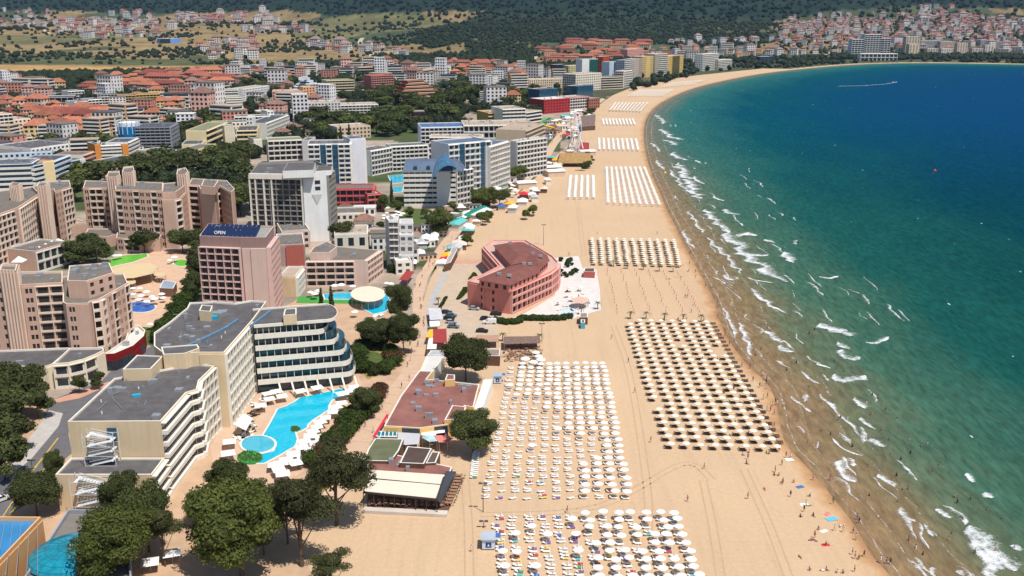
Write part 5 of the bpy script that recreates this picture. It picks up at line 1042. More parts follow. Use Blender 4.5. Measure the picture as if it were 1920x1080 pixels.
# ---------------------------------------------------------------- houses and small blocks filling the town
def house_proto(nm, w, d, h, wallm, roofm, flat=False, hr=None, strip=False):
    r = empty(nm, (0,0,-500), 'x', 'house'); q = MB(); q.abox(-w/2,w/2,-d/2,d/2,-3,h); a = q.build('wall', wallm, r, origin=(0,0,0))
    q = MB()
    if flat: q.abox(-w/2-.2,w/2+.2,-d/2-.2,d/2+.2,h,h+.5)
    else:
        o = .7; hr = hr or min(w,d)*.30; k = max(0,(w-d)/2); q.add([(-w/2-o,-d/2-o,h-.1),(w/2+o,-d/2-o,h-.1),(w/2+o,d/2+o,h-.1),(-w/2-o,d/2+o,h-.1),(-k-.4,0,h+hr),(k+.4,0,h+hr)],[[0,1,5,4],[1,2,5],[2,3,4,5],[3,0,4],[3,2,1,0]])
    b_ = q.build('roof', roofm, r, origin=(0,0,0)); q = MB(); nf = max(1,round(h/3)); 
    for k in range(nf):
        z = k*h/nf+h/nf*.3
        nb = max(2,int(w/3.4))
        for i in range(nb):
            x = -w/2+w*(i+.5)/nb; q.abox(x-1.0,x+1.0,-d/2-.07,-d/2+.05,z,z+h/nf*.55)
        nb = max(1,int(d/3.6))
        for i in range(nb):
            y = -d/2+d*(i+.5)/nb; q.abox(w/2-.05,w/2+.06,y-.6,y+.6,z,z+h/nf*.5); q.abox(-w/2-.06,-w/2+.05,y-.6,y+.6,z,z+h/nf*.5)
    if flat and h > 8 and strip:
        q = MB()
        for k in range(nf): z = k*h/nf; q.abox(-w*.46,w*.46,-d/2-.08,-d/2+.05,z+1.0,z+h/nf-.35); q.abox(w/2-.05,w/2+.08,-d*.4,d*.4,z+1.0,z+h/nf-.5)
    c = q.build('window', GLASS, r, origin=(0,0,0), kind='stuff'); q = MB()
    if (flat and strip) or w > 40:
        for k in range(1,nf): z = k*h/nf; q.abox(-w*.47,w*.47,-d/2-1.2,-d/2-.09,z-.1,z+.95); q.abox(w/2+.09,w/2+.9,-d*.42,d*.42,z-.1,z+.9)
        e = q.build('balcony', WHITE, r, origin=(0,0,0), kind='stuff')
    else: e = None
    reg(r, [a,b_,c,e]); return r
ORR = mat('orange_tile_roof',(.34,.125,.07),.85,.3,.4,rnd=.28); REDR = mat('crimson_tile_roof',(.26,.075,.055),.85,.3,.4,rnd=.28); BRR = mat('brick_tile_roof',(.23,.125,.095),.85,.3,.4,rnd=.28); PKR = mat('greyed_tile_roof',(.30,.20,.17),.85,.3,.4,rnd=.28)
def rw(rgb): return mat('town_wall_%d_%d_%d'%tuple(rgb), lin(rgb), .9, .1, .1, .2, rnd=.13)
PRH = {
 'red': [house_proto('red_roofed_house',13,10,8,rw((222,190,160)),ORR), house_proto('red_roofed_house',18,11,10,rw((224,204,182)),ORR), house_proto('red_roofed_house',11,9,6.5,rw((206,150,120)),REDR)],
 'far': [house_proto('village_house',12,10,9,rw((214,200,190)),BRR), house_proto('village_house',16,11,12,rw((226,222,216)),PKR), house_proto('village_house',12,10,8,rw((206,170,160)),REDR), house_proto('village_house',14,11,13,rw((206,206,206)),ROOFS,True), house_proto('village_house',11,9,7,rw((230,224,214)),BRR), house_proto('village_house',12,10,8,rw((206,170,160)),ORR)],
 'low': [house_proto('low_building',16,11,4.5,rw((222,206,184)),ROOFS,True), house_proto('low_building',12,9,7,rw((230,226,220)),ROOFT,True), house_proto('low_building',20,9,4,rw((206,170,140)),ROOFG,True), house_proto('low_building',11,9,5,rw((222,190,160)),BRR), house_proto('low_building',14,10,4,rw((232,228,222)),ROOFW,True)],
 'flat': [house_proto('apartment_block',24,14,15,rw((226,214,196)),ROOFS,True,strip=True), house_proto('apartment_block',20,15,19,rw((216,208,204)),ROOFT,True), house_proto('apartment_block',18,14,12,rw((232,226,216)),ROOFG,True), house_proto('apartment_block',22,14,14,rw((206,140,120)),ROOFT,True), house_proto('apartment_block',20,13,17,rw((206,160,104)),ROOFS,True,strip=True), house_proto('apartment_block',16,14,16,rw((222,176,160)),BRR), house_proto('apartment_block',26,13,12,rw((190,184,182)),ROOFD,True,strip=True), house_proto('apartment_block',18,13,11,rw((222,200,150)),ORR), house_proto('apartment_block',14,12,21,rw((226,222,222)),ROOFW,True)],
 'rows': [house_proto('terrace_house_row',26,10,8,rw((214,170,140)),ORR), house_proto('terrace_house_row',34,11,9,rw((206,150,120)),REDR), house_proto('terrace_house_row',30,11,9,rw((222,196,170)),ORR)]}
bmins = {}
HN = [0]; REST = {}
def occupied(x, y, rad):
    for f in FOOT:
        if abs(f[0][0]-x) < 130 and abs(f[0][1]-y) < 130:
            cx = sum(p[0] for p in f)/len(f); cy = sum(p[1] for p in f)/len(f); k = 1+rad/max(6, math.hypot(f[0][0]-cx,f[0][1]-cy))
            if pip([x],[y],[((p[0]-cx)*k+cx,(p[1]-cy)*k+cy) for p in f])[0]: return True
    return False
PLACED = {}
def scatter(kind, px_poly, n, label, group, rot=(-.55,.45), sc=(.75,1.25), gap=11, seed=1, hz=(.8,1.3)):
    rnd = random.Random(seed); xs = [p[0] for p in px_poly]; ys = [p[1] for p in px_poly]; out = 0; tries = 0
    W_ = [PT(x,y) for x,y in px_poly]; wp = [(p.x,p.y) for p in W_]; x0,x1 = min(p[0] for p in wp),max(p[0] for p in wp); y0,y1 = min(p[1] for p in wp),max(p[1] for p in wp)
    cell = gap; 
    while out < n and tries < n*40:
        tries += 1; x = rnd.uniform(x0,x1); y = rnd.uniform(y0,y1)
        if not pip([x],[y],wp)[0]: continue
        key = (int(x//cell),int(y//cell))
        if key in PLACED or occupied(x,y,4): continue
        for dx in (-1,0,1):
            if (key[0]+dx,key[1]) in PLACED and gap > 12: break
        else:
            PLACED[key] = 1; z = float(Hill(x,y)) if math.hypot(x,y) > 1900 else 0.0; pr = rnd.choice(PRH[kind]); s = rnd.uniform(*sc)
            if kind == 'far' and HN[0] >= 120: REST.setdefault(pr.name, []).append((x,y,z,rnd.uniform(*rot),s,s*rnd.uniform(*hz))); out += 1; continue
            HN[0] += kind == 'far'
            copy_tree(pr, (x,y,z), rnd.uniform(*rot), (s,s,s*rnd.uniform(*hz)), label, group, {'red':'house','far':'house','flat':'apartment block','low':'building','rows':'terraced houses'}[kind]); out += 1
    return out
tot = 0
tot += scatter('red', [(120,262),(190,262),(200,235),(150,215),(60,205),(0,205),(-20,215),(60,232),(110,245)], 60, 'red-roofed house in the estate left of the blue cylinder', 'red-roofed houses left of the blue cylinder', seed=2, gap=12)
tot += scatter('rows', [(130,262),(200,258),(205,222),(130,222)], 22, 'red-roofed terrace row left of the blue cylinder tower', 'red-roofed terrace rows', seed=4, gap=18)
tot += scatter('rows', [(150,182),(340,172),(440,165),(440,142),(310,138),(150,160)], 44, 'orange-roofed terrace row in front of the wheat field', 'orange-roofed rows before the wheat field', seed=5, gap=20)
tot += scatter('red', [(150,182),(340,175),(450,172),(480,142),(310,138),(150,160)], 30, 'orange-roofed house in front of the wheat field', 'orange-roofed houses before the wheat field', seed=6, gap=14)
tot += scatter('flat', [(-20,215),(60,205),(140,195),(140,160),(-20,158)], 26, 'pinkish apartment block in the dense town at the left edge', 'apartment blocks at the left edge', seed=7, gap=26)
tot += scatter('flat', [(190,215),(400,215),(410,175),(190,175)], 34, 'pale apartment block in town left of the cream hotels', 'apartment blocks in the left of the town', seed=8, gap=28)
tot += scatter('flat', [(430,230),(570,235),(570,150),(430,150)], 14, 'pale block among trees above the cream hotels', 'blocks among trees above the cream hotels', seed=9, gap=34)
tot += scatter('red', [(195,250),(240,250),(330,240),(340,205),(200,210)], 16, 'red-roofed house right of the blue cylinder tower', 'red-roofed houses near the blue cylinder', seed=10, gap=15)
tot += scatter('flat', [(430,165),(560,150),(760,140),(760,128),(430,135)], 26, 'white apartment block on the far edge of the town', 'blocks on the far edge of town', seed=12, gap=34)
tot += scatter('red', [(800,152),(1000,150),(1060,135),(860,118),(700,122)], 40, 'red-roofed house in the estate left of the seafront towers', 'red-roofed houses left of the seafront towers', seed=13, gap=17)
tot += scatter('rows', [(860,140),(980,140),(980,122),(860,122)], 8, 'red-roofed row in the estate left of the seafront towers', 'red-roofed rows left of the seafront towers', seed=14, gap=30)
tot += scatter('rows', [(1015,118),(1220,110),(1220,84),(1080,80),(1015,98)], 44, 'long red-roofed row on the rise behind the seafront towers', 'red-roofed rows behind the seafront towers', seed=15, gap=24, hz=(.8,1.1))
tot += scatter('flat', [(880,205),(1000,200),(1090,170),(1060,150),(880,150)], 20, 'pale block in the trees left of the red hotels', 'blocks in the trees left of the red hotels', seed=16, gap=34)
tot += scatter('flat', [(1215,118),(1330,116),(1420,112),(1400,98),(1230,92)], 22, 'pale apartment block above the far beach', 'blocks above the far beach', seed=17, gap=36)
tot += scatter('far', [(1215,104),(1330,108),(1560,104),(1580,86),(1380,72),(1250,80)], 60, 'red-roofed house above the far end of the beach', 'houses above the far end of the beach', seed=18, gap=24)
tot += scatter('far', [(1450,84),(1600,92),(1930,100),(1930,40),(1800,22),(1720,18),(1700,30),(1560,28),(1480,36)], 620, 'small house in the hillside town across the bay', 'hillside town houses across the bay', seed=19, gap=19, sc=(.7,1.25))
tot += scatter('far', [(1720,40),(1830,40),(1810,12),(1720,10)], 40, 'whitish house at the top of the hillside town', 'top houses of the hillside town', seed=20, gap=26, sc=(1,1.6))
tot += scatter('far', [(0,55),(140,52),(280,40),(120,20),(0,14)], 90, 'house in the village below the left mountain', 'far village at the left', seed=21, gap=26)
tot += scatter('far', [(110,64),(330,56),(330,46),(110,46)], 60, 'red-roofed house in the far estate on the left slope', 'far estate on the left slope', seed=22, gap=26, sc=(1,1.6))
tot += scatter('far', [(340,42),(520,42),(500,24),(330,28)], 70, 'red-roofed house of the high village left of centre', 'high village left of centre', seed=23, gap=26, sc=(1.1,1.7))
tot += scatter('far', [(200,30),(300,38),(260,24)], 26, 'red-roofed house below the forest edge at left', 'houses below the forest edge', seed=24, gap=26, sc=(1.1,1.7))
tot += scatter('far', [(372,90),(400,112),(480,112),(490,78),(400,78)], 34, 'red-roofed house of the hamlet above the wheat field', 'hamlet above the wheat field', seed=25, gap=24, sc=(1.1,1.6))
tot += scatter('far', [(575,88),(650,100),(650,94),(580,86)], 14, 'red-roofed house right of the hamlet', 'houses right of the hamlet', seed=26, gap=24, sc=(1.1,1.7))
tot += scatter('far', [(140,74),(300,70),(300,62),(150,64)], 22, 'house on the dry slope above the wheat field', 'houses on the dry slope', seed=27, gap=26, sc=(1,1.5))
tot += scatter('far', [(450,62),(590,64),(590,50),(480,48)], 26, 'house on the dry slope at centre left', 'houses on the centre-left slope', seed=28, gap=26, sc=(1,1.5))
tot += scatter('far', [(680,98),(760,110),(760,96),(690,88)], 12, 'small house near the pale track', 'houses near the pale track', seed=29, gap=26)
tot += scatter('flat', [(-20,310),(180,300),(200,262),(-20,262)], 12, 'apartment block in front of the red-roofed estate at left', 'blocks before the left red-roofed estate', seed=40, gap=26)
tot += scatter('flat', [(200,262),(440,262),(440,205),(200,205)], 26, 'block in the town between the blue cylinder and the cream hotels', 'blocks near the blue cylinder', seed=41, gap=26)
tot += scatter('flat', [(560,225),(600,225),(640,180),(560,165)], 6, 'block among the trees above the white resort hotels', 'blocks above the white resort hotels', seed=42, gap=28)
tot += scatter('flat', [(430,178),(760,172),(1000,160),(980,132),(430,140)], 46, 'pale block in the middle of the far town', 'blocks in the middle of the far town', seed=43, gap=30)
tot += scatter('flat', [(-20,180),(200,178),(200,150),(-20,150)], 24, 'pale block at the far left edge of town', 'blocks at the far left edge of town', seed=44, gap=28)
tot += scatter('low', [(-20,330),(160,350),(470,345),(700,270),(560,180),(200,200),(-20,230)], 90, 'low building between the hotels and trees of the town', 'low buildings in the town', seed=45, gap=15)
tot += scatter('low', [(735,520),(790,500),(850,425),(915,385),(840,388),(770,430),(735,470)], 22, 'small low building behind the promenade stalls', 'low buildings behind the stalls', seed=46, gap=9, sc=(.45,.8))
tot += scatter('low', [(618,470),(720,470),(726,400),(640,398)], 14, 'small low building between the white tower and the narrow hotel', 'low buildings right of the white tower', seed=47, gap=11, sc=(.6,.95))
tot += scatter('low', [(560,182),(860,190),(1000,215),(1090,180),(1000,130),(560,130)], 50, 'low building among the trees of the far town', 'low buildings of the far town', seed=48, gap=20)
tot += scatter('low', [(905,385),(960,345),(1010,290),(1060,240),(1030,235),(960,300),(920,350)], 24, 'small low building beside the seafront hotels', 'low buildings by the seafront hotels', seed=49, gap=12, sc=(.5,.9))
print('houses', tot)
def joined(name, label, rest):
    mats_ = []; M_ = MB()
    for pn, items in rest.items():
        for ch in KIDS[pn]:
            me = ch.data; v = np.array([vv.co[:] for vv in me.vertices]); f = [list(p.vertices) for p in me.polygons]; m_ = me.materials[0]
            if m_ not in mats_: mats_.append(m_)
            for (x,y,z,a,s,sz) in items:
                c_,s_ = math.cos(a),math.sin(a); M_.add(np.stack([(v[:,0]*c_-v[:,1]*s_)*s+x,(v[:,0]*s_+v[:,1]*c_)*s+y,v[:,2]*sz+z],-1), f, mats_.index(m_))
    return tag(M_.build(name,mats_),label,'houses',kind='stuff')
joined('distant_houses','the many further red-roofed and white houses of the hillside town and villages',REST)
for kk in PRH.values():
    for pr in kk:
        for ch in KIDS[pr.name]: bpy.data.objects.remove(ch)
        bpy.data.objects.remove(pr)
TRK = mat('pale_track',(.46,.39,.29),.95,.1,.1)
def track(pts, w):
    q = MB(); a = [PT(x,y) for x,y in pts]; a = [Vector(v) for v in smooth_line(a,6)]
    for i in range(len(a)-1):
        d = (a[i+1]-a[i]); d.z = 0; d.normalize(); n = Vector((-d.y,d.x,0))*w/2
        c = [a[i]+n,a[i]-n,a[i+1]-n,a[i+1]+n]; q.add([(p.x,p.y,float(Hill(p.x,p.y))+.6) for p in c],[[3,2,1,0]])
    tag(q.build('track', TRK), kind='structure')
track([(680,72),(675,80),(682,90),(695,100),(698,108)], 12); track([(1560,98),(1530,108),(1536,116)], 10); track([(75,45),(85,58),(95,64)], 12); track([(990,104),(1005,104),(995,116)], 12)
# ---------------------------------------------------------------- trees
def leaf_mat(name, c0, c1, rnd=.25):
    m, nt, b = nodes(name); b.inputs['Roughness'].default_value = .6; b.inputs['Specular IOR Level'].default_value = .15
    oi = N(nt,'ShaderNodeObjectInfo'); at = N(nt,'ShaderNodeAttribute'); at.attribute_name = 'tone'
    c = mix(nt, at.outputs['Fac'], c0, c1); v = N(nt,'ShaderNodeVectorMath'); v.operation='SCALE'; L(nt,c,v.inputs[0]); L(nt, mrange(nt, oi.outputs['Random'],0,1,1-rnd,1+rnd), v.inputs['Scale']); L(nt,v.outputs[0],b.inputs['Base Color'])
    tl = N(nt,'ShaderNodeBsdfTranslucent'); L(nt,v.outputs[0],tl.inputs['Color']); mx = N(nt,'ShaderNodeMixShader'); mx.inputs[0].default_value = .38; L(nt,b.outputs[0],mx.inputs[1]); L(nt,tl.outputs[0],mx.inputs[2]); L(nt,mx.outputs[0],nt.nodes['Material Output'].inputs['Surface'])
    return m
BARK = mat('bark',(.11,.075,.05),.95,.3,2)
def crown_mesh(name, lobes, nleaf, size, mats, seed=0, core=.8, needle=False):
    g = np.random.default_rng(seed); Vs = []; Fs = []; T = []; nv = 0
    ico = bmesh.new(); bmesh.ops.create_icosphere(ico, subdivisions=1 if nleaf < 900 else 2, radius=1); iv = np.array([v.co[:] for v in ico.verts]); iff = [[v.index for v in f.verts] for f in ico.faces]; ico.free()
    for (c, r) in lobes:
        c = np.array(c); r = np.array(r if hasattr(r,'__len__') else (r,r,r*.8)); dsp = 1+.22*(g.random(len(iv))-.5)*2
        Vs.append(c+iv*r*core*dsp[:,None]); Fs += [[i+nv for i in f] for f in iff]; T += [.30]*len(iff); nv += len(iv)
    vol = np.array([np.prod(np.array(l[1]) if hasattr(l[1],'__len__') else np.array([l[1]]*3))**.67 for l in lobes]); pr = vol/vol.sum(); idx = g.choice(len(lobes), nleaf, p=pr)
    d = g.normal(size=(nleaf,3)); d /= np.linalg.norm(d,axis=1)[:,None]; d[:,2] = np.where(d[:,2] < -.35, -d[:,2], d[:,2])
    C = np.array([l[0] for l in lobes])[idx]; Rr = np.array([(l[1] if hasattr(l[1],'__len__') else (l[1],l[1],l[1]*.8)) for l in lobes])[idx]
    rad = g.uniform(.78,1.12,nleaf); p = C+d*Rr*rad[:,None]
    nrm = d+g.normal(size=(nleaf,3))*.55; nrm /= np.linalg.norm(nrm,axis=1)[:,None]
    a = np.cross(nrm, g.normal(size=(nleaf,3))); a /= np.linalg.norm(a,axis=1)[:,None]; b = np.cross(nrm,a); s = size*g.uniform(.6,1.35,nleaf)[:,None]
    asp = .35 if needle else .62
    Q = np.stack([p-a*s*.5, p+b*s*.5*asp+nrm*s*.1, p+a*s*.55, p-b*s*.5*asp+nrm*s*.05],1).reshape(-1,3); Vs.append(Q)
    Fs += [[nv+4*i,nv+4*i+1,nv+4*i+2,nv+4*i+3] for i in range(nleaf)]; clump = vnoise(p[:,0]+p[:,2],p[:,1]-p[:,2],size*3.5,seed); T += list(np.clip(.25+.65*clump+g.normal(size=nleaf)*.18,0,1))
    q = MB(); q.v = Vs; q.polys = Fs; q.mi = [0]*len(Fs); o = q.build(name, mats); me = o.data
    at = me.attributes.new('tone','FLOAT','FACE'); at.data.foreach_set('value', np.array(T,np.float32)); return o
def lobes_for(kind, rnd, n):
    out = []
    if kind == 'broad':
        out = [((0,0,.62),(.30,.30,.28))]
        for i in range(n):
            an = rnd.uniform(0,6.28); r = rnd.uniform(.16,.34); out.append(((r*math.cos(an),r*math.sin(an),rnd.uniform(.30,.84)),(lambda s:(s,s,s*.8))(rnd.uniform(.13,.22))))
    elif kind == 'pine':
        for i in range(n+2):
            an = rnd.uniform(0,6.28); r = rnd.uniform(.0,.30); out.append(((r*math.cos(an),r*math.sin(an),rnd.uniform(.55,.93)),(lambda s:(s*1.2,s*1.2,s*.55))(rnd.uniform(.10,.17))))
    elif kind == 'cypress':
        for i in range(5): out.append(((rnd.uniform(-.02,.02),rnd.uniform(-.02,.02),.16+i*.18),(.13-.02*i,.13-.02*i,.16)))
    elif kind == 'bush':
        for i in range(n): an = rnd.uniform(0,6.28); r = rnd.uniform(0,.35); out.append(((r*math.cos(an),r*math.sin(an),rnd.uniform(.2,.5)),rnd.uniform(.2,.36)))
    return out
LB = [leaf_mat('leaf_green',(.050,.066,.014),(.200,.230,.055)), leaf_mat('leaf_dark',(.036,.048,.014),(.130,.150,.050)), leaf_mat('leaf_pine',(.038,.046,.016),(.145,.150,.060)), leaf_mat('leaf_brown',(.04,.022,.012),(.20,.105,.05)), leaf_mat('leaf_hedge',(.015,.03,.008),(.09,.13,.025))]
def tree_proto(name, kind, nleaf, size, matl, seed, nlob=9, limbs=5):
    rnd = random.Random(seed); lb = lobes_for(kind, rnd, nlob); r = empty(name,(0,0,-500),'x','tree')
    c = crown_mesh('crown', [(p, s) for p,s in lb], nleaf, size, matl, seed, .74 if kind != 'pine' else .6, kind == 'pine'); c.parent = r
    q = MB(); top = .5 if kind == 'broad' else .75
    if kind != 'bush':
        q.tube((0,0,-.02),(.01,.005,top),.022,.010,k=6)
        for i in range(limbs): p = Vector(lb[i%len(lb)][0]); b0 = Vector((0,0,.18+.3*rnd.random())); q.tube(b0,b0.lerp(p,.85),.010,.004,k=4)
    t = q.build('trunk', BARK, r, origin=(0,0,0)) if q.polys else None
    reg(r,[c,t]); return r
TP = {'broad': [tree_proto('broadleaf_tree','broad',2600,.055,LB[0],s,11) for s in (1,2,3)], 'big': [tree_proto('broadleaf_tree','broad',12000,.030,LB[0],s,16,8) for s in (4,5)], 'darkbig': [tree_proto('broadleaf_tree','broad',10000,.034,LB[1],s,16,8) for s in (6,7)],
 'pinebig': [tree_proto('pine_tree','pine',8000,.040,LB[2],s,15,10) for s in (8,9,10)], 'dark': [tree_proto('broadleaf_tree','broad',1800,.065,LB[1],s,9) for s in (11,12,13)], 'cypress': [tree_proto('cypress_tree','cypress',900,.06,LB[1],s) for s in (14,15)],
 'far': [tree_proto('leafy_tree','broad',420,.12,LB[1],s,7,2) for s in (16,17,18)]+[tree_proto('leafy_tree','broad',420,.12,LB[0],19,7,2)], 'bush': [tree_proto('shrub','bush',1500,.10,LB[4],s,7) for s in (20,21)], 'brown': [tree_proto('shrub','bush',1500,.10,LB[3],s,7) for s in (22,)]}
def tree(kind, px, py, h, label, w=1.0, group=None, i=None, rnd=random):
    p = P(px,py) if py > 150 else PT(px,py); pr = TP[kind][rnd.randrange(len(TP[kind])) if i is None else i]
    return copy_tree(pr, (p.x,p.y,p.z), rnd.uniform(0,6.28), (h*w,h*w,h), label, group, 'shrub' if kind in ('bush','brown') else 'tree')
def T(kind, lst, base, group=None):
    for t in lst: tree(kind, t[0], t[1], t[2], (t[4] if len(t) > 4 else base), t[3] if len(t) > 3 else 1.0, None if len(t) > 4 else group)
# near trees (foot pixel, height in metres, width factor)
T('big', [(455,1085,21,1.15,'large bright green tree at the bottom centre-left, beside the sunshades'),(228,1105,17,1.15,'bright green tree beside the teal glass dome')], '')
T('darkbig', [(432,945,12,.95,'dark green tree at the foot of the curved balconies'),(382,985,9,1.0,'round dark tree on the sandy garden by the hotel wall'),(280,1035,16,.75,'thin dark tree before the hotel end wall'),(232,990,14,.7,'dark tree growing close to the steel escape stair'),(70,968,11,1.15,'dark bushy tree at the near left hotel corner'),(105,905,9,.6,'pointed dark tree left of the hotel terrace'),
  (887,850,12.5,1.15,'dense green tree on the sand beside the restaurant'),(873,715,15,1.1,'broad green tree above the red-roofed restaurant'),(750,612,17,.62,'tall dark tree beside the canopy pool'),(757,665,15,.75,'leafy tree on the promenade edge below the tall dark one'),(697,655,11,1.0,'round tree right of the curved white hotel end'),(686,785,10,1.0,'dark tree between the pool umbrellas and the promenade'),(722,655,11,.95,'leafy tree in the middle of the garden clump'),
  (495,1040,12,.9,'dark tree between the bright green tree and the tall pine')], '')
T('pinebig', [(632,985,20,1.05,'large pine between the hotel pool and the cream awnings'),(566,1062,21,1.0,'tall open pine in front of the sunshades'),(603,950,12,.8,'smaller pine behind the large pine'),(540,1020,15,.8,'slim pine beside the bright green tree'),(622,1115,9,1.3,'pine top at the bottom edge of the sand'),(310,1062,14,.8,'open pine-like tree right of the dome'),(500,1000,13,.9,'dark pine behind the bright green tree')], '')
T('dark', [(10,810,13,1.2),(32,785,12,1.2),(60,755,12,1.1),(-5,860,13,1.2),(10,900,12,1.1),(72,785,10,1.0),(34,845,11,1.1),(5,770,13,1.1),(-20,800,14,1.2),(20,745,12,1.1),(150,738,6,.9),(186,728,6,.9)], 'dark roadside tree in the clump at the left edge', 'dark trees along the road at the left edge')
T('dark', [(155,500,13,1.25),(182,494,13,1.15),(140,493,11,1.1),(168,480,12,1.2),(272,474,12,1.35),(343,474,12,1.3),(364,474,12,1.25),(372,505,12,.95),(376,527,12,.95),(370,552,10,.9),(358,563,8,.9),(642,462,13,1.1)], 'dark round tree between the beige hotels', 'dark round trees between the beige hotels')
T('broad', [(828,443,15,1.15),(815,434,11,1.0),(900,394,13,1.2),(914,390,13,1.1),(937,390,12,1.1),(876,462,7,1),(905,422,8,1),(918,417,7,.9),(770,407,6,1),(800,410,6,1),(848,400,7,1),(720,397,11,.8),(960,342,11,1.2),(975,337,11,1.2),(745,400,8,1),(1000,405,7,1),(985,412,6,1)], 'green tree in the gardens beside the promenade', 'green trees beside the promenade')
T('cypress', [(603,584,9,.9),(622,586,10,.9),(735,384,14,.7),(684,379,11,.7),(632,284,17,.8),(640,280,18,.8),(655,272,17,.8)], 'dark conical tree beside the hotel lawns', 'dark conical trees')
# hedges and shrubs
hs = random.Random(4)
for i in range(84):
    t = i/83; x = 722-t*125+hs.uniform(-8,9); y = 740+t*138+hs.uniform(-7,7); tree('brown' if (t > .55 and hs.random() < .6) or t < .12 else 'bush', x-8, y, hs.uniform(2.8,5.6), 'shrub in the planting strip between pool and promenade', 1.1, 'planting strip between pool and promenade', rnd=hs)
for i in range(40):
    t = hs.random()*6.28; tree('bush' if hs.random() < .8 else 'brown', 702+hs.uniform(28,40)*math.cos(t), 675+hs.uniform(20,30)*math.sin(t), hs.uniform(2.6,5.4), 'rounded shrub around the small oval lawn', 1.3, 'shrubs around the small oval lawn', rnd=hs)
for i in range(34):
    t = i/33; tree('bush', 300+t*85+hs.uniform(-4,4), 640-t*130+hs.uniform(-4,4), hs.uniform(4,7), 'leafy bush in the long hedge beside the mauve tower', 1.2, 'long hedge beside the mauve tower', rnd=hs)
for i in range(16): tree('bush', 1052+hs.uniform(-12,30), 500+hs.uniform(-14,22), hs.uniform(1.8,3.2), 'potted green shrub on the white deck of the pink hotel', 1.0, 'shrubs on the pink hotel deck', rnd=hs)
def hedge(label, px, w, h):
    a = [P(x,y) for x,y in px]; q = MB(); r_ = random.Random(8); c = resample(a, int(sum((a[i+1]-a[i]).length for i in range(len(a)-1))/.6))
    lob = []
    for x,y in c: 
        for _ in range(2): lob.append(((x+r_.uniform(-w/3,w/3),y+r_.uniform(-w/3,w/3),h*.5),(w*.42,w*.42,h*.55)))
    o = crown_mesh('hedge', lob, len(lob)*26, .55, LB[4], 3, .9); return tag(o,label,'hedge')
hedge('clipped green hedge along the near side of the white deck', [(932,604),(950,608),(972,607),(978,600),(1000,600),(1030,601),(1055,600),(1068,597)], 2.4, 2.0)
hedge('green hedge lying along the grey lane by the parking lot', [(807,606),(820,588),(829,572),(836,560)], 1.0, 1.0)
hedge('small V-shaped hedge beside the pink hotel', [(859,562),(872,541),(876,546),(862,560)], 1.0, .8)
hedge('upper small V-shaped hedge beside the pink hotel', [(881,525),(889,514),(893,518)], 1.0, .8)
# palms
def palm(px, py, h, label, group=None):
    global PALM
    p = P(px,py)
    if 'PALM' not in globals():
        r = empty('palm_tree',(0,0,-500),'x','palm'); q = MB(); q.tube((0,0,0),(.03,0,.75),.05,.035,k=6); t = q.build('trunk',BARK,r,origin=(0,0,0)); q = MB(); g = random.Random(2)
        for i in range(16):
            an = i*2*math.pi/16+g.uniform(-.2,.2); u = Vector((math.cos(an),math.sin(an),0)); w = Vector((-u.y,u.x,0)); prev = Vector((.03,0,.75)); drop = g.uniform(.2,.6)
            for k in range(1,5): s = k/4; c = Vector((.03,0,.75))+u*(.48*s)+Vector((0,0,.26*s-drop*s*s)); ww = .06*(1-.6*s); q.add([tuple(prev-w*ww),tuple(prev+w*ww),tuple(c+w*ww*.8),tuple(c-w*ww*.8)],[[0,1,2,3]]); prev = c
        f = q.build('fronds',mat('palm_green',(.05,.075,.02),.7,.4,2),r,origin=(0,0,0)); reg(r,[t,f]); PALM = r
    copy_tree(PALM,(p.x,p.y,p.z),random.uniform(0,6),h,label,group,'palm')
for x,y in ((1182,598),(1211,598),(1246,601),(1280,603),(1314,604),(1150,500),(1176,504),(1206,506),(1236,509),(1262,510)): palm(x,y,3.4,'small palm at the edge of the parasol rows','small palms beside the parasol rows')
for x,y in ((942,640),(822,572),(1012,642),(1090,590),(1121,580)): palm(x,y,3.6,'small palm near the pink hotel or the beach bar','small palms near the bars')
# individual town trees up to about 300, the rest as woods
tr = random.Random(12); NT = [0]
def grove(px_poly, n, label, group, h=(11,18), kind='far', cap=True, w=1.4):
    W_ = [PT(x,y) for x,y in px_poly]; wp = [(p.x,p.y) for p in W_]; x0,x1 = min(p[0] for p in wp),max(p[0] for p in wp); y0,y1 = min(p[1] for p in wp),max(p[1] for p in wp); k = 0; tries = 0; out = []
    while k < n and tries < n*30:
        tries += 1; x = tr.uniform(x0,x1); y = tr.uniform(y0,y1)
        if not pip([x],[y],wp)[0] or occupied(x,y,2): continue
        k += 1; s = tr.uniform(*h); z = float(Hill(x,y)) if math.hypot(x,y) > 1900 else 0.0
        if cap: copy_tree(TP[kind][tr.randrange(len(TP[kind]))], (x,y,z), tr.uniform(0,6.28), (s*w,s*w,s), label, group, 'tree')
        else: out.append((x,y,z,s))
    return out
grove([(560,262),(700,262),(790,245),(850,225),(820,180),(700,175),(690,200),(780,205),(710,235),(560,240)], 90, 'tree in the big dark grove above the blue-roofed hotels', 'big dark grove above the blue-roofed hotels')
grove([(330,330),(450,340),(460,290),(345,300)], 26, 'tree in the grove below the cream hotels', 'grove below the cream hotels')
grove([(180,350),(230,350),(300,345),(350,340),(360,318),(270,322),(180,320)], 20, 'tree between the beige and the cream hotels', 'trees between beige and cream hotels')
grove([(100,300),(190,305),(190,270),(100,275)], 14, 'dark tree left of the orange end wall', 'dark trees left of the orange wall')
grove([(330,262),(400,262),(430,225),(330,225)], 26, 'tree in the grove left of the cream hotels', 'grove left of the cream hotels')
grove([(430,420),(470,420),(470,350),(445,350)], 10, 'tree left of the white tower', 'trees left of the white tower')
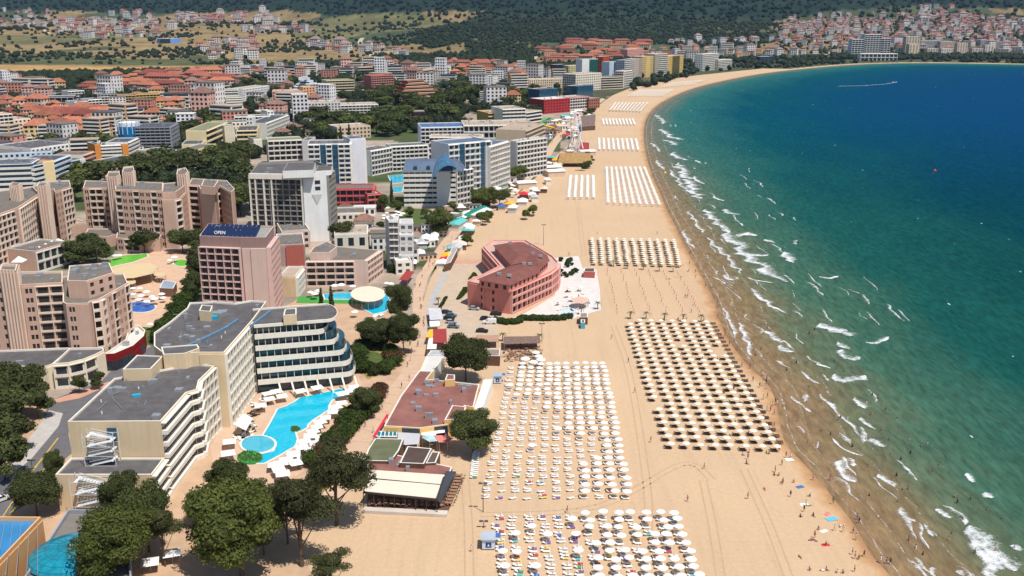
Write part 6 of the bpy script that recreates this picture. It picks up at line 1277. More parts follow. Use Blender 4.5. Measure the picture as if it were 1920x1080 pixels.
grove([(455,180),(540,182),(540,160),(460,160)], 22, 'tree in the dark wood beside the pyramid hotel', 'dark wood beside the pyramid hotel')
grove([(850,205),(1000,215),(1010,180),(850,170)], 30, 'tree in the park left of the red hotels', 'park left of the red hotels')
grove([(600,260),(660,262),(640,225),(560,225)], 14, 'tree behind the sandy gabled building', 'trees behind the gabled building')
grove([(140,380),(156,380),(160,330),(140,330)], 5, 'tree behind the courtyard hotels', 'trees behind the courtyard hotels')
# woods: one mesh each
ICO = bmesh.new(); bmesh.ops.create_icosphere(ICO, subdivisions=1, radius=1); IV = np.array([v.co[:] for v in ICO.verts]); IF = np.array([[v.index for v in f.verts] for f in ICO.faces]); ICO.free()
def woods(name, label, items, m, leaves=14):
    if len(items) == 0: return
    A = np.array(items); n = len(A); g = np.random.default_rng(n); k = len(IV); dsp = 1+.35*(g.random((n,k))-.5)*2
    r = A[:,3]*.55; V = A[:,None,:3]+IV[None]*r[:,None,None]*dsp[...,None]*np.array([1,1,.85]); V[:,:,2] += A[:,3][:,None]*.42
    V = V.reshape(-1,3); F = (IF[None]+(np.arange(n)*k)[:,None,None]).reshape(-1,3); tone = np.repeat(g.random(n)*.5,len(IF))+g.random(n*len(IF))*.2
    near = np.where(A[:,1] < 1300)[0]
    if len(near):     # leaf clumps on the nearer crowns
        ii = np.repeat(near, 70); d = g.normal(size=(len(ii),3)); d /= np.linalg.norm(d,axis=1)[:,None]; d[:,2] = np.abs(d[:,2])*1.0-.15; R_l = A[ii,3]*.55
        p_ = A[ii,:3]+np.stack([0*R_l,0*R_l,A[ii,3]*.42],-1)+d*(R_l*g.uniform(.85,1.25,len(ii)))[:,None]; a_ = g.normal(size=d.shape); b_ = np.cross(d,a_); b_ /= np.linalg.norm(b_,axis=1)[:,None]; a_ = np.cross(b_,d)+d*.4; s_ = (A[ii,3]*.11)[:,None]
        T3 = np.stack([p_+a_*s_, p_-a_*s_*.6+b_*s_, p_-a_*s_*.6-b_*s_],1).reshape(-1,3); F = np.vstack([F, np.arange(len(T3)).reshape(-1,3)+len(V)]); V = np.vstack([V,T3]); tone = np.concatenate([tone, g.uniform(.1,1,len(ii))])
    me = bpy.data.meshes.new(name); me.vertices.add(len(V)); me.vertices.foreach_set('co',V.astype(np.float32).ravel()); me.loops.add(F.size); me.loops.foreach_set('vertex_index',F.astype(np.int32).ravel())
    me.polygons.add(len(F)); me.polygons.foreach_set('loop_start',np.arange(0,F.size,3,dtype=np.int32)); me.polygons.foreach_set('loop_total',np.full(len(F),3,np.int32))
    at = me.attributes.new('tone','FLOAT','FACE'); at.data.foreach_set('value',tone.astype(np.float32)); me.materials.append(m); me.update(calc_edges=True)
    o = bpy.data.objects.new(name,me); COL.objects.link(o); tag(o,label,'woodland',kind='stuff')
WM = leaf_mat('woodland_green',(.016,.028,.012),(.070,.088,.036),0); WF = leaf_mat('forest_green',(.010,.024,.014),(.026,.048,.024),0)
town = []
for poly, n in (([(-60,300),(160,330),(440,420),(470,300),(700,260),(1000,230),(1120,160),(1100,128),(700,122),(400,140),(-60,150)],1500),([(-60,150),(160,150),(320,140),(420,138),(640,122),(620,118),(400,134),(0,142),(-60,142)],700),([(640,125),(1000,120),(1010,100),(700,108)],500),([(1100,165),(1200,170),(1330,135),(1560,118),(1580,108),(1300,112),(1100,150)],260),([(1560,112),(1930,113),(1930,104),(1560,104)],360)):
    town += grove(poly, int(n*1.25), '', '', (7,12), cap=False)
woods('town_trees','scattered trees and bushes filling the gaps between the town buildings',town,WM)
fo = []
gx = RNG.uniform(-.58,.58,95000); gr = 1950*np.exp(RNG.random(95000)*1.45); X_ = gr*np.sin(gx); Y_ = gr*np.cos(gx); Z_ = Hill(X_,Y_); s_ = shore_sd(X_,Y_); pX,pY = proj(X_,Y_,Z_)
def inpx(poly): return pip(pX,pY,poly)
dens = np.full(len(X_),.045); dens += .25*(vnoise(X_,Y_,170,21) > .64)
for_mask = inpx([(-400,12),(130,20),(260,27),(400,22),(520,20),(640,30),(760,22),(900,20),(990,28),(1420,44),(1560,20),(1700,12),(1860,16),(2300,20),(2300,-90),(-400,-90)])
dens[for_mask] = .42; mid = inpx([(760,62),(860,45),(900,25),(1100,20),(1440,35),(1450,80),(1330,92),(1180,76),(1010,80),(980,108),(860,112),(880,80),(800,92)]); dens[mid] = .62
dens[inpx([(1450,100),(1930,102),(1930,20),(1450,30)])] = .35
dens[inpx([(-400,119),(440,122),(430,136),(0,143),(-400,143)])] = 0.0; dens[inpx([(640,62),(700,62),(720,112),(640,112)])] = .12
sel = (RNG.random(len(X_)) < dens)&(s_ < -30)&(pY > -30)&(pY < 140)
its = np.stack([X_,Y_,Z_-1,RNG.uniform(5,10.5,len(X_))*(1+(gr > 3300)*.45)],-1)
woods('scrub_woodland','dark bushes and woods over the slopes behind the town',its[sel & ~for_mask],WM); woods('mountain_forest','dense dark forest covering the mountain above the bay',its[sel & for_mask],WF)
for x0_,y0_,n_ in ((700,440,8),(745,500,10),(790,470,8),(850,412,8)):
    for i_ in range(n_): tree('bush', x0_+tr.uniform(-16,16), y0_+tr.uniform(-14,14), tr.uniform(2.5,5), 'garden bush behind the promenade stalls', 1.1, 'garden bushes behind the stalls', rnd=tr)
bush = grove([(305,126),(318,130),(135,130),(135,124),(105,121),(105,128)], 12, '', '', (6,9), cap=False)
# ---------------------------------------------------------------- parasols and loungers
PARA = mat('parasol_canvas',(.82,.80,.75),.75,.03,2,rnd=.05); CREAMP = mat('cream_parasol',(.78,.70,.58),.8,.04,2,rnd=.05); BRW = mat('dark_lounger',(.06,.04,.03),.7,.3,1); WHL = mat('white_lounger',(.78,.76,.73),.6,.05,2); REDP = mat('red_cloth',(.55,.08,.06),.8,.2,1)
def para_proto(nm, r, h, m, kind='round', closed=False):
    e = empty(nm,(0,0,-500),'x','parasol'); q = MB()
    if closed: q.cone((0,0),.16,h*.35,h,6); 
    elif kind == 'round':
        k = 8; v = []
        for rr_,zz in ((r,h-.42),(r*.98,h-.55),(r*.55,h-.15),(0.001,h)): v += [(rr_*math.cos(2*math.pi*i/k),rr_*math.sin(2*math.pi*i/k),zz) for i in range(k)]
        f = [[i,(i+1)%k,2*k+(i+1)%k,2*k+i] for i in range(k)]+[[2*k+i,2*k+(i+1)%k,3*k+(i+1)%k,3*k+i] for i in range(k)]+[[k+i,k+(i+1)%k,(i+1)%k,i] for i in range(k)]+[list(range(k,2*k))[::-1]]; q.add(v,f)
    else: q.add([(-r,-r,h-.6),(r,-r,h-.6),(r,r,h-.6),(-r,r,h-.6),(0,0,h)],[[0,1,4],[1,2,4],[2,3,4],[3,0,4],[3,2,1,0]])
    c = q.build('canopy', m, e, origin=(0,0,0)); q = MB(); q.tube((0,0,-.1),(0,0,h+.1),.04,k=5); p = q.build('pole', WHL, e, origin=(0,0,0)); reg(e,[c,p]); return e
def lounge_proto(nm, m):
    q = MB(); q.abox(-.32,.32,-.95,.35,.26,.34); q.add([(-.32,.35,.26),(.32,.35,.26),(.32,.92,.62),(-.32,.92,.62),(-.32,.35,.34),(.32,.35,.34),(.32,.90,.70),(-.32,.90,.70)],[[3,2,1,0],[4,5,6,7],[0,1,5,4],[1,2,6,5],[2,3,7,6],[3,0,4,7]])
    for x in (-.28,.28):
        for y in (-.85,.3): q.abox(x-.03,x+.03,y-.03,y+.03,0,.26)
    o = q.build(nm, m); o.location = (0,0,-500); tag(o,'x','sun lounger'); reg(o,[]); return o
PA = para_proto('parasol',1.12,2.25,PARA); PB = para_proto('parasol',1.08,1.95,CREAMP); PC = para_proto('closed_parasol',1,2.1,WHL,closed=True); PD = para_proto('closed_parasol',1,2.0,REDP,closed=True); PSQ = para_proto('square_parasol',1.75,2.8,CANVAS,'sq')
LW_ = lounge_proto('sun_lounger',WHL); LD = lounge_proto('sun_lounger',BRW)
JP = []; JL = []
OR = ['first','second','third','fourth','fifth','sixth','seventh','eighth','ninth','tenth','eleventh','twelfth','thirteenth','fourteenth','fifteenth','sixteenth','seventeenth','eighteenth','nineteenth','twentieth']+['twenty-'+w for w in ('first','second','third','fourth','fifth','sixth')]
def rc(i,j): return ', %s column from left, %s row from the back' % (OR[i],OR[j])
def blk(c4, nc, nr_, jit=.15, occ=None, seed=0):
    """c4: pixel corners far-left, far-right, near-right, near-left; returns world spots with column, row (0 = far)"""
    A,B_,C_,D_ = [P(*c) for c in c4]; r_ = random.Random(seed); out = []
    for i in range(nc):
        for j in range(nr_):
            s = i/(nc-1); t = j/(nr_-1); p = A.lerp(B_,s).lerp(D_.lerp(C_,s),t); d = (D_-A).normalized(); out.append((p.x+r_.uniform(-jit,jit),p.y+r_.uniform(-jit,jit),i,j,math.atan2((B_-A).y,(B_-A).x)))
    return out
ob = random.Random(31)
b3 = [b for b in blk([(1178,607),(1322,610),(1455,846),(1256,841)],8,24,.25,seed=1) if ob.random() > .03]
for x,y,i,j,a in b3:
    JP.append((x,y,'B','cream parasol in the seaward block'+rc(i,j)))
    for dy,w_ in ((-.5,'nearer'),(.5,'farther')): JL.append((x-.85,y+dy+.3,a+math.pi/2+ob.uniform(-.16,.16),'D','dark %s lounger in the seaward block' % w_+rc(i,j)))
for t in range(26):
    p = P(1337,608).lerp(P(1462,832),t/25); JL.append((p.x,p.y,math.pi/2+ob.uniform(-.1,.1),'D','dark brown sun lounger in the open column nearest the sea'));  JL.append((p.x+.1,p.y+1.0,math.pi/2,'D','dark brown sun lounger in the open column nearest the sea'))
b1 = blk([(936,972),(1266,974),(1310,1094),(946,1094)],13,9,.5,seed=2)
for x,y,i,j,a in b1:
    op = (i >= 6 and ob.random() < .86) or (i == 5 and j in (1,3,5)) or (i in (0,1) and j in (3,5,8) and ob.random() < .6) or ob.random() < .06
    JP.append((x,y,'A' if op else 'C',('white open parasol in the nearest block' if op else 'closed white parasol in the nearest block')+rc(i,j)))
    for dy,w_ in ((-.65,'nearer'),(.65,'farther')): JL.append((x+ob.uniform(-.3,.1)-.2,y+dy-.5,math.pi/2+ob.uniform(-.2,.2),'W','white %s lounger in the nearest block' % w_+rc(i,j)))
b2 = blk([(962,692),(1130,690),(1178,934),(914,934)],11,25,.38,seed=3)
for x,y,i,j,a in b2:
    op = (j < 8 and i > 0) or i >= 9 or (i >= 6 and j < 15) or (i >= 7 and j > 18 and ob.random() < .9) or (i >= 4 and j < 12 and ob.random() < .7) or ob.random() < .07
    if i == 10 and j > 22: op = True
    if op: JP.append((x,y,'A','white open parasol in the middle block'+rc(i,j)))
    elif ob.random() < .5: JP.append((x,y,'C','closed white parasol in the middle block'+rc(i,j)))
    JL.append((x-.5,y-.5,math.pi/2+ob.uniform(-.15,.15)+(.0 if op else .3),'W','white nearer lounger in the middle block'+rc(i,j)))
    if ob.random() < .8: JL.append((x-.5,y+.6,math.pi/2+ob.uniform(-.15,.15),'W','white farther lounger in the middle block'+rc(i,j)))
for t in range(14): p = P(893,850).lerp(P(888,897),t/13); JL.append((p.x,p.y,math.pi/2+ob.uniform(-.2,.2),'W','white sun lounger in the short leftmost column by the awnings'))
b4 = blk([(1110,452),(1262,455),(1274,501),(1114,497)],11,13,.25,seed=4)
for x,y,i,j,a in b4:
    JP.append((x,y,'B','pale parasol in the block beyond the pink hotel'))
    for dy in (-.45,.45): JL.append((x-.85,y+dy,a+math.pi/2,'D','dark sun lounger beyond the pink hotel'))
for c4,nc,nrw,k in (([(1070,334),(1112,334),(1113,374),(1066,374)],5,22,'W'),([(1137,318),(1208,318),(1236,388),(1140,384)],9,30,'W'),([(1123,263),(1192,264),(1196,284),(1124,283)],9,16,'W'),([(1130,226),(1186,226),(1190,236),(1132,236)],10,10,'W'),([(1154,195),(1214,195),(1200,211),(1144,209)],10,15,'B'),([(1200,171),(1262,170),(1240,182),(1178,182)],12,12,'W'),([(1262,157),(1320,152),(1300,160),(1240,165)],12,8,'W')):
    for x,y,i,j,a in blk(c4,nc,nrw,.1,seed=nc*nrw): JP.append((x,y,'A','white parasol in the far strips of the beach')); JL.append((x-1.2,y-.4,a+math.pi/2,'D' if k == 'B' else 'W','sun lounger in the far strips of the beach'))
for x,y,i,j,a in blk([(1139,508),(1270,514),(1316,596),(1158,590)],6,16,.4,seed=9): JP.append((x,y,'D','closed red parasol on its pole in the empty rows'))
JP.sort(key=lambda t: math.hypot(t[0],t[1])); JL.sort(key=lambda t: math.hypot(t[0],t[1])); JPo = [j for j in JP if j[2] in 'AB']; JPc = [j for j in JP if j[2] in 'CD']
pm_ = {'A':PA,'B':PB,'C':PC,'D':PD}
for x,y,k,l in JPo[:300]+JPc[:290]: copy_tree(pm_[k],(x,y,.0),ob.uniform(0,.8),ob.uniform(.95,1.05),l,{'A':'white open parasols on the beach','B':'cream parasols near the sea','C':'closed white parasols','D':'closed red parasols'}[k],'parasol')
def bulk(name, label, items, protos):
    q = []
    mats_ = []
    for key in sorted(set(i[0] for i in items)):
        for me in protos[key]:
            v = np.array([vv.co[:] for vv in me.vertices]); f = [list(p.vertices) for p in me.polygons]; m_ = me.materials[0]
            if m_ not in mats_: mats_.append(m_)
            for it in items:
                if it[0] != key: continue
                c_,s_ = math.cos(it[3]),math.sin(it[3]); w = np.stack([v[:,0]*c_-v[:,1]*s_+it[1],v[:,0]*s_+v[:,1]*c_+it[2],v[:,2]],-1); q.append((w,f,mats_.index(m_)))
    M_ = MB()
    for w,f,mi in q: M_.add(w,f,mi)
    return tag(M_.build(name,mats_),label,name.replace('_',' '),kind='stuff')
bulk('distant_parasols','the many further rows of parasols along the beach',[(k,x,y,ob.random()) for x,y,k,l in JPo[300:]],{'A':[c.data for c in KIDS[PA.name]],'B':[c.data for c in KIDS[PB.name]]})
for x,y,a,k,l in JL[:300]: copy_tree(LW_ if k == 'W' else LD,(x,y,.01),a,1,l,'sun loungers in the parasol blocks','sun lounger')
bulk('distant_loungers','the many further sun loungers under the parasols',[(k,x,y,a) for x,y,a,k,l in JL[300:]],{'W':[LW_.data],'D':[LD.data]})
# square parasols of the hotel pool
sq = [(x/6+420,y/6+680) for x,y in ((1330,330),(1320,425),(1255,480),(1225,530),(1140,590),(1080,645),(1045,695),(1000,745),(1090,815),(970,805),(905,865),(1035,885),(875,930),(970,950),(785,1000),(895,1040),(690,1060),(800,1090),(490,320),(590,300),(650,350),(510,380),(410,460),(860,295),(1050,260),(1460,245),(1430,290),(60,865),(45,1000),(640,1110))]
sq += [(x/3,y/3+720) for x,y in ((1540,440),(1610,415),(1665,430),(1705,402),(1568,468),(1590,495),(1650,385))]
for i,(x,y) in enumerate(sq): p = P(x,y+2,2.3); copy_tree(PSQ,(p.x,p.y,.03),.35+ob.uniform(-.2,.2),ob.uniform(.85,1.0),'white square parasol beside the turquoise hotel pool','white square parasols round the hotel pool','parasol')
for x,y,l in ((281,1053,'white square sunshade in the sandy garden at the bottom, left of two'),(322,1036,'white square sunshade in the sandy garden at the bottom, right of two')): p = P(x,y,2.3); copy_tree(PSQ,(p.x,p.y,.03),.3,1.0,l,None,'parasol')
for x,y in [(249,540),(262,540),(248,552),(264,556),(275,548),(285,556),(260,562),(290,562),(303,552),(306,558),(275,566),(224,478),(216,480),(318,487),(327,484),(282,608)]+[(627,537),(640,536),(661,537),(582,548),(590,552),(596,546),(725,530),(733,532),(665,585),(706,595),(715,590),(880,678),(1005,661),(1010,668),(1014,676),(985,675),(1000,680)]+[(960+ob.uniform(-8,8),355+ob.uniform(-14,10)) for _ in range(12)]+[(1005+ob.uniform(-14,18),300+ob.uniform(-10,14)) for _ in range(16)]+[(730+ob.uniform(-12,30),402+ob.uniform(-12,10)) for _ in range(14)]:
    p = P(x,y,2.2); copy_tree(PA,(p.x,p.y,.03),ob.uniform(0,1),ob.uniform(1.1,1.5),'white round parasol on a hotel pool terrace or cafe','white parasols of pools and cafes','parasol')
for i in range(46):
    t = ob.random(); x = 500+ob.uniform(-18,10)-t*40; y = 745+t*80; copy_tree(LW_ if ob.random() < .4 else LD,(P(x,y).x,P(x,y).y,.04),ob.uniform(0,6.28),1.0,'sun lounger on the turquoise hotel pool terrace','loungers at the hotel pool','sun lounger')
tw = [mat('towel_%s' % n_, c_, .9, .1, 2) for n_, c_ in (('blue',(.04,.12,.45)),('red',(.5,.05,.06)),('aqua',(.08,.42,.42)),('yellow',(.7,.5,.08)),('violet',(.2,.1,.35)),('green',(.06,.3,.1)))]
tn = ['blue','red','aqua','yellow','violet','green']
for n_, (x,y,a,k,l) in enumerate(ob.sample(JL[:300],75)):
    i_ = ob.randrange(6); q = MB(); u_ = Vector((math.cos(a),math.sin(a))); q.box((x,y),u_,Vector((-u_.y,u_.x)),-.36,.36,-.9,.3,.36,.385); o = q.build('beach_towel', tw[i_], origin=(x,y,.36)); tag(o, tn[i_]+' towel spread on a sun lounger', 'towel', 'towels on the sun loungers')
for i_ in range(26):
    x,y = 960+ob.random()*150, 545+ob.random()*48
    if not pip([x],[y],[(1050,560),(1046,530),(1085,490),(1115,510),(1122,575),(1060,592),(985,598),(1010,590)])[0]: continue
    p = P(x,y); copy_tree(LW_ if i_%3 else LD,(p.x,p.y,SHEETZ[0]),ob.uniform(0,6),1.0,'sun lounger on the white deck of the pink hotel','loungers on the pink hotel deck','sun lounger')
    if i_%4 == 0: copy_tree(PB,(p.x+1.4,p.y,SHEETZ[0]),0,1.2,'cream parasol on the white deck of the pink hotel','parasols on the pink hotel deck','parasol')
# promenade stalls
def stall(px, py, w, d, h, col, label, rz):
    p = P(px,py); r = empty('market_stall',(p.x,p.y,0),label,'stall','stalls and kiosks along the promenade',rz); q = MB(); q.abox(-w/2,w/2,-d/2,d/2,0,h-.4); q.build('body',ob.choice([OFFW,BRNW,GREYW,TAN]),r,origin=(0,0,0))
    q = MB(); o = .5; q.add([(-w/2-o,-d/2-o,h-.4),(w/2+o,-d/2-o,h-.4),(w/2+o,d/2+o,h-.4),(-w/2-o,d/2+o,h-.4),(-w/2,0,h+.6),(w/2,0,h+.6)],[[0,1,5,4],[1,2,5],[2,3,4,5],[3,0,4],[3,2,1,0]]); q.build('awning',col,r,origin=(0,0,0))
GC = mat('green_canvas',(.01,.20,.13),.8,.1,1); BC = mat('blue_canvas',(.05,.15,.42),.8,.1,1); TC = mat('aqua_canvas',(.12,.48,.46),.8,.1,1)
cols = [CANVAS]*9+[CRA,CRA,REDM,BC,TC,mat('yellow_canvas',(.85,.45,.03)),mat('pale_sheet',(.5,.5,.52))]
cname = {CANVAS.name:'white',CRA.name:'cream',REDM.name:'red',BC.name:'blue',TC.name:'aqua','yellow_canvas':'yellow','pale_sheet':'grey'}
for i in range(118):
    t = ob.random(); k = t*(len(PL)-12)+9; i0 = int(k); f = k-i0; side = ob.random() < .62
    a = Vector(PL[min(i0,len(PL)-2)]).lerp(Vector(PL[min(i0+1,len(PL)-1)]),f); b_ = Vector(PR[min(i0,len(PL)-2)]).lerp(Vector(PR[min(i0+1,len(PL)-1)]),f); A = P(*a); B_ = P(*b_); d = (A-B_).normalized(); off = ob.uniform(3,9 if a.y > 400 else 24) if side else -ob.uniform(3,6 if a.y > 400 else 16)
    p = (A if side else B_)+d*off
    if occupied(p.x,p.y,1): continue
    x,y = proj(p.x,p.y,0); c_ = ob.choice(cols); stall(float(x),float(y),ob.uniform(4,9),ob.uniform(3,6),ob.uniform(2.6,3.6),c_,'%s-roofed stall on the %s side of the promenade' % (cname[c_.name],'town' if side else 'beach'),math.atan2(d.y,d.x)+math.pi/2+ob.uniform(-.2,.2))
for i,(x0,y0,x1,y1,c_) in enumerate(((853,425,868,414,GC),(862,420,880,409,CANVAS),(870,418,890,407,GC),(884,412,908,400,GC),(890,416,912,404,CANVAS),(850,434,866,424,TC))):
    a = P(x0,y0); b_ = P(x1,y1); stall((x0+x1)/2,(y0+y1)/2,(b_-a).length,6,4,c_,['dark green long awning, lowest left of the green group','white long awning between the green ones','dark green long awning in the middle of the group','dark green long awning nearest the beach end','white long awning at the beach end of the green group','aqua awning just below the green group'][i],math.atan2(b_.y-a.y,b_.x-a.x))
for (x,y) in ((1034,322),(1040,330),(985,352),(1100,292)): stall(x,y,12,9,4.2,CANVAS,'white-roofed beach bar beside the promenade bend',.3)
# thatched bar, beach club and amusement park blocks
r = empty('thatched_bar',P(1078,315),'large ochre thatched gable roof bar by the wheel','bar'); q = MB(); c = P(1078,310); q.add([(c.x-13,c.y-9,3),(c.x+12,c.y-9,3),(c.x+12,c.y+9,3),(c.x-13,c.y+9,3),(c.x-11,c.y,9),(c.x+11,c.y,9)],[[0,1,5,4],[1,2,5],[2,3,4,5],[3,0,4],[3,2,1,0]]); q.build('thatch',mat('thatch',(.36,.22,.09),.95,.25,.6,bump=.1),r)
q = MB()
for dx in (-11,-4,3,10): q.tube((c.x+dx,c.y-8,0),(c.x+dx,c.y-8,3),.2,k=5)
q.build('posts',TIMBER,r)
lowb('beach_club','beach club with dark red roof behind the big wheel',[(1085,285),(1106,285),(1106,268),(1086,266)],4,TIMBER,mat('dark_red_canvas',(.33,.045,.04)),cat='beach club').done()
lowb('beach_club','grey-roofed pavilion at the foot of the big wheel',[(1076,291),(1096,291),(1096,286),(1076,286)],3.6,TIMBER,ROOFT,cat='pavilion').done()
lowb('beach_club','planted dark beach club beside the red hotels',[(1085,238),(1116,236),(1118,214),(1086,218)],4,TIMBER,mat('slat_shade',(.20,.13,.10)),cat='beach club',clutter=10).done()
grove([(1090,222),(1118,220),(1118,212),(1095,214)],6,'tree on the roof garden side of the planted beach club','trees beside the planted beach club',(5,7))
grove([(1086,322),(1110,322),(1112,300),(1098,300)],8,'shrubby tree right of the thatched bar','trees right of the thatched bar',(4,6))
# big wheel seen nearly edge-on
wc_ = P(1079,286); zt_ = zref(210,286); Rw = (zt_-4)/2; hz_ = 4+Rw; r = empty('ferris_wheel',wc_,'tall white big wheel seen edge-on between promenade and beach','ferris wheel')
ax = Vector((.985,.17,0)); pl_ = Vector((-.17,.985,0)); WS = mat('white_steel',(.75,.75,.75),.5,.05,1); q = MB(); Cc = Vector((wc_.x,wc_.y,hz_)); ns = 28
for s_ in (-1,1):
    for i in range(ns):
        a0,a1 = 2*math.pi*i/ns,2*math.pi*(i+1)/ns; f = lambda a,rr: Cc+ax*s_*1.3+pl_*math.cos(a)*rr+Vector((0,0,math.sin(a)*rr)); q.tube(f(a0,Rw),f(a1,Rw),.16,k=4); q.tube(f(a0,Rw-1.6),f(a1,Rw-1.6),.1,k=4)
        if i%2 == 0: q.tube(Cc+ax*s_*1.0,f(a0,Rw),.08,k=4)
q.build('wheel_rim',WS,r)
for i in range(20): a = 2*math.pi*i/20; p = Cc+pl_*math.cos(a)*(Rw+.2)+Vector((0,0,math.sin(a)*(Rw+.2)-1.2)); g_ = MB(); g_.prism([(p.x+.9*math.cos(t),p.y+.9*math.sin(t)) for t in [k*math.pi/3 for k in range(6)]],p.z-1,p.z+.9); g_.build('gondola',[WS,BC,REDM,OFFW][i%4] if i%3 == 0 else WS,r)
for s_ in (-1,1):
    for t in (-7,7): q = MB(); q.tube(Cc+ax*s_*2,Vector((wc_.x,wc_.y,0))+ax*s_*(5.5)+pl_*t,.38,.5,k=6); q.build('leg',WS,r)
q = MB(); q.tube(Cc-ax*2.4,Cc+ax*2.4,.8,k=8); q.build('hub',WS,r)
r = empty('water_slide',P(1022,262),'green and yellow twisting water slide beside the promenade','water slide'); q = MB(); c = P(1022,250); pr_ = None
for i in range(44):
    t = i/43; an = t*9; p = Vector((c.x+5*math.cos(an)+t*4,c.y+7*math.sin(an)-t*12,14-12*t)); 
    if pr_: q.tube(pr_,p,.9,k=6)
    pr_ = p
    if i == 20: q.build('slide_tube',mat('slide_green',(.03,.45,.08),.4,.1,1),r); q = MB()
q.build('slide_tube',mat('slide_yellow',(.75,.5,.03),.4,.1,1),r); q = MB()
for dx,dy in ((0,0),(5,3),(-3,5)): q.tube((c.x+dx,c.y+dy,0),(c.x+dx,c.y+dy,12),.2,k=5)
q.build('posts',METAL,r)
# lamp posts on the sand
def lamp(px,py,yt,label):
    p = P(px,py); h = zref(yt,py); r = empty('lamp_post',p,label,'lamp post'); q = MB(); q.tube(p,(p.x,p.y,h),.12,.07,k=6); q.build('mast',mat('dark_mast',(.12,.10,.09),.6),r)
    for s_ in (-1,1): q = MB(); q.abox(p.x+s_*.15,p.x+s_*1.0,p.y-.2,p.y+.2,h-.3,h+.05); q.build('lamp_head',mat('dark_mast',(.12,.10,.09)),r)
lamp(906,960,905,'thin lamp post on the sand right of the timber deck'); lamp(1019,460,421,'thin lamp post on the open sand behind the pink hotel'); lamp(1016,640,606,'thin lamp post near the timber pergola'); lamp(907,990,976,'short post behind the blue hut')
lamp(185,502,0+465,'street lamp between the beige hotels'); lamp(61,882,862,'street lamp beside the yellow-lined road')
# blue hut
def hut(px,py,s,label):
    p = P(px,py); r = empty('lifeguard_hut',p,label,'hut'); q = MB(); q.abox(p.x-s,p.x+s,p.y,p.y+2*s,.3,2.5); q.build('cabin',LBW,r); q = MB(); q.abox(p.x-s*1.2,p.x+s*1.1,p.y-.3,p.y+2.5*s,2.5,2.66); q.build('roof',mat('grey_blue_sheet',(.38,.44,.5),.6),r)
    q = MB(); q.abox(p.x+s*1.1,p.x+s*1.9,p.y+.8*s,p.y+2.2*s,2.45,2.52); q.build('blue_awning',BC,r); q = MB(); q.abox(p.x-s*.45,p.x+s*.45,p.y-.06,p.y-.01,.7,1.9); q.build('sign_board',mat('sign_blue',(.02,.07,.26),.6),r)
    q = MB(); z = 1.0; q.add([(p.x-.05*s*4,p.y-.08,z),(p.x+.05*s*4,p.y-.08,z),(p.x,p.y-.08,z+.55)],[[0,1,2]]); q.build('white_triangle',WHL,r)
hut(916,1032,1.35,'pale blue beach hut with a dark blue sign at the bottom of the beach'); hut(933,720,1.25,'small pale blue hut with a blue awning beside the white canopy strip')
lowb('snack_hut','turquoise refreshment hut at the pink hotel deck edge',[(1089,606),(1097,606),(1097,600),(1089,600)],2.2,mat('turquoise_wall',(.08,.35,.45),.7),ROOFD,cat='hut',foot=False).done()
# cars
def car_proto(nm,m,van=False):
    e = empty(nm,(0,0,-500),'x','car'); q = MB(); Lh,Wh = (2.5,.95) if van else (2.15,.88); prof = [(-Lh,.35),(-Lh,.85),(-Lh*.98,1.0),(Lh*.55,.95),(Lh*.95,.8),(Lh,.6),(Lh,.35)]; n_ = len(prof)
    if van: prof = [(-Lh,.35),(-Lh,1.75),(-Lh*.9,1.9),(Lh*.25,1.9),(Lh*.6,1.15),(Lh*.97,1.0),(Lh,.35)]
    v = [(x,-Wh,z) for x,z in prof]+[(x,Wh,z) for x,z in prof]; q.add(v,[list(range(n_)),list(range(n_,2*n_))[::-1]]+[[i,n_+i,n_+(i+1)%n_,(i+1)%n_] for i in range(n_)]); b_ = q.build('body',m,e,origin=(0,0,0))
    q = MB(); c_ = [(-Lh*.9,.99),(-Lh*.62,1.42),(Lh*.12,1.45),(Lh*.5,.97)] if not van else [(Lh*.24,1.86),(Lh*.26,1.4),(Lh*.5,1.3),(Lh*.58,1.2)]; w2 = Wh*.86 if not van else Wh*1.01; v = [(x,-w2*(1 if i in (0,3) else .86 if not van else 1),z) for i,(x,z) in enumerate(c_)]+[(x,w2*(1 if i in (0,3) else .86 if not van else 1),z) for i,(x,z) in enumerate(c_)]
    q.add(v,[[0,3,2,1],[4,5,6,7],[0,1,5,4],[2,3,7,6]]); g_ = q.build('windows',GLASS,e,origin=(0,0,0)); q = MB(); 
    if not van: q.add([v[1],v[2],v[6],v[5]],[[0,1,2,3]]); rf = q.build('car_roof',m,e,origin=(0,0,0))
    else: rf = None
    ks = [b_,g_,rf]
    for x in (-Lh*.62,Lh*.62):
        for y in (-Wh,Wh): q = MB(); q.tube((x,y-.1,.33),(x,y+.1,.33),.33,k=10); ks.append(q.build('wheel',mat('tyre',(.02,.02,.02),.8),e,origin=(0,0,0)))
    reg(e,ks); return e
CP = {k:car_proto('parked_car',mat('car_'+k,c,.3,.02,1,.5)) for k,c in (('black',(.012,.012,.014)),('navy',(.015,.02,.045)),('bluegrey',(.12,.17,.21)),('silver',(.40,.41,.42)),('white',(.72,.72,.70)))}; CP['van'] = car_proto('parked_van',mat('car_white',(.72,.72,.70)),True)
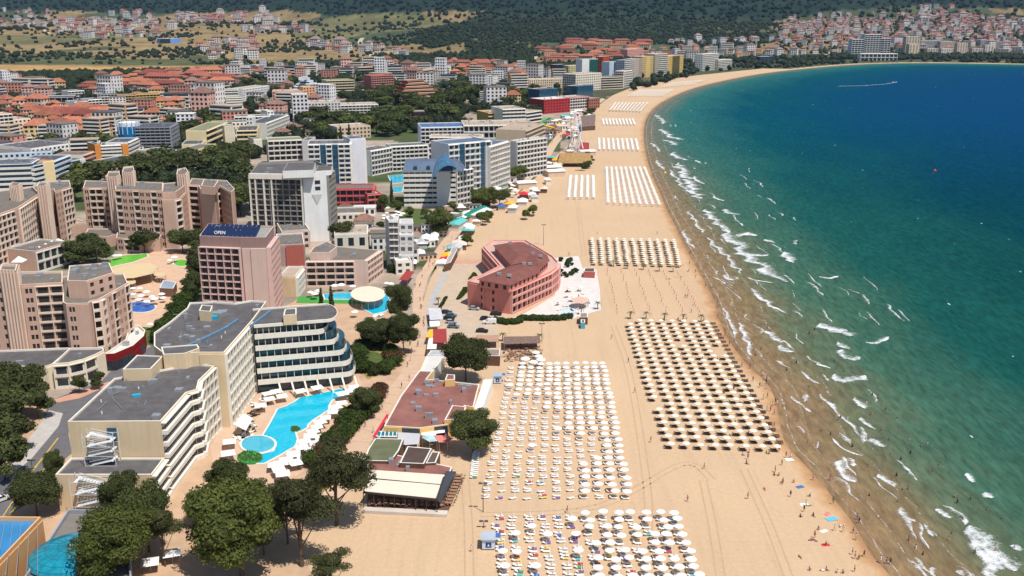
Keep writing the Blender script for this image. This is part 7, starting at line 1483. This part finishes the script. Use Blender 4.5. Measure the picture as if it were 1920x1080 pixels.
for x,y,k,a,l in ((837,588,'navy',-.1,'dark navy car, farthest of the row beside the kiosks'),(842,599,'black',-.1,'dark car second in the row beside the kiosks'),(846,606,'silver',-.1,'light car third in the row beside the kiosks'),(850,615,'bluegrey',-.15,'blue-grey car nearest in the row beside the kiosks'),(889,581,'silver',-.2,'silver car at the corner of the pink hotel'),(930,591,'black',-.2,'black car at the front wall of the pink hotel'),(911,600,'black',0,'black car half behind the white van'),(918,607,'van',math.pi,'white van at the end of the green hedge'),(904,623,'black',-.15,'black car alone on the sandy lot'),
  (2,940,'white',.9,'white car on the road at the left edge'),(846,594,'bluegrey',-.1,'dull car between the first two of the kiosk row')):
    p = P(x,y); copy_tree(CP[k],(p.x,p.y,.06),a,1.0,l,None,'van' if k == 'van' else 'car')
# people
def body_mesh(name, joints, edges, mats, skin=None):
    me = bpy.data.meshes.new(name); me.from_pydata([j[:3] for j in joints],edges,[]); o = bpy.data.objects.new(name,me); COL.objects.link(o)
    md = o.modifiers.new('s','SKIN'); 
    for i,j in enumerate(joints): me.skin_vertices[0].data[i].radius = (j[3],j[3]*.85)
    me.skin_vertices[0].data[0].use_root = True
    sb = o.modifiers.new('u','SUBSURF'); sb.levels = 1; bpy.context.view_layer.update(); dg = bpy.context.evaluated_depsgraph_get(); m2 = bpy.data.meshes.new_from_object(o.evaluated_get(dg)); bpy.data.objects.remove(o); m2.name = name
    m2.materials.clear(); [m2.materials.append(m_) for m_ in mats]
    for p in m2.polygons: p.use_smooth = True
    return m2
SK = mat('skin',(.36,.19,.12),.6,.05,3,rnd=.35); HAIR = mat('hair',(.03,.02,.015),.7)
E_ = [(0,1),(1,2),(2,3),(3,4),(2,5),(5,6),(6,7),(2,8),(8,9),(9,10),(0,11),(11,12),(12,13),(0,14),(14,15),(15,16)]
def pose(kind):
    if kind == 'stand': J = [(0,0,.95,.13),(0,0,1.15,.12),(0,0,1.42,.13),(0,0,1.53,.05),(0,-.01,1.66,.10),(-.2,0,1.40,.05),(-.25,.02,1.13,.04),(-.24,-.05,.88,.03),(.2,0,1.40,.05),(.25,.02,1.13,.04),(.24,-.05,.88,.03),(-.1,0,.85,.08),(-.11,-.02,.48,.055),(-.11,.02,.06,.04),(.1,0,.85,.08),(.11,.03,.48,.055),(.12,.05,.06,.04)]
    if kind == 'walk': J = [(0,0,.93,.13),(0,0,1.13,.12),(0,-.03,1.40,.13),(0,-.04,1.51,.05),(0,-.06,1.64,.10),(-.2,-.03,1.38,.05),(-.25,.1,1.13,.04),(-.24,.05,.9,.03),(.2,-.03,1.38,.05),(.24,-.15,1.15,.04),(.22,-.28,.96,.03),(-.1,-.02,.85,.08),(-.11,-.22,.48,.055),(-.11,-.25,.06,.04),(.1,.02,.85,.08),(.11,.12,.48,.055),(.11,.38,.1,.04)]
    if kind == 'lie': J = [(0,0,.14,.13),(0,.22,.13,.12),(0,.48,.14,.13),(0,.6,.15,.05),(0,.73,.15,.10),(-.2,.46,.1,.05),(-.3,.2,.08,.04),(-.26,-.05,.07,.03),(.2,.46,.1,.05),(.32,.62,.08,.04),(.2,.8,.08,.03),(-.1,-.1,.11,.08),(-.13,-.48,.09,.055),(-.14,-.88,.06,.04),(.1,-.1,.11,.08),(.14,-.45,.2,.055),(.14,-.82,.06,.04)]
    if kind == 'sit': J = [(0,0,.14,.14),(0,.06,.34,.12),(0,.1,.62,.13),(0,.09,.73,.05),(0,.06,.86,.10),(-.2,.1,.6,.05),(-.26,.0,.36,.04),(-.2,-.2,.3,.03),(.2,.1,.6,.05),(.26,.2,.34,.04),(.28,.3,.06,.03),(-.1,-.08,.14,.08),(-.13,-.42,.32,.055),(-.14,-.62,.05,.04),(.1,-.08,.14,.08),(.15,-.42,.2,.055),(.16,-.75,.06,.04)]
    return J
BM = {}
cl = {'red':(.5,.04,.05),'blue':(.03,.08,.4),'black':(.02,.02,.025),'white':(.75,.75,.72),'green':(.03,.25,.12),'pink':(.6,.15,.28)}
PPR = {}
def person_proto(kind,c):
    if (kind,c) in PPR: return PPR[(kind,c)]
    if kind not in BM: BM[kind] = body_mesh('body',pose(kind),E_,[SK])
    e = empty('person',(0,0,-500),'x','person'); b_ = bpy.data.objects.new('body',BM[kind]); COL.objects.link(b_); b_.parent = e; J = pose(kind); cm = mat('cloth_'+c,cl[c],.8,.05,3)
    q = MB(); h_ = Vector(J[0][:3]); t_ = Vector(J[1][:3]); d = (t_-h_).normalized()
    q.tube(h_-d*.16,h_+d*.12,.17,.155,k=10); 
    if c in ('white','black','green'): q.tube(h_+d*.12,Vector(J[2][:3])+d*.03,.155,.19,k=10)
    s_ = q.build('clothing',cm,e,origin=(0,0,0)); q = MB(); hd = Vector(J[4][:3]); up = (hd-Vector(J[3][:3])).normalized(); q.tube(hd-up*.02,hd+up*.12,.112,.06,k=8); q2 = q.build('hair',HAIR,e,origin=(0,0,0))
    reg(e,[b_,s_,q2]); PPR[(kind,c)] = e; return e
pr2 = random.Random(77)
def person(p,kind,label,group,rz=None,z=.02):
    c = pr2.choice(list(cl)); copy_tree(person_proto(kind,c),(p.x,p.y,z),pr2.uniform(0,6.28) if rz is None else rz,pr2.uniform(.95,1.1),label.replace('{c}',c),group,'person')
for i in range(128):
    t = pr2.random(); j = 8+t*62; j0 = int(j); a = Vector(SHA[j0]); b_ = Vector(SHA[j0+1]); c = a.lerp(b_,j-j0); d = (b_-a).normalized(); n = Vector((d.y,-d.x)); off = pr2.uniform(-17,2)
    q_ = c+n*off; zz = .02 if off < -9 else (-.06 if off < -4 else -.3)
    person(Vector((q_.x,q_.y,0)),pr2.choice(['stand','walk','lie','sit','lie','sit']) if off < -5 else pr2.choice(['stand','walk']),'beachgoer wearing {c} on the sand along the waterline','people on the sand along the waterline',z=zz)
for i in range(76):
    j0 = int(8+pr2.random()*50); a = Vector(SHA[j0]); b_ = Vector(SHA[j0+1]); d = (b_-a).normalized(); n = Vector((d.y,-d.x)); q_ = a.lerp(b_,pr2.random())+n*pr2.uniform(4,38); person(Vector((q_.x,q_.y,0)),pr2.choice(['stand','walk']),'bather in {c} standing in the shallow sea','bathers in the shallow sea',z=pr2.uniform(-1.3,-.8))
for i in range(68):
    k = pr2.uniform(1,len(PL)-4); i0 = int(k); f = k-i0; s_ = pr2.uniform(.1,.9); a = Vector(PL[i0]).lerp(Vector(PL[i0+1]),f); b_ = Vector(PR[i0]).lerp(Vector(PR[i0+1]),f); q_ = a.lerp(b_,s_); person(P(q_.x,q_.y),pr2.choice(['stand','walk','walk']),'walker in {c} on the seaside promenade','walkers on the promenade',z=.15)
for x,y,k in ((1289,941,'walk'),(1320,880,'walk'),(1402,936,'stand'),(1402,862,'walk'),(1147,636,'stand'),(1178,680,'stand'),(1190,737,'walk'),(1220,830,'walk'),(884,1035,'stand'),(1063,962,'walk'),(1067,480,'stand'),(1085,560,'walk'),(1244,604,'walk'),(1500,1045,'lie'),(1488,905,'sit'),(1482,932,'stand'),(1525,968,'sit'),(1562,945,'stand'),(1575,986,'lie'),(1598,1040,'stand'),(1610,1048,'sit'),(1522,1013,'lie'),(1548,1022,'sit'),(1400,870,'sit'),(1120,440,'stand'),(1232,440,'stand'),(1060,600,'sit')): person(P(x,y),k,'lone beachgoer in {c} on the open sand','beachgoers on the open sand')
for x,y,s_,rz,c,l in ((1500,913,(1.0,.6),.4,BC,'dark blue beach towel near the waterline'),(1559,973,(1.3,.8),.3,mat('sky_towel',(.12,.45,.6),.9),'large sky-blue beach towel near the waterline'),(1508,946,(1.0,.6),.2,CANVAS,'white beach towel near the waterline'),(1551,963,(.9,.5),.9,mat('coral_canvas',(.72,.22,.18)),'coral beach towel above the sky-blue one'),(1480,862,(1.1,.8),.2,CANVAS,'white cloth near the last dark loungers'),(1545,996,(.9,.5),.5,CANVAS,'white towel beside the group of bathers'),(1548,1022,(.9,.5),.1,REDM,'red towel on the lower open sand')):
    p = P(x,y); q = MB(); u_ = Vector((math.cos(rz),math.sin(rz))); q.box((p.x,p.y),u_,Vector((-u_.y,u_.x)),-s_[0],s_[0],-s_[1],s_[1],.02,.05); tag(q.build('beach_towel',c,origin=(p.x,p.y,0)),l,'towel')
# cafe tables on the timber deck, furniture
def table_proto():
    e = empty('cafe_table',(0,0,-500),'x','table'); q = MB(); q.abox(-.45,.45,-.45,.45,.72,.77); a = q.build('tabletop',mat('wood_top',(.35,.2,.12),.6,.1,2),e,origin=(0,0,0)); q = MB(); q.tube((0,0,0),(0,0,.72),.05,k=5); b_ = q.build('leg',METAL,e,origin=(0,0,0)); ks=[a,b_]
    for dx in (-.85,.85): q = MB(); q.abox(dx-.22,dx+.22,-.22,.22,.4,.46); q.abox(dx+(.18 if dx > 0 else -.22),dx+(.22 if dx > 0 else -.18),-.22,.22,.46,.9); ks.append(q.build('chair_seat',mat('rattan',(.2,.12,.08),.8,.2,2),e,origin=(0,0,0)))
    reg(e,ks); return e
TPb = table_proto()
for i in range(44):
    if i < 24: x = 700+(i%12)*11.5; y = 951-(i//12)*6+ (i%12)*.3
    else: t = (i-24)//2/10; x = 838+t*22+((i-24)%2)*7; y = 950-t*58
    p = P(x,y); copy_tree(TPb,(p.x,p.y,.36),pr2.uniform(0,.5),1.0,'table with two chairs on the awning restaurant deck','deck tables of the awning restaurant','table')
for i in range(60):
    x = 945+pr2.random()*68; y = 649+pr2.random()*30; p = P(x,y); copy_tree(TPb,(p.x,p.y,.02),pr2.uniform(0,6),1.0,'small table set in the planted beach cafe below the pergola','tables of the planted beach cafe','table')
for i in range(26): x = 948+pr2.random()*64; y = 648+pr2.random()*30; p = P(x,y); q = MB(); s_ = pr2.uniform(.4,.9)
# boat
r = empty('speedboat',P(1677,155),'tiny white speedboat at the head of the wake','boat'); p = P(1677,155); q = MB(); q.add([(p.x-3.5,p.y-1.2,0),(p.x+2,p.y-1.2,0),(p.x+4,p.y,.3),(p.x+2,p.y+1.2,0),(p.x-3.5,p.y+1.2,0),(p.x-3.5,p.y-1.4,1),(p.x+2.4,p.y-1.4,1.1),(p.x+5,p.y,1.4),(p.x+2.4,p.y+1.4,1.1),(p.x-3.5,p.y+1.4,1)],[[0,1,6,5],[1,2,7,6],[2,3,8,7],[3,4,9,8],[4,0,5,9],[5,6,7,8,9],[4,3,2,1,0]]); q.build('hull',WHL,r); q = MB(); q.abox(p.x-1,p.x+1.2,p.y-.8,p.y+.8,1,1.8); q.build('windscreen',GLASS,r)
for x,y,c,l in ((1753,320,REDM,'dark red buoy out in the deep water'),(1247,324,mat('yellow_canvas',(.85,.45,.03)),'yellow inflatable floating off the beach')): p = P(x,y,-.25); q = MB(); q.cone((p.x,p.y),1.1,-.3,1.2,10); tag(q.build('buoy',c,origin=(p.x,p.y,0)),l,'buoy')
# clean up prototypes
for e in [PA,PB,PC,PD,PSQ,LW_,LD,TPb]+list(CP.values())+list(PPR.values()):
    for ch in KIDS.get(e.name,[]): bpy.data.objects.remove(ch)
    bpy.data.objects.remove(e)
for kk in TP.values():
    for pr in kk:
        for ch in KIDS[pr.name]: bpy.data.objects.remove(ch)
        bpy.data.objects.remove(pr)
for ch in KIDS[PALM.name]: bpy.data.objects.remove(ch)
bpy.data.objects.remove(PALM)
# tell the look-alikes of a group apart by their order across the view
def ordw(n):
    return '%d%s' % (n, 'th' if 10 <= n%100 <= 20 else {1:'st',2:'nd',3:'rd'}.get(n%10,'th'))
gl = {}
for o in COL.objects:
    if o.parent is None and o.get('group') and o.get('label') and o.location.z > -400: gl.setdefault((o['group'],o['label']),[]).append(o)
for (g_,l_), os_ in gl.items():
    if len(os_) < 2: continue
    os_.sort(key=lambda o: float(proj(o.location.x,max(o.location.y,1),o.location.z)[0]))
    for i,o in enumerate(os_): o['label'] = l_+', '+('leftmost' if i == 0 else 'rightmost' if i == len(os_)-1 else ordw(i+1)+' from the left')+(' of the pair' if len(os_) == 2 else '')
for o in COL.objects:
    if o.get('label') and len(o['label'].split()) > 16: print('LONG', o['label'])
# air
hb = MB(); hb.abox(-9000,9500,-400,13500,-5,700); hz = hb.build('haze', [bpy.data.materials.new('haze_air')]); tag(hz,kind='stuff'); hm = hz.data.materials[0]; hm.use_nodes = True; nt = hm.node_tree; nt.nodes.clear(); o = nt.nodes.new('ShaderNodeOutputMaterial'); pv = nt.nodes.new('ShaderNodeVolumePrincipled'); pv.inputs['Color'].default_value = (.42,.66,1,1); pv.inputs['Density'].default_value = 3.0e-5; pv.inputs['Anisotropy'].default_value = .2; nt.links.new(pv.outputs[0],o.inputs['Volume'])
